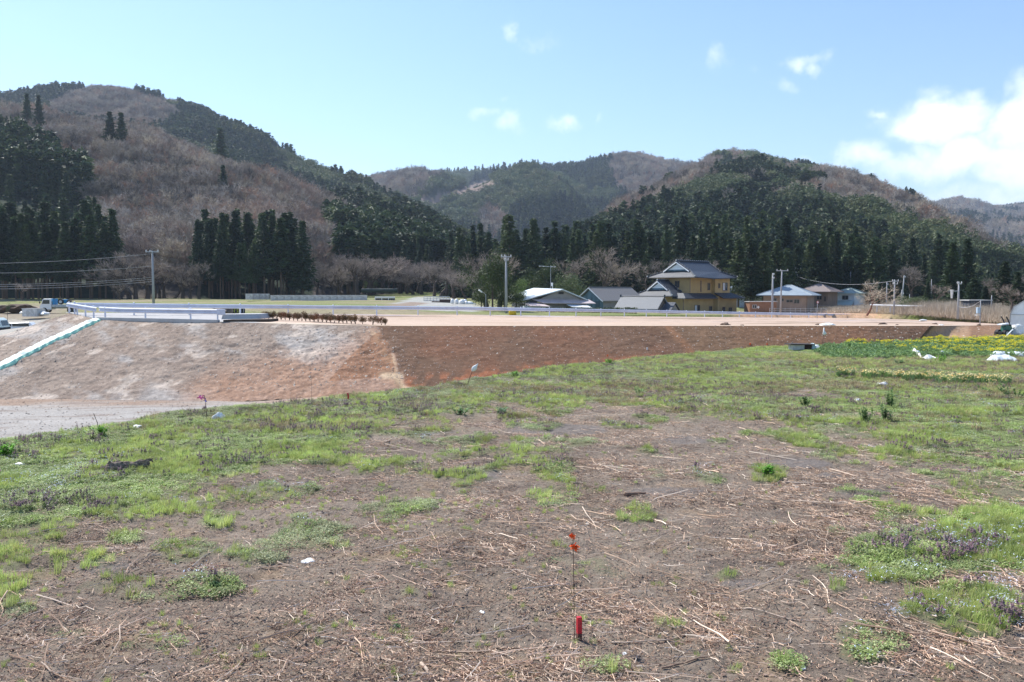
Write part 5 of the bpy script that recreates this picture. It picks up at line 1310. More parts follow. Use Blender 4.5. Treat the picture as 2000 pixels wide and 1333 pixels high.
# wires
def wire(a, b, sag, label, r=.022, n=24, grp='overhead cables at the left'):
    a, b = Vector(a), Vector(b); mb = MB()
    mb.tube([a.lerp(b, i / n) - Vector((0, 0, sag * 4 * (i / n) * (1 - i / n))) for i in range(n + 1)], r, 4)
    o = mb.build('overhead_cable', W['cable']); return tag(o, label, 'cable', grp)
for (y0, y1, lb, x1, D1) in ((511, 496, 'topmost overhead cable running left from the lone pole', 296, 100), (523, 520, 'second overhead cable down from the lone pole', 298, 100), (546, 542, 'third overhead cable crossing the dark cedars at left', 298, 100), (549.5, 546, 'fourth overhead cable crossing the dark cedars at left', 298, 100), (556, 550, 'lowest overhead cable crossing the dark cedars at left', 298, 100)):
    wire(P(-420, y0 - 8, 84), P(x1, y1, D1), .9, lb, .013, grp=None)
wire(t3 - Vector((0, 0, 2.6)), t4 + Vector((0, 0, -.05)), .35, 'thin drooping cable from the bracket pole to the short service pole', .02, grp=None)
wire(P(1380, 557, 150), P(1556, 545, 165), .8, 'overhead cable behind the long grey roofed house', .018, grp=None)
wire(P(1556, 540, 165), P(1746, 549, 118), 1.0, 'overhead cable passing above the hipped roof houses', .018, grp=None)
wire(P(1556, 549, 165), P(1660, 560, 170), .6, 'overhead cable behind the antenna of the brown hipped roof house', .016, grp=None)

# --- concrete blocks in rows
def culvert_mesh(w_, h_, d_):
    mb = MB(); t = .13
    mb.box((0, 0, t / 2), (w_, d_, t)); mb.box((0, 0, h_ - t / 2), (w_, d_, t)); mb.box((0, -d_ / 2 + t / 2, h_ / 2), (w_, t, h_ - 2 * t)); mb.box((0, d_ / 2 - t / 2, h_ / 2), (w_, t, h_ - 2 * t))
    return mb.mesh('box_culvert', W['conc'])
cm_ = culvert_mesh(1.25, 1.25, 1.6)
GC_ = 'concrete box culverts lined up on the meadow'
def culvert(px, py, D, lb, sc_=(1, 1, 1), rz=.12, grp=GC_):
    q = gz(px, py, D); o = bpy.data.objects.new('box_culvert', cm_); COL.objects.link(o); o.location = q; o.rotation_euler = (0, 0, rz); o.scale = sc_
    tag(o, lb, 'concrete block', grp); b = MB(); b.box((-.02, -.803, .62), (1.27, .012, .05)); return o
for i, x in enumerate((488, 500, 511, 519)): culvert(x, 585.5, 150 + i, ('leftmost', 'second', 'third', 'rightmost')[i] + ' of the four grey box culverts left of the gap', (.95, 1, .85), grp=None)
for i, x in enumerate((537.5, 552, 566, 581, 596, 611, 625.5, 640.5, 655, 669, 684, 703)):
    culvert(x, 588, 150, 'grey box culvert in the long line of twelve on the meadow', (1.25 if i < 11 else 2.0, 1, .82), .22)
# dark long tank, stack of pipes, white fence, white sacks
mb = MB(); mb.tube([(-4.4, 0, .5), (4.4, 0, .5)], .55, 14); o = mb.build('storage_tank', mat('dark_green_tank', (.02, .035, .03), .6)); o.location = gz(741, 572, 205); o.rotation_euler = (0, 0, .1); tag(o, 'long dark green tank lying under the bare trees', 'tank')
for i in range(3):
    e = empty('pallet_stack', P(739 + i * 13, 588.5, 150), 'stack of dark crates with white tops, %s of three on the meadow' % ('left', 'middle', 'right')[i], 'stack', None, .1)
    mb = MB()
    for k in range(3): mb.box((-.4 + k * .4, 0, .25), (.34, 1, .5)); 
    mb.build('crates', mat('dark_crates', (.05, .06, .08), .6, var=.3), e); mb = MB(); mb.box((0, 0, .68), (1.2, 1.05, .28)); mb.box((-.55, 0, .4), (.14, 1.02, .8)); mb.build('white_cover', W['plastic'], e)
e = empty('white_fence', P(828, 589, 150), 'low white pipe fence around the gravel lot', 'fence'); tot = P(878, 589, 150)[0] - P(828, 589, 150)[0]
for k in range(9):
    mb = MB(); mb.box((tot * k / 8, 0, .45), (.09, .09, .9)); mb.build('post', W['conc'], e)
for z in (.85, .45, .15):
    mb = MB(); mb.box((tot / 2, 0, z), (tot, .06, .12)); mb.build('rail', W['conc'], e)
mb = MB(); mb.box((0, 0, .4), (1.9, 1.2, .8)); mb.box((-1.6, 0, .25), (1.4, 1, .5)); o = mb.build('skip_container', mat('rust_red_skip', (.06, .035, .03), .7), bevel=.05); o.location = P(870, 594.5, 140); tag(o, 'dark rusty container in front of the white pipe fence', 'container')
for i, (x, y, w_, h_) in enumerate(((883, 593.5, .5, .75), (892, 594, .55, .8), (902, 595, .9, .8), (911, 596, .7, .6), (918, 596.5, 1.1, .6), (924, 599, 1.0, .5), (908, 593, .6, .7))):
    rs = random.Random(i); mb = MB(); 
    mb.tube([(0, 0, 0), (0, 0, h_ * .2), (rs.uniform(-.05, .05), 0, h_ * .75), (0, 0, h_)], [w_ * .45, w_ * .6, w_ * .52, w_ * .2], 9)
    o = mb.build('white_sack', W['plastic'], None, True); o.location = P(x, y, 130 + i); tag(o, ('tall white sack at the left end of the row by the evergreens', 'white sack second from left in the row', 'wide white sack in the middle of the row', 'small white sack beside the wide one', 'low broad white sack near the evergreens', 'lowest white sack at the right end of the row', 'white sack standing behind the others')[i], 'sack')
# black bollard-like posts under the rail, heap, blue sheets
for i, (x, ym, lb) in enumerate(((458, 'a', 'dark post with a yellow green stripe, left of the pair seen under the guard rail'), (464, 'b', 'dark post beside the striped one under the guard rail'), (471, 'c', 'dark square post, left one of the right pair under the guard rail'), (476, 'd', 'dark square post, rightmost under the guard rail'))):
    e = empty('marker_post', P(x, 613, 72), lb, 'post'); mb = MB(); mb.box((0, 0, .26), (.2, .2, .62)); mb.build('body', W['dark'], e, bevel=.02)
    mb = MB(); mb.box((0.02, -.104, .3), (.05, .006, .4)); mb.build('stripe', mat('stripe_%s' % ym, (.6, .7, .08) if i < 2 else (.45, .5, .5), .5), e)
mb = MB(); rs = random.Random(3)
for k in range(14): mb.tube([(rs.uniform(-1.2, 1), rs.uniform(-.4, .4), 0), (rs.uniform(-1, .8), rs.uniform(-.3, .3), rs.uniform(.3, .75))], [.35, .1], 7)
o = mb.build('brush_heap', W['wood']); o.location = P(436, 612, 75); tag(o, 'brown heap of brush seen under the guard rail beside the dark posts', 'heap')
for i, (x, w_) in enumerate(((318, .8), (327, 1.2), (346, 1.0), (358, .5))):
    mb = MB(); mb.tube([(-w_, 0, .12), (0, .1, .24), (w_, 0, .12)], [.10, .2, .1], 8); o = mb.build('blue_sheet_roll', W['blue'] if i != 1 else mat('pale_blue_sheet', (.35, .55, .72), .5)); o.location = P(x, 603, 90)
    tag(o, ('small blue tarp bundle, leftmost seen under the far rail', 'pale blue tarp bundle, biggest under the far rail', 'blue tarp bundle right of the pale one', 'tiny blue tarp bundle at the right end')[i], 'tarp')
mb = MB(); mb.tube([(0, 0, 0), (0, 0, .75), (.0, 0, .95)], [.42, .42, .2], 14); o = mb.build('yellow_barrel', W['yel'], None, True); o.location = P(1001, 618, 92); tag(o, 'yellow barrel behind the guard rail right of the tall pole', 'barrel')
# hedge in front of the white roofed house, dark green
rs = np.random.default_rng(5)
hx0, hx1 = P(1050, 616, 104), P(1240, 619, 108)
seg = np.array([hx0 + (hx1 - hx0) * t for t in rs.random(5200)]) + rs.normal(0, .22, (5200, 3)); seg[:, 2] = (hx0[2] + hx1[2]) / 2 - .3 + rs.random(5200) * 1.35
d1 = rs.normal(0, 1, seg.shape); d2 = rs.normal(0, 1, seg.shape)
o = bpy.data.objects.new('hedge', tri_mesh('hedge', np.stack([seg - d1 * .07, seg + d2 * .07, seg + d1 * .08], 1), m_ever)); COL.objects.link(o); tag(o, 'long low dark green hedge in front of the white roofed house', 'hedge')

# ================================================================== HOUSES
def house(px, py, D, ang, label, cat='house', name='house'):
    """local x runs along the right-hand wall, local y along the left-hand wall away from the near corner"""
    e = empty(name, P(px, py, D), label, cat, None, ang); return e
def wallbox(e, x0, x1, y0, y1, z0, z1, m, nm='wall'):
    mb = MB(); mb.box(((x0 + x1) / 2, (y0 + y1) / 2, (z0 + z1) / 2), (x1 - x0, y1 - y0, z1 - z0)); return mb.build(nm, m, e)
def window(par, side, a, z, w_, h_, plane, curtain=False, frame='steel', door=False):
    """side 'r': wall y=plane facing -y ; side 'l': wall x=plane facing -x"""
    def bx(mb, off, aa, zz, ww, hh, t):
        if side == 'r': mb.box((aa, plane - off, zz), (ww, t, hh))
        else: mb.box((plane - off, aa, zz), (t, ww, hh))
    mb = MB(); bx(mb, .02, a, z, w_, h_, .04); o = mb.build('door' if door else 'window', W['glass'] if not door else W[frame], par)
    f = MB(); t = .07
    for (aa, zz, ww, hh) in ((a, z + h_ / 2, w_ + t, t), (a, z - h_ / 2, w_ + t, t), (a - w_ / 2, z, t, h_ - t), (a + w_ / 2, z, t, h_ - t), (a, z, t * .7, h_ - t)): bx(f, .06, aa, zz, ww, hh, .06)
    f.build('frame', W[frame] if not door else W['wood'], o)
    if curtain: c = MB(); bx(c, .045, a - w_ * .25, z, w_ * .42, h_ * .9, .012); c.build('curtain', W['curtain'], o)
    return o
def thicken(mb, t):
    """closed slab from the faces of mb, t downwards"""
    n = len(mb.v); top = list(mb.f); mb.v += [(x, y, z - t) for x, y, z in mb.v]
    ed = {}
    for f in top:
        for a, b in zip(f, f[1:] + f[:1]): ed[(a, b)] = 1
    for f in top: mb.f.append(tuple(i + n for i in f[::-1])); mb.mi.append(0)
    for (a, b) in ed:
        if (b, a) not in ed: mb.f.append((b, a, a + n, b + n)); mb.mi.append(0)
def gable(e, x0, x1, y0, y1, z, rise, m, ov=.5, ovg=.5, axis='x', t=.16, nm='roof'):
    mb = MB(); 
    if axis == 'x':
        ym = (y0 + y1) / 2; k = rise / ((y1 - y0) / 2)
        mb.add([(x0 - ovg, y0 - ov, z - ov * k), (x1 + ovg, y0 - ov, z - ov * k), (x1 + ovg, ym, z + rise), (x0 - ovg, ym, z + rise), (x1 + ovg, y1 + ov, z - ov * k), (x0 - ovg, y1 + ov, z - ov * k)], [(0, 1, 2, 3), (3, 2, 4, 5)])
    else:
        xm = (x0 + x1) / 2; k = rise / ((x1 - x0) / 2)
        mb.add([(x0 - ov, y0 - ovg, z - ov * k), (xm, y0 - ovg, z + rise), (xm, y1 + ovg, z + rise), (x0 - ov, y1 + ovg, z - ov * k), (x1 + ov, y0 - ovg, z - ov * k), (x1 + ov, y1 + ovg, z - ov * k)], [(0, 1, 2, 3), (1, 4, 5, 2)])
    thicken(mb, -t); return mb.build(nm, m, e)
def gable_wall(e, x0, x1, y0, y1, z, rise, m, axis='x', nm='gable_wall'):
    mb = MB()
    if axis == 'x':
        ym = (y0 + y1) / 2
        mb.add([(x0, y0, z), (x0, y1, z), (x0, ym, z + rise), (x1, y0, z), (x1, y1, z), (x1, ym, z + rise)], [(0, 2, 1), (3, 4, 5), (0, 3, 5, 2), (2, 5, 4, 1), (0, 1, 4, 3)])
    else:
        xm = (x0 + x1) / 2
        mb.add([(x0, y0, z), (x1, y0, z), (xm, y0, z + rise), (x0, y1, z), (x1, y1, z), (xm, y1, z + rise)], [(0, 1, 2), (3, 5, 4), (0, 2, 5, 3), (1, 4, 5, 2), (0, 3, 4, 1)])
    return mb.build(nm, m, e)
def hip(e, x0, x1, y0, y1, z, rise, m, ov=.5, inset=None, t=.14, nm='roof'):
    X0, X1, Y0, Y1 = x0 - ov, x1 + ov, y0 - ov, y1 + ov; ym = (Y0 + Y1) / 2; ins = min((Y1 - Y0) / 2 if inset is None else inset, (X1 - X0) / 2 - .01)
    mb = MB(); mb.add([(X0, Y0, z), (X1, Y0, z), (X1, Y1, z), (X0, Y1, z), (X0 + ins, ym, z + rise), (X1 - ins, ym, z + rise)], [(0, 1, 5, 4), (1, 2, 5), (2, 3, 4, 5), (3, 0, 4)])
    thicken(mb, t); r_ = mb.build(nm, m, e)
    c = MB()
    for a, b in (((X0 + ins, ym, z + rise), (X1 - ins, ym, z + rise)), ((X0, Y0, z), (X0 + ins, ym, z + rise)), ((X1, Y0, z), (X1 - ins, ym, z + rise)), ((X0, Y1, z), (X0 + ins, ym, z + rise)), ((X1, Y1, z), (X1 - ins, ym, z + rise))): c.tube([a, b], .09, 6)
    c.build('ridge', m, r_); return r_
def irimoya(e, x0, x1, y0, y1, z, rise, ov=.9, a=1.5, fb=.45, ridge_ext=.55):
    """hip-and-gable tiled roof, ridge along local x, with plaster gables and white-dotted ridges"""
    X0, X1, Y0, Y1 = x0 - ov, x1 + ov, y0 - ov, y1 + ov; ym = (Y0 + Y1) / 2; W2 = (Y1 - Y0) / 2
    zb = z + rise * fb; b = W2 * (fb * 1.12); gx0, gx1 = X0 + a, X1 - a
    up = .22
    mb = MB()
    mb.add([(X0, Y0, z + up), (X1, Y0, z + up), (gx1, Y0 + b, zb), (gx0, Y0 + b, zb), (gx0 - ridge_ext, Y0 + b, zb), (gx1 + ridge_ext, Y0 + b, zb), (gx1 + ridge_ext, ym, z + rise), (gx0 - ridge_ext, ym, z + rise),
            (X0, Y1, z + up), (X1, Y1, z + up), (gx1, Y1 - b, zb), (gx0, Y1 - b, zb), (gx0 - ridge_ext, Y1 - b, zb), (gx1 + ridge_ext, Y1 - b, zb), ((X0 + X1) / 2, Y0, z), ((X0 + X1) / 2, Y1, z)],
           [(0, 14, 2, 3), (14, 1, 2), (4, 3, 2, 5, 6, 7), (9, 15, 11, 10), (15, 8, 11), (13, 10, 11, 12, 7, 6), (0, 3, 11, 8), (1, 9, 10, 2)])
    thicken(mb, .16); r_ = mb.build('roof', W['tile'], e)
    for gx, s in ((gx0, -1), (gx1, 1)):
        g_ = MB(); g_.add([(gx, Y0 + b + .35, zb + .05), (gx, Y1 - b - .35, zb + .05), (gx, ym, z + rise - .45), (gx + s * .08, Y0 + b + .35, zb + .05), (gx + s * .08, Y1 - b - .35, zb + .05), (gx + s * .08, ym, z + rise - .45)], [(0, 1, 2), (3, 5, 4), (0, 2, 5, 3), (1, 4, 5, 2), (0, 3, 4, 1)])
        gp = g_.build('gable_plaster', W['plaster'], e)
        c = MB(); xx = gx + s * (ridge_ext + .02)
        for ya in (Y0 + b + .05, Y1 - b - .05):
            c.tube([(xx, ya, zb - .08), (xx, ym, z + rise - .22)], .11, 4)
        c.build('barge_board', W['whitew'], gp)
        d_ = MB(); d_.box((gx + s * .13, ym, zb + .18), (.07, (Y1 - Y0) - 2 * b - .9, .26)); d_.build('gable_beam', W['bluew'], gp)
    c = MB(); R_ = [((gx0 - ridge_ext, ym, z + rise + .1), (gx1 + ridge_ext, ym, z + rise + .1), .17)]
    for gx, s, Xc in ((gx0, -1, X0), (gx1, 1, X1)):
        for ya, yb, Yc in ((Y0 + b, ym, Y0), (Y1 - b, ym, Y1)):
            R_.append(((gx + s * (ridge_ext - .12), ya, zb + .08), (gx + s * (ridge_ext - .12), ym, z + rise + .05), .12)); R_.append(((gx, ya, zb + .06), (Xc, Yc, z + up + .1), .12))
    for a_, b_2, r in R_: c.tube([a_, b_2], r, 6)
    rd = c.build('ridge_tiles', W['tile'], r_)
    d_ = MB()
    for a_, b_2, r in R_:
        L_ = (Vector(b_2) - Vector(a_)).length; k = 0
        n = int(L_ / .55)
        for i in range(n + 1):
            q = Vector(a_).lerp(Vector(b_2), i / max(n, 1)); d_.box(q + Vector((0, 0, r * .9)), (.12, .12, .08))
        q = Vector(b_2 if r < .15 else a_); d_.box(q + Vector((0, 0, .06)), (.2, .2, .2))
    d_.build('ridge_ends', W['ins'], rd)
    return r_

# two storey ochre house
hz = house(1347, 618, 138, R(42), 'two storey ochre house with dark tiled hip and gable roofs and white gables')
# local x to the right/away, local y to the left/away
z1 = 3.35; 
wallbox(hz, -2.6, 5.9, -.6, 7.8, -.6, z1, W['yellow']); wallbox(hz, 5.9, 11.6, -1.5, 7.0, -.6, z1, W['yellow'])
wallbox(hz, 0, 6.2, 0, 7.0, z1, 6.4, W['yellow'], 'upper_wall'); wallbox(hz, 6.2, 10.6, -.7, 6.6, z1, 6.4, W['yellow'], 'upper_wall')
irimoya(hz, 0, 10.4, -.6, 7.2, 6.35, 2.9, ov=1.0, a=1.9, fb=.40, ridge_ext=.35)
irimoya(hz, -3.6, 0.4, 1.2, 7.6, 3.2, 2.75, ov=.9, a=1.7, fb=.42, ridge_ext=.3)
mb = MB(); mb.add([(-3.3, -1.5, 3.05), (6.0, -1.5, 3.05), (6.0, 0.02, 3.85), (-1.8, .02, 3.85)], [(0, 1, 2, 3)]); mb.add([(6.02, -2.5, 3.05), (12.7, -2.5, 3.05), (11.0, -.68, 3.9), (6.02, -.68, 3.9)], [(0, 1, 2, 3)]); mb.add([(12.7, -2.5, 3.05), (12.7, 7.6, 3.05), (10.62, 6.6, 3.9), (10.62, -.68, 3.9)], [(0, 1, 2, 3)]); mb.add([(-3.3, -1.5, 3.05), (-1.8, .02, 3.85), (-1.8, 1.2, 3.85), (-3.3, 1.2, 3.05)], [(0, 1, 2, 3)])
thicken(mb, .15); mb.build('skirt_roof', W['tile'], hz)
window(hz, 'r', 3.0, 5.0, .22, 1.9, 0, frame='brownw'); window(hz, 'r', 5.3, 4.95, .7, 1.2, 0, frame='brownw')
window(hz, 'r', 7.35, 5.1, .5, .8, -.7, frame='brownw'); window(hz, 'r', 9.1, 4.95, 1.4, 1.35, -.7, True, frame='brownw')
window(hz, 'r', 1.2, 1.2, 1.5, 1.3, -.6, True, frame='brownw'); window(hz, 'r', 5.0, 1.2, .8, .8, -.6, frame='brownw'); window(hz, 'r', 7.6, 1.0, .8, .9, -1.5, frame='brownw'); window(hz, 'r', 9.6, 1.0, .9, .7, -1.5, frame='brownw')
window(hz, 'l', 2.6, 5.35, .9, 1.1, 0, frame='brownw'); window(hz, 'l', 6.2, 5.0, 1.0, 1.7, 0, frame='wood')
mb = MB(); mb.tube([(-.06, -.06, z1 + .6), (-.06, -.06, 6.3)], .07, 6); mb.tube([(-2.66, -.66, -.3), (-2.66, -.66, 3.0)], .07, 6); mb.build('drain_pipe', W['brownw'], hz)

# tiled roof barn in front
hz = house(1282, 618, 116, R(-30), 'low storehouse with grey tiled roof in front of the ochre house', 'outbuilding', 'storehouse')
wallbox(hz, -5.9, 0, 0, 4.4, -1.0, 1.15, W['brownw']); gable_wall(hz, -5.9, 0, 0, 4.4, 1.15, 1.35, W['brownw'], 'x')
rf = gable(hz, -5.9, 0, 0, 4.4, 1.2, 1.4, W['tileg'], .55, .35, 'x')
mb = MB(); mb.tube([(-6.3, 2.2, 2.72), (.4, 2.2, 2.72)], .13, 8); mb.build('ridge', W['tileb'], rf)
mb = MB(); mb.box((-6.3, 2.2, 2.82), (.14, .3, .36)); mb.box((.4, 2.2, 2.82), (.14, .3, .36)); mb.build('ridge_end', W['tile'], rf)
mb = MB(); mb.box((.03, 1.5, .45), (.04, 1.6, .8)); mb.build('shutter', W['whitew'], hz)
gable_wall(hz, .06, 1.6, .9, 5.0, .6, 1.1, W['greyw'], 'x', 'annex_gable'); wallbox(hz, .06, 1.6, .9, 5.0, -1, .6, W['greyw'], 'annex_wall')
gable(hz, .5, 1.7, .9, 5.0, .62, 1.15, W['tile'], .3, .1, 'x', nm='annex_roof')

# blue gabled barn
hz = house(1178, 612, 128, R(38), 'blue walled barn with brown grey tiled roof', 'barn', 'barn')
wallbox(hz, 0, 8.6, 0, 5.6, -.5, 2.0, W['greyw'], 'wall'); wallbox(hz, -.03, 0, 0, 5.6, -.5, 2.0, W['bluew'], 'front_wall'); gable_wall(hz, -.03, 8.6, 0, 5.6, 2.0, 1.75, W['bluew'])
rf = gable(hz, 0, 8.6, 0, 5.6, 2.05, 1.8, W['tileb'], .45, .5, 'x')
mb = MB(); k_ = 1.8 / 2.8
mb.tube([(-.52, -.45, 2.05 - .45 * k_), (-.52, 2.8, 3.85)], .10, 4); mb.tube([(-.52, 6.05, 2.05 - .45 * k_), (-.52, 2.8, 3.85)], .10, 4); mb.build('barge_board', W['roofb'], rf)
mb = MB(); mb.tube([(-.4, 2.8, 3.98), (9.0, 2.8, 3.98)], .14, 6); mb.build('ridge', W['tileb'], rf)
mb = MB(); mb.box((-.06, 1.2, .8), (.03, .9, 2.1)); mb.box((-.06, 2.6, .8), (.03, .06, 3.0)); mb.build('door', mat('dark_blue_door', (.04, .08, .11), .6), hz)

# white metal roof house
hz = house(1070, 612, 122, R(12), 'single storey grey house with white metal roof and pink porch roofs')
wallbox(hz, -4.3, 6.0, -.2, 5.4, -.6, 1.5, W['greyw']); 
gable_wall(hz, -1.6, 5.4, .0, 7, 1.9, 1.55, W['greyw'], 'y', 'gable_wall')
mb = MB(); mb.add([(-4.6, -.5, 1.75), (2.1, -.65, 3.55), (-.4, 7.2, 3.75), (-5.0, 7.4, 2.45)], [(0, 1, 2, 3)]); mb.add([(2.1, -.65, 3.55), (6.1, -.5, 1.95), (5.6, 7.4, 2.0), (-.4, 7.2, 3.75)], [(0, 1, 2, 3)]); thicken(mb, .14); mb.build('roof', W['roofw'], hz)
mb = MB(); mb.box((2.0, -.06, 2.95), (.75, .06, .3)); mb.build('vent', W['dark'], hz)
mb = MB(); mb.add([(-1.0, -1.3, 1.55), (6.9, -1.5, 1.45), (6.3, .0, 2.0), (-2.4, .0, 2.1)], [(0, 1, 2, 3)]); thicken(mb, .1); mb.build('porch_roof', W['roofp'], hz)
wallbox(hz, -4.0, -.9, -2.2, -.25, -.6, 1.15, W['whitew'], 'annex_wall')
mb = MB(); mb.add([(-3.2, -2.7, 1.15), (-.3, -2.7, 1.05), (-1.4, -.2, 1.55), (-4.4, -.2, 1.6)], [(0, 1, 2, 3)]); thicken(mb, .08); mb.build('annex_roof', W['roofp'], hz)
mb = MB(); mb.add([(3.0, -2.6, .95), (6.0, -2.6, .85), (5.5, -1.2, 1.25), (2.5, -1.2, 1.3)], [(0, 1, 2, 3)]); thicken(mb, .06); mb.build('awning', W['plastic'], hz)
window(hz, 'r', -1.9, .45, 1.4, .55, -2.2); window(hz, 'r', .0, .55, .9, .8, -.2); window(hz, 'r', 1.9, .4, 1.4, .9, -.2); window(hz, 'r', 4.2, .4, 1.5, .7, -.2)
mb = MB(); mb.tube([(1.5, 3, 3.4), (1.5, 3, 4.4)], .04, 6); mb.tube([(1.4, 2.9, 4.0), (1.4, 2.9, 4.5)], [.12, .16], 8); mb.build('chimney', W['plastic'], hz)
mb = MB(); mb.box((-2.6, -.8, 1.68), (1.6, .02, .22)); mb.build('roof_shade', W['dark'], hz)
mb = MB(); mb.tube([(1.6, 4.5, 3.0), (1.6, 4.5, 7.2)], .03, 5); mb.tube([(-.3, 4.5, 7.1), (2.4, 4.5, 6.9)], .03, 5); [mb.tube([(x, 4.0, 7.0), (x, 5.0, 7.0)], .02, 4) for x in (-.1, .5, 1.1, 1.8, 2.3)]
o = mb.build('television_antenna', W['steel']); o.location = hz.location; o.rotation_euler = hz.rotation_euler; tag(o, 'thin television antenna above the white roofed house', 'antenna')

# small shed with blue-grey roof, between
hz = house(1432, 601, 170, R(15), 'small grey roofed hut right behind the ochre house', 'shed', 'shed')
wallbox(hz, 0, 2.6, 0, 3, -.3, 2.6, W['whitew']); gable(hz, -1.4, 2.6, 0, 3, 3.4, .9, W['roofb'], .4, .4); wallbox(hz, -1.4, 2.4, .2, 2.8, 2.6, 3.4, W['brownw'], 'upper_wall')
# orange flat shed
hz = house(1464, 611, 138, R(4), 'small orange brown prefabricated shed with flat pale roof', 'shed', 'shed')
wallbox(hz, 0, 4.6, 0, 2.6, -.3, 1.75, mat('orange_brown_panel', (.27, .145, .085), .8, var=.12)); mb = MB(); mb.box((2.3, 1.3, 1.82), (4.9, 2.9, .1)); mb.build('roof', W['concl'], hz)
window(hz, 'r', .8, 1.0, .7, .55, 0); mb = MB(); mb.box((1.45, -.03, .9), (.35, .03, .35), tilt=.6); mb.build('notice', W['plastic'], hz)
# long grey-roofed house
hz = house(1576, 611, 142, R(-30), 'long single storey tan house with hipped blue grey roof')
wallbox(hz, -7.4, 0, 0, 6.6, -.6, 3.0, W['tanw']); hip(hz, -7.4, 0, 0, 6.6, 3.0, 1.75, W['roofb'], 1.0)
for a_, z_, w_, h_ in ((-5.4, 2.2, .6, .5), (-4.2, 2.15, .6, .5), (-2.9, 1.95, 1.1, .45), (-1.7, 1.9, .9, .7)): window(hz, 'r', a_, z_, w_, h_, 0, frame='greyw')
window(hz, 'r', -6.6, 1.1, .7, 1.7, 0, frame='whitew', door=True)
mb = MB(); mb.tube([(-.06, -.06, 0), (-.06, -.06, 2.9)], .06, 6); mb.build('drain_pipe', W['brownw'], hz)
e = empty('garden_fence', P(1503, 613, 134), 'low grey garden fence in front of the long tan house', 'fence'); tot = 9.2
for z in (.2, .5, .8):
    mb = MB(); mb.box((tot / 2, 0, z), (tot, .03, .05)); mb.build('rail', W['steel'], e)
for k in range(12):
    mb = MB(); mb.box((tot * k / 11, 0, .45), (.05, .05, .95)); mb.build('post', W['steel'], e)
# white building behind
hz = house(1565, 600, 175, R(5), 'white flat building behind the ridge of the long tan house', 'building', 'building')
wallbox(hz, -2.4, 5, 0, 5, 0, 4.2, W['whitew']); gable(hz, -2.4, 5, 0, 5, 4.2, .8, W['roofw'], .4, .4)
# brown two-storey hipped house
hz = house(1616, 614, 158, R(-41), 'two storey brown house with hipped brown roof and antenna')
wallbox(hz, -5.2, 0, 0, 5.2, -.6, 4.3, W['brownw']); hip(hz, -5.2, 0, 0, 5.2, 4.3, 1.5, W['tiler'], .9, 3.2)
window(hz, 'r', -1.6, 3.3, 1.0, 1.1, 0, frame='brownw'); window(hz, 'r', -.5, 2.9, .4, 1.0, 0, frame='brownw'); window(hz, 'r', -3.9, 3.3, .9, .9, 0, frame='brownw')
mb = MB(); mb.box((-2.4, -.8, 1.6), (5, 1.4, .1)); mb.build('porch_roof', W['tiler'], hz)
mb = MB(); mb.tube([(0, 0, 0), (0, 0, 2.5)], .035, 5); mb.tube([(-1.1, 0, 2.35), (.9, 0, 2.45)], .03, 5); [mb.tube([(x, -.4, 2.4), (x, .4, 2.4)], .02, 4) for x in (-1, -.6, -.2, .3, .8)]
mb.tube([(0, -.05, .9), (0, -.15, .9)], .32, 12)
o = mb.build('television_antenna', W['steel']); o.location = hz.matrix_world @ Vector((0, 0, 0)) + Vector((-.3, 3.7, 5.7)); tag(o, 'antenna mast with a round dish on the brown hipped roof', 'antenna')
# white house
hz = house(1668, 613, 165, R(-50), 'white two storey house with pale green hipped roofs')
wallbox(hz, -4.2, 0, 0, 4.2, -.6, 4.1, W['whitew']); hip(hz, -4.2, 0, 0, 4.2, 4.1, 1.0, W['roofg'], .6, 2.5)
mb = MB(); mb.add([(-4.8, -2.2, 1.7), (.6, -2.2, 1.7), (.0, 0, 2.6), (-4.2, 0, 2.6)], [(0, 1, 2, 3)]); thicken(mb, .1); mb.build('porch_roof', W['roofg'], hz); wallbox(hz, -4.3, .2, -1.7, -.01, -.6, 1.7, mat('pink_wall', (.42, .24, .22), .8), 'porch_wall')
window(hz, 'r', -1.9, 3.2, 1.3, .8, 0)
# red trunk tree in the orchard
rsn = np.random.default_rng(77); sk = bare_segments(rsn, levels=4, spread=.8, trunk=.30, first=.024, up=.15, kids=(3, 4))
tk, tw = bare_meshes(sk, rsn, 1.3, m_reed, 3)
tk.materials.clear(); tk.materials.append(mat('red_brown_bark', (.16, .065, .045), .9, var=.3))
tree_at('fruit_tree', P(1693, 617, 112), 4.9, tw, tk, 'small pruned fruit tree with red brown trunk at the end of the guard rail', None, 'tree', 1.2, 0)
# low white wall / road barrier and dark building beyond the thicket
e = empty('road_barrier', P(1700, 598, 122), 'long low white barrier running behind the dry thicket', 'barrier')
a_, b_2 = Vector(P(1700, 596, 122)) - e.location, Vector(P(1990, 603.5, 108)) - e.location
mb = MB(); mb.tube([a_, (a_ + b_2) / 2, b_2], .13, 6); mb.build('top_rail', W['white'], e)
for k in range(10):
    q = a_.lerp(b_2, (k + .5) / 10); mb = MB(); mb.box(q - Vector((0, 0, .5)), (.15, .15, 1.0)); mb.build('post', W['conc'], e)
e = empty('storage_shed', P(1905, 606, 106), 'low dark open shed with pale flat roof behind the thicket', 'shed'); mb = MB(); mb.box((0, 0, .6), (2.6, 2, 1.2)); mb.build('body', mat('dark_blue_shed', (.04, .055, .08), .8), e); mb = MB(); mb.box((0, 0, 1.26), (3.0, 2.4, .12)); mb.build('roof', W['concl'], e)
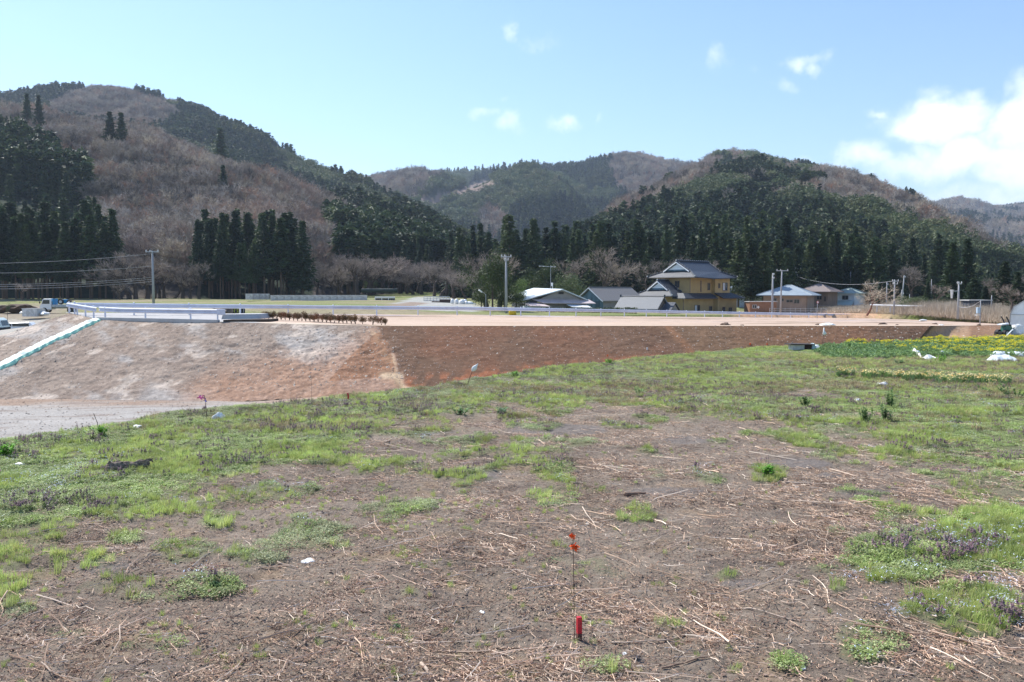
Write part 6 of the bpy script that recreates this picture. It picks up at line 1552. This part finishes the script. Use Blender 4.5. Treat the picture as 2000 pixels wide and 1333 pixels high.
# stones and bits on the platform
def rock(loc, s, label, m, cat='rock', name='rock', flat=.6, seed=0, sub=3):
    import bmesh
    bm = bmesh.new(); bmesh.ops.create_icosphere(bm, subdivisions=sub, radius=1); rs = random.Random(seed); o1 = rs.uniform(0, 50)
    from mathutils import noise
    for v in bm.verts: v.co *= 1 + .45 * noise.noise(v.co * 1.3 + Vector((o1, 0, 0))) + .15 * noise.noise(v.co * 4 + Vector((o1, 0, 0)))
    for v in bm.verts: v.co = Vector((v.co.x * s[0], v.co.y * s[1], v.co.z * s[2]))
    me = bpy.data.meshes.new(name); bm.to_mesh(me); bm.free(); me.materials.append(m); o = bpy.data.objects.new(name, me); COL.objects.link(o); o.location = loc; o.rotation_euler = (0, 0, rs.uniform(0, 6)); return tag(o, label, cat)
mud = mat('dark_mud', (.10, .065, .045), .95, var=.3, scale=12, bump=.5)
for i, (x, y, D, s, lb) in enumerate(((1417, 634.5, 53, .28, 'dark brown clod, larger of two near the platform edge below the ochre house'), (1450, 636, 52, .12, 'small dark clod right of the larger one on the platform'), (1598, 635, 53.5, .16, 'dark clod on the platform above the white flag'), (1724, 633.5, 56, .22, 'brown clod on the platform left of the embankment corner'), (1752, 635, 54, .10, 'tiny brown clod near the embankment corner'),
                               (1826, 633.8, 64, .2, 'dark clod among litter on the far right of the platform'), (1912, 635, 72, .14, 'small dark clod at the far right end of the platform'))):
    q = P(x, y, D); rock(q, (s * 1.3, s, s * .45), lb, mud, seed=i)
for i, (x, y, D, s, lb) in enumerate(((1838, 635.2, 60, .16, 'white scrap beside the dark clod at the right of the platform'), (1617, 635.2, 52.5, .42, 'flat white crumpled sheet on the platform edge above the white flag'), (1803, 626, 92, .35, 'grey bag lying at the foot of the thicket'))):
    rock(P(x, y, D), (s * 1.6, s, s * .3), lb, W['plastic'], 'scrap', 'plastic_scrap', seed=20 + i)

# ================================================================== VEHICLES
m_wpaint = mat('white_car_paint', (.78, .79, .80), .25, var=.02, spec=.6)
def wheel(par, x, y, r=.38, nm='wheel'):
    mb = MB(); mb.tube([(x, y - .12, r), (x, y + .12, r)], r, 18); w_ = mb.build(nm, W['dark'], par); mb = MB(); mb.tube([(x, y - .14, r), (x, y - .10, r)], r * .55, 14); mb.build('rim', W['steel'], w_)
# flatbed truck facing left
tr = empty('flatbed_truck', P(107, 611, 122), 'white flatbed truck carrying a tyred machine behind the slope crest', 'truck', None, R(8))
mb = MB(); prof = [(-1.72, .45), (-1.72, 1.05), (-1.52, 1.28), (-1.32, 1.95), (-1.15, 2.06), (-.12, 2.06), (-.12, .45)]
vs = [(x, y, z) for y in (-.85, .85) for x, z in prof]; n_ = len(prof); mb.add(vs, [tuple(range(n_)), tuple(range(2 * n_ - 1, n_ - 1, -1))] + [(i, i + n_, (i + 1) % n_ + n_, (i + 1) % n_) for i in range(n_)])
mb.build('cab', m_wpaint, tr, bevel=.05)
mb = MB(); mb.add([(-1.38, -.87, 1.3), (-.35, -.87, 1.3), (-.35, -.87, 1.88), (-1.2, -.87, 1.88), (-1.38, -.852, 1.3), (-.35, -.852, 1.3), (-.35, -.852, 1.88), (-1.2, -.852, 1.88)], [(0, 1, 2, 3), (7, 6, 5, 4), (0, 4, 5, 1), (1, 5, 6, 2), (2, 6, 7, 3), (3, 7, 4, 0)]); mb.build('side_window', W['glass'], tr)
mb = MB(); mb.add([(-1.535, -.75, 1.30), (-1.535, .75, 1.30), (-1.345, .75, 1.92), (-1.345, -.75, 1.92)], [(0, 1, 2, 3)]); mb.build('windscreen', W['glass'], tr)
mb = MB(); mb.box((1.65, 0, 1.02), (3.4, 1.9, .34)); mb.box((1.65, 0, .72), (3.3, .8, .22)); mb.build('bed', mat('grey_truck_bed', (.42, .45, .46), .5), tr)
mb = MB(); mb.box((.12, 0, 1.62), (.16, 1.5, .9)); mb.build('headboard', W['blue'], tr)
mb = MB(); mb.box((-1.75, -.6, .68), (.05, .25, .14)); mb.build('headlight', W['ins'], tr); mb = MB(); mb.box((-1.75, .6, .68), (.05, .25, .14)); mb.build('headlight', W['ins'], tr)
mb = MB(); mb.box((-1.62, -1.02, 1.5), (.1, .18, .32)); mb.build('mirror', W['dark'], tr)
wheel(tr, -1.1, -.78); wheel(tr, 2.4, -.78); wheel(tr, -1.1, .78); wheel(tr, 2.4, .78)
ld = empty('small_tractor', tr.location + Vector((1.35, .1, 1.2)), 'small blue machine with a big tyre loaded on the flatbed truck', 'machine', None, R(8))
mb = MB(); mb.box((0, 0, .45), (1.1, .7, .6)); mb.build('body', W['blue'], ld, bevel=.04); wheel(ld, -.25, -.5, .40); wheel(ld, .8, -.45, .26); mb = MB(); mb.box((.75, 0, .5), (.6, .5, .4)); mb.tube([(-.4, 0, .7), (-.5, 0, 1.2)], .04, 6); mb.build('engine', W['wood'], ld)
# white van + truck cab at left edge
vn_ = empty('white_car', P(38, 654, 97), 'white hatchback partly hidden by the slope at the left', 'car', None, R(12))
mb = MB(); prof = [(-1.75, .35), (-1.75, .85), (-1.15, .98), (-.75, 1.42), (1.35, 1.46), (1.75, 1.0), (1.8, .35)]
vs = [(x, y, z) for y in (-.8, .8) for x, z in prof]; n_ = len(prof); mb.add(vs, [tuple(range(n_)), tuple(range(2 * n_ - 1, n_ - 1, -1))] + [(i, i + n_, (i + 1) % n_ + n_, (i + 1) % n_) for i in range(n_)]); mb.build('body', m_wpaint, vn_, bevel=.07)
mb = MB(); mb.box((.42, -.815, 1.18), (1.75, .02, .36)); mb.box((-.75, -.815, 1.14), (.4, .02, .28)); mb.build('side_window', W['glass'], vn_)
for s in (-.85, .85): mb = MB(); mb.box((-1.77, s * .7, .7), (.05, .3, .14)); mb.build('headlight', W['ins'], vn_)
wheel(vn_, -1.1, -.72, .3); wheel(vn_, 1.15, -.72, .3); wheel(vn_, -1.1, .72, .3); wheel(vn_, 1.15, .72, .3)
v2 = empty('truck', P(-12, 657, 88), 'truck cab cut by the left edge of the picture, dark below and white above', 'truck', None, R(6))
mb = MB(); prof = [(-2.2, .5), (-2.2, 1.55), (-1.9, 1.95), (.75, 1.95), (1.05, 1.7), (1.25, 1.05), (1.3, .5)]
vs = [(x, y, z) for y in (-.85, .85) for x, z in prof]; n_ = len(prof); mb.add(vs, [tuple(range(n_)), tuple(range(2 * n_ - 1, n_ - 1, -1))] + [(i, i + n_, (i + 1) % n_ + n_, (i + 1) % n_) for i in range(n_)]); mb.build('body', mat('pale_green_white_paint', (.60, .70, .68), .3), v2, bevel=.07)
mb = MB(); mb.add([(-.6, -.87, 1.15), (1.08, -.87, 1.15), (.86, -.87, 1.7), (-.6, -.87, 1.75)], [(0, 1, 2, 3)]); mb.add([(1.235, -.72, 1.12), (1.235, .72, 1.12), (1.06, .72, 1.68), (1.06, -.72, 1.68)], [(0, 1, 2, 3)]); mb.build('window', W['glass'], v2)
mb = MB(); mb.box((-.4, 0, .62), (3.45, 1.74, .66)); mb.build('lower_body', W['dark'], v2); wheel(v2, .5, -.8, .36); wheel(v2, -1.6, -.8, .36)
# grey round-holed concrete block
e = empty('concrete_manhole', P(65, 618.5, 108), 'grey concrete chamber block with round recess near the truck', 'concrete block', None, R(-6))
mb = MB(); mb.box((0, 0, .5), (2.1, 1.4, 1.0)); mb.build('block', W['conc'], e, bevel=.03); mb = MB(); mb.tube([(-.25, -.69, .5), (-.25, -.72, .5)], .3, 20); mb.build('recess', W['concl'], e); mb = MB(); mb.box((0, 0, 1.035), (2.2, 1.5, .07)); mb.build('lid', W['concl'], e)
for i, (x, y, s, lb) in enumerate(((45, 611, .35, 'pale bag of material left of the grey chamber block'), (88, 613, .4, 'pale bag right of the grey chamber block'), (10, 604, .9, 'grey brown rubble heap at the far left'), (40, 602, 1.2, 'broad brown rubble heap behind the chamber block'), (25, 619, .5, 'low rubble heap behind the white car'))):
    q = P(x, y, 108 if i < 2 else 125); rock(q, (s * 1.8, s, s * .6), lb, W['plastic'] if i < 2 else mud, 'bag' if i < 2 else 'heap', 'material_bag' if i < 2 else 'rubble_heap', seed=40 + i)
e = broad(15, 625, 100, 2.2, .5, 'small dark green bush behind the white car', m=m_ever, n=500, seed=31, lobes=6, cat='bush', name='bush')

# ================================================================== GREENHOUSE AND GEAR AT RIGHT
q = Vector(P(2062, 655, 62)); gh = empty('greenhouse', q, 'white plastic tunnel greenhouse cut by the right edge', 'greenhouse', None, R(-42))
hw, ht, ln = 3.0, 3.1, 12
mb = MB(); arc = [(-hw, 0), (-hw, 1.5), (-hw * .93, 2.05), (-hw * .6, 2.75), (0, ht), (hw * .6, 2.75), (hw * .93, 2.05), (hw, 1.5), (hw, 0)]
vs = [(x, y, z) for y in (0, ln) for x, z in arc]; n_ = len(arc); mb.add(vs, [tuple(range(n_)), tuple(range(2 * n_ - 1, n_ - 1, -1))] + [(i, i + n_, i + 1 + n_, i + 1) for i in range(n_ - 1)]); mb.build('cover', mat('greenhouse_film', (.80, .84, .84), .3, var=.15, scale=1.5, bump=.3, bscale=5), gh)
for y in (0, .02):
    pass
for k in range(5):
    mb = MB(); mb.tube([(x * 1.01, -.03 + k * 3, z * 1.01) for x, z in arc], .03, 5, False); mb.build('hoop', W['steel'], gh)
mb = MB(); mb.box((-hw + .02, 4, .32), (.1, 9, .03)); mb.box((0, -.04, 1.5), (2 * hw, .04, .04)); mb.build('side_rail', W['steel'], gh)
rock(Vector(P(1986, 660, 60)) + Vector((0, 0, .5)), (.35, .45, .5), 'white bulging bag leaning on the greenhouse', W['plastic'], 'bag', 'white_bag', seed=61)
tl = empty('tiller', P(1962, 659, 60), 'dark green garden tiller with white hood beside the greenhouse', 'machine', None, R(20))
mb = MB(); mb.box((.15, 0, .62), (.75, .5, .5), top=(.8, .8)); mb.build('engine', W['green'], tl, bevel=.04); mb = MB(); mb.box((-.1, 0, .95), (.9, .45, .1), tilt=-.1); mb.build('hood', W['white'], tl, bevel=.03)
mb = MB(); mb.tube([(.3, .2, .8), (.05, .2, 1.25), (-.15, .2, 1.5)], .05, 6); mb.tube([(.3, -.2, .8), (.05, -.2, 1.25), (-.15, -.2, 1.5)], .05, 6); mb.build('handlebar', W['dark'], tl)
wheel(tl, -.25, -.3, .28); wheel(tl, -.25, .3, .28); mb = MB(); [mb.tube([(-.6 + .12 * math.cos(a), -.3, .2 + .2 * math.sin(a)), (-.6 + .12 * math.cos(a), .3, .2 + .2 * math.sin(a))], .035, 5) for a in (0, 1.05, 2.1, 3.14, 4.2, 5.2)]; mb.build('tines', W['dark'], tl)
q = fpt(1960, 664); rock(q, (1.9, .9, .16), 'crumpled black sheet on the ground in front of the tiller', W['black'], 'sheet', 'black_sheet', seed=63, sub=4)
a_, b_2 = Vector(P(1952, 671, 52)), Vector(P(1978, 644, 56)); mb = MB(); mb.tube([a_, b_2], .045, 8); tag(mb.build('white_pipe', W['plastic']), 'white pipe leaning diagonally in front of the tiller', 'pipe')
a_, b_2 = Vector(P(1970, 669, 54)), Vector(P(2040, 663, 55)); mb = MB(); mb.tube([a_, b_2], .04, 8); tag(mb.build('white_pipe', W['plastic']), 'white pipe lying flat at the edge of the yellow flowers', 'pipe')
# plastic sheets
def sheet(pts, label, seed, m=None, hump=.25, name='plastic_sheet'):
    """crumpled sheet over a row of (px, py, depth m, height) humps"""
    rs = np.random.default_rng(seed); n, m_ = 46, 16
    a = [fpt(x, y) for x, y, _, _ in pts]; V = np.zeros((n, m_, 3)); t = np.linspace(0, len(a) - 1, n)
    for i, ti in enumerate(t):
        k = min(int(ti), len(a) - 2); f = ti - k; p = a[k].lerp(a[k + 1], f); dep = pts[k][2] * (1 - f) + pts[k + 1][2] * f; hh = pts[k][3] * (1 - f) + pts[k + 1][3] * f
        for j in range(m_):
            s = j / (m_ - 1); V[i, j] = (p.x, p.y + dep * (s - .1), p.z + hh * .7 * math.sin(math.pi * min(1, s * 1.1)) ** .7 - .02)
    V[..., 2] += (fbm(V[..., 0] * 5, V[..., 1] * 5 + seed, seed, 3) - .5) * .16; V[..., 0] += (fbm(V[..., 0] * 4, V[..., 1] * 4, seed + 5, 2) - .5) * .2
    o = grid_mesh(name, V, m or W['sheet'], None, None); tag(o, label, 'plastic sheet'); s_ = o.modifiers.new('t', 'SOLIDIFY'); s_.thickness = .01; return o
sheet([(1788, 690, .5, .32), (1798, 699, .6, .30), (1810, 705, .8, .12), (1822, 702, .7, .26), (1835, 703, .5, .1)], 'white crumpled plastic sheet with upturned left end in front of the crop', 71, W['plastic'])
sheet([(1932, 708, .4, .02), (1950, 709, .9, .34), (1968, 709, .9, .42), (1988, 710, .6, .25)], 'large grey white plastic heap, nearer of the two at the right', 72)
sheet([(1938, 700, .3, .05), (1952, 700, .8, .38), (1972, 700, .8, .34), (2010, 701, .8, .3)], 'grey plastic heap with dark bundle, farther of the two at the right', 73)
rock(fpt(1840, 697), (.12, .1, .2), 'tiny white plastic scrap upright beside the crumpled sheet', W['plastic'], 'scrap', 'plastic_scrap', seed=74)
# beehive-like box with dark lid at the edge of the plot
q = fpt(1559, 686); bx_ = empty('garden_box', q, 'low white sided box with dark brown lid at the field edge', 'box', None, R(6))
mb = MB(); mb.box((-.1, 0, .12), (.62, .5, .34)); mb.build('body', W['conc'], bx_); mb = MB(); mb.box((.42, .05, .12), (.4, .5, .32)); mb.build('side_crate', mat('dark_red_brown', (.05, .025, .022), .8), bx_); mb = MB(); mb.box((.05, 0, .32), (1.25, .75, .05), tilt=.02); mb.build('lid', mat('dark_board', (.055, .045, .045), .9), bx_)
rock(fpt(1587, 686) + Vector((0, 0, .1)), (.14, .14, .22), 'pale blue and yellow bag standing right of the lidded box', mat('pale_blue_bag', (.45, .58, .58), .5, dirt=(.55, .5, .2)), 'bag', 'fertiliser_bag', seed=81)
rock(fpt(1596, 686) + Vector((0, 0, .1)), (.22, .14, .14), 'crumpled grey bag right of the lidded box', W['sheet'], 'bag', 'fertiliser_bag', seed=82)

# ================================================================== MARKERS IN THE FIELD
st = fpt(1131, 1243); sp_ = empty('survey_stake', st, 'short red painted wooden stake in the middle of the bare soil', 'stake', None, R(18))
hS = 43 / F * math.hypot(st.y, 0) * 1.08
mb = MB(); mb.box((0, 0, hS * .66), (.036, .036, hS * .72)); mb.build('painted_top', W['red'], sp_, bevel=.002)
mb = MB(); mb.box((0, 0, hS * .1), (.0352, .0352, hS * .40)); mb.build('muddy_base', mat('muddy_wood', (.13, .055, .045), .95, var=.4, scale=40), sp_)
rd = fpt(1122, 1246); hr = 203 / F * rd.y * 1.08; e = empty('survey_rod', rd, 'thin rusty rod with two orange ribbons beside the red stake', 'survey marker')
mb = MB(); mb.tube([(0, 0, -.05), (-.006, 0, hr * .5), (-.016, 0, hr)], .0032, 6); mb.build('rod', W['rust'], e)
def ribbon(par, c, s, seed, m, n=26):
    rs = np.random.default_rng(seed); T_ = []
    for _ in range(n):
        d = rs.normal(0, 1, 3); d /= np.linalg.norm(d); v = np.cross(d, rs.normal(0, 1, 3)); v /= np.linalg.norm(v); L = s * (.6 + .6 * rs.random())
        a = np.array(c) + rs.normal(0, s * .2, 3); T_ += [np.stack([a - v * s * .22, a + v * s * .22, a + d * L + v * s * .15]), np.stack([a - v * s * .22, a + d * L + v * s * .15, a + d * L - v * s * .2])]
    o = bpy.data.objects.new('ribbon', tri_mesh('ribbon', np.array(T_), m)); COL.objects.link(o); o.parent = par
ribbon(e, (-.022, 0, hr * .965), .026, 1, W['orange'], 40); ribbon(e, (.0, 0, hr * .86), .030, 2, W['orange'], 40)
def marker(px, py, ptx, pty, label, r=.004, top=None, cat='survey marker', name='marker_rod', m='rust'):
    a = fpt(px, py + 4); b = Vector(P(ptx, pty, a.y)); e = empty(name, a, label, cat)
    mb = MB(); mb.tube([(0, 0, -.1), tuple((b - a) * .5 + Vector((.01, 0, 0))), tuple(b - a)], r, 6); mb.build('rod', W[m], e)
    if top: top(e, b - a)
    return e
def leaf_flag(e, t):
    # inflated white plastic tied on the rod, pointed at the upper right
    mb = MB(); s = .26
    ax = Vector((.62, 0, .78)).normalized(); pts = [t + ax * s * k for k in (-.12, .0, .18, .4, .62, .82, 1.05)]; mb.tube(pts, [s * q for q in (.06, .17, .27, .27, .18, .09, .006)], 12)
    for i, v in enumerate(mb.v): mb.v[i] = (v[0], t.y + (v[1] - t.y) * .5, v[2])
    mb.build('white_flag', W['plastic'], e, True)
marker(911, 752, 923, 724, 'leaning rod with a pointed white plastic flag at the field edge', .011, leaf_flag)
def bag_flag(e, t):
    mb = MB(); mb.tube([t + Vector((.0, 0, .30)), t + Vector((.0, 0, .14)), t + Vector((.04, 0, .0)), t + Vector((.03, 0, -.08))], [.02, .04, .10, .05], 10); mb.build('white_flag', W['plastic'], e, True)
marker(1604, 680, 1609, 652, 'thin rod with a drop shaped white flag above the plot on the right', .009, bag_flag)
def pinkr(e, t): ribbon(e, t + Vector((-.06, 0, -.04)), .075, 5, W['pink'], 9); ribbon(e, t + Vector((.01, 0, -.12)), .05, 6, mat('violet_tape', (.2, .15, .5), .5), 6)
marker(404, 820, 399, 772, 'thin rod with a bright pink ribbon at the left edge of the weeds', .006, pinkr)
marker(608, 783, 607, 728, 'very thin wire rod standing at the field edge in front of the orange soil', .0035, lambda e, t: ribbon(e, t, .02, 8, W['blue'], 5))
marker(680, 778, 679, 768, 'small dark red stake head at the edge of the weeds', .022, None, 'stake', 'small_stake', 'red')
marker(1188, 708, 1187, 694, 'short stake with a small red ribbon near a green tuft on the edge', .008, lambda e, t: ribbon(e, t, .06, 9, W['orange'], 7), 'stake', 'small_stake', 'wood')
marker(195, 845, 183, 808, 'thin curved dry stem at the left field edge', .006, None, 'plant stem', 'dry_stem', 'wood')
for i, (sx, sy, lb, s, m) in enumerate(((1265, 683, 'small white tag on the brown slope below the storehouse', .07, W['plastic']), (1465, 674, 'tiny orange white tag on the brown slope near the right', .06, W['orange']), (1497, 674, 'tiny orange tag on the brown slope left of the lidded box', .05, W['orange']))):
    d2 = (proj(co_[..., 0], co_[..., 1], co_[..., 2])[0] - sx) ** 2 + (proj(co_[..., 0], co_[..., 1], co_[..., 2])[1] - sy) ** 2; j = np.unravel_index(d2.argmin(), d2.shape)
    q = Vector(co_[j]); mb = MB(); mb.box((0, 0, s * .9), (s * 1.2, .02, s * 2.2)); o = mb.build('slope_tag', m); o.location = q; tag(o, lb, 'tag')
# scraps
for i, (x, y, s, lb) in enumerate(((427, 824, (.12, .10, .14), 'white pointed plastic bag in the weeds at the left'), (268, 840, (.09, .08, .05), 'small grey white scrap in the weeds left of the pink ribbon'), (600, 1090, (.07, .05, .035), 'pale translucent scrap on the soil between two green patches'),
                               (38, 912, (.07, .06, .04), 'small white scrap in the weeds at the far left'), (1675, 783, (.12, .08, .07), 'small white scrap in the far weeds below the daffodils'), (1722, 757, (.18, .1, .1), 'white crumpled scrap just below the daffodil row'), (1208, 1028, (.04, .03, .02), 'small black plastic scrap on the soil above the orange ribbons'),
                               (1220, 1276, (.022, .018, .012), 'tiny white scrap right of the red stake'), (942, 1194, (.035, .02, .012), 'tiny pale splinter left of the red stake'), (1568, 1306, (.028, .02, .01), 'tiny pale blue scrap near the bottom right'), (772, 1222, (.025, .02, .02), 'tiny dark stone beside a green sprig'))):
    rock(fpt(x, y), s, lb, W['black'] if 'black' in lb or 'dark' in lb else W['plastic'], 'scrap', 'plastic_scrap', seed=90 + i)
# stump
q = fpt(246, 925); sm = empty('tree_stump', q + Vector((0, 0, -.03)), 'dark weathered fallen stump lying in the green weeds at the left', 'stump', None, R(14))
m_st = mat('stump_wood', (.20, .155, .125), .95, var=.7, scale=14, bump=1, bscale=30, dirt=(.32, .29, .22))
from mathutils import noise as mn
def logmesh(pts, rad, seed, n=30, sq=.8):
    mb = MB(); P2 = [Vector(pts[0])]; r2 = [rad[0]]
    for i in range(len(pts) - 1):
        for k in range(1, 5): P2.append(Vector(pts[i]).lerp(Vector(pts[i + 1]), k / 4)); r2.append(rad[i] + (rad[i + 1] - rad[i]) * k / 4)
    mb.tube(P2, r2, n); o1 = Vector((seed * 7.1, 0, 0))
    for i, v in enumerate(mb.v):
        v = Vector(v); d = mn.noise(Vector((v.x * 3, v.y * 9, v.z * 9)) + o1) * .05 + mn.noise(Vector((v.x * 8, v.y * 26, v.z * 26)) + o1) * .05; mb.v[i] = tuple(v + Vector((d * .6, -d, d)))
    return mb
mb = logmesh([(-.42, 0, .05), (-.38, 0, .10), (-.25, 0, .12), (-.1, 0, .13), (.05, 0, .13), (.2, .02, .14), (.34, .03, .16), (.48, .05, .15), (.53, .05, .13)], [.06, .15, .17, .16, .15, .13, .12, .10, .04], 1); mb.build('trunk', m_st, sm, True)
mb = logmesh([(-.25, -.02, .08), (-.42, -.05, .04), (-.62, -.1, .02)], [.09, .06, .02], 2); mb.build('root', m_st, sm, True)
mb = logmesh([(-.33, .0, .14), (-.39, -.02, .24), (-.36, -.02, .30)], [.06, .04, .015], 3); mb.build('root', m_st, sm, True)
mb = logmesh([(.3, .08, .16), (.5, .16, .24), (.62, .2, .22)], [.05, .04, .015], 4); mb.build('root', m_st, sm, True); sm.scale = (.60, .6, .62)
# curved white stick at the bottom, fallen branch pieces
def stick(px, py, L, ang, r, label, m, seed, bend=.12):
    q = fpt(px, py); rs = random.Random(seed); pts = []
    for i in range(9):
        t = i / 8 - .5; x = t * L; y = math.sin(i * .9 + seed) * bend * L * .3; zx = q.x + x * math.cos(ang) - y * math.sin(ang); zy = q.y + x * math.sin(ang) + y * math.cos(ang)
        pts.append((zx, zy, float(field_z(np.array([zx]), np.array([zy]))[0]) + r * 1.0 + .006))
    mb = MB(); mb.tube(pts, [r * (1.1 - .5 * i / 8) * (1 + .2 * rs.uniform(-1, 1)) for i in range(9)], 8); tag(mb.build('stick', m, None, True), label, 'stick')
ws = mat('bleached_wood', (.50, .39, .30), .8, var=.3, scale=25, dirt=(.25, .16, .11)); bs_ = mat('brown_stick', (.19, .125, .09), .9, var=.35, scale=20)
for a in ((845, 1318, .34, -.9, .012, 'thick bleached stick at the bottom edge, left of the centre', ws, 1), (1290, 1250, .75, .12, .006, 'long straight pale stalk lying right of the red stake', ws, 2), (300, 1290, .3, 1.2, .006, 'curved pale stick near the bottom left', ws, 4), (960, 1268, .5, .1, .007, 'straight brown stalk lying left of the red stake', bs_, 3),
          (890, 1140, .30, -.5, .009, 'dark twisted twig on the soil left of the ribbon rod', bs_, 5), (1490, 1200, .9, -.55, .007, 'long thin pale stalk slanting across the soil at right', ws, 6), (395, 1160, .4, .5, .008, 'dark brown twig on the soil left of the centre', bs_, 7), (1940, 1265, .5, -.5, .009, 'pale stalk slanting at the bottom right', ws, 8),
          (1660, 1010, .6, .05, .009, 'dark straight twig on the soil above the right flower patch', bs_, 9), (1585, 945, .8, -.2, .012, 'pale stick on the soil right of the bushy sprig', ws, 10), (1240, 968, .3, .2, .025, 'dark short stick on the soil in the middle', bs_, 11), (780, 830, .5, 1.0, .01, 'upright looking pale stick in the left weeds', ws, 12), (275, 1165, .16, -1.2, .008, 'short bleached stick standing out on the left soil', ws, 13), (560, 1103, .22, -.3, .009, 'bleached curved stick beside the pale scrap', ws, 14),
          (1145, 1130, .19, -1.2, .006, 'short white split stick above the red stake', ws, 15), (240, 1085, .35, .05, .006, 'thin brown stick near the grey mud patch', bs_, 16), (1780, 1245, .5, -.6, .006, 'pale stalk at the foot of the right flower patch', ws, 17), (1350, 1298, .55, .5, .007, 'bent brown stalk near the bottom centre right', bs_, 18)):
    stick(*a)
# leafy plants standing out
def leafy(px, py, h, wd, label, seed, m=None, s=.05, n=260, nm='leafy_plant'):
    q = fpt(px, py); rs = np.random.default_rng(seed); st_ = []; lf = []
    for _ in range(14):
        a = rs.random() * 6.28; q_ = rs.random() * wd; b0 = np.array([math.cos(a) * q_ * .4, math.sin(a) * q_ * .4, 0]); b1 = np.array([math.cos(a) * q_, math.sin(a) * q_, h * (.6 + .4 * rs.random())]); st_.append(tube_tris(b0[None], b1[None], .005, .003))
        k = n // 14
        for _ in range(k):
            f = .2 + .8 * rs.random(); c = b0 + (b1 - b0) * f; d = rs.normal(0, 1, 3); d[2] = d[2] * .4 + .1; d /= np.linalg.norm(d); v = np.cross(d, [0, 0, 1.]) ; v /= np.linalg.norm(v) + 1e-6; L = s * (.6 + .8 * rs.random())
            lf += [np.stack([c, c + d * L * .5 + v * L * .3, c + d * L])[None], np.stack([c, c + d * L, c + d * L * .5 - v * L * .3])[None]]
    e = empty(nm, q, label, 'plant'); 
    for n_m, T_, mm in (('stem', np.concatenate(st_), m or m_kale), ('leaf', np.concatenate(lf), m or m_kale)):
        o = bpy.data.objects.new({'stem': 'stems', 'leaf': 'foliage'}[n_m], tri_mesh(n_m, T_, mm)); COL.objects.link(o); o.parent = e
m_lf2 = leaf_mat('fresh_leaves', [lin(c) * 1.15 for c in ((96, 150, 52), (120, 168, 60))], trans=.4)
for i, a in enumerate(((1740, 800, .75, .22, 'tall leafy green plant in the weeds, topmost of the three at right', m_kale), (1728, 824, .55, .28, 'bushy green plant in the weeds, right of the lower two', m_kale), (1690, 828, .50, .25, 'bushy green plant in the weeds, left of the lower two', m_kale), (1572, 796, .4, .22, 'leafy plant in the weeds left of the trio', m_kale),
                       (1500, 935, .26, .13, 'bright green sprig on the bare soil at right', m_lf2), (1836, 711, .5, .45, 'leafy plant in front of the upturned plastic sheet', m_lf2), (1758, 713, .3, .4, 'low leafy plant in front of the crop', m_kale), (1190, 712, .3, .22, 'bright green grass tuft on the field edge left of centre right', m_lf2), (197, 858, .28, .2, 'bright green rosette in the weeds at left', m_lf2),
                       (10, 895, .35, .3, 'bright green plant at the left edge', m_lf2), (1005, 738, .25, .2, 'green tuft at the field edge right of the white flag', m_lf2), (775, 1222, .05, .05, 'tiny green sprig on the soil at bottom left of centre', m_kale), (978, 812, .3, .25, 'dark leafy tuft in the weeds at centre', m_kale), (900, 812, .28, .3, 'dark leafy tuft left of the centre one', m_kale), (1250, 772, .25, .3, 'dark weed tuft on the mounded weeds right of centre', m_kale),
                       (1614, 690, .55, .45, 'leafy yellow flowered plant right of the lidded box', m_kale), (1660, 684, .6, .3, 'tall yellow flowered plant at the left end of the crop', m_kale), (1985, 778, .5, 1.6, 'green leafy weed mass below the daffodil row at the right edge', m_kale), (420, 1148, .09, .12, 'green sprig with purple top on the left soil', m_kale), (560, 775, .3, .8, 'taller bright green weeds at the field edge above the white bag', m_lf2), (330, 803, .3, .9, 'taller bright green weeds on the edge by the gravel track', m_lf2))):
    leafy(a[0], a[1], a[2] * .65, a[3] * .9, a[4], 1000 + i, a[5], s=min(.06, .2 * a[2]) if i < 19 else .05, n=260 if a[3] < .5 else 900)
# ================================================================== AIR
mb = MB(); mb.box((0, 1750, 205), (9000, 4500, 426)); hz_ = bpy.data.materials.new('haze'); hz_.use_nodes = True; t_ = hz_.node_tree; t_.nodes.clear()
ou = t_.nodes.new('ShaderNodeOutputMaterial'); pv = t_.nodes.new('ShaderNodeVolumePrincipled'); pv.inputs['Density'].default_value = .00013; pv.inputs['Color'].default_value = (.66, .80, 1, 1); pv.inputs['Anisotropy'].default_value = .2
t_.links.new(pv.outputs[0], ou.inputs['Volume']); o = mb.build('haze', hz_); tag(o, None, None, None, 'stuff')
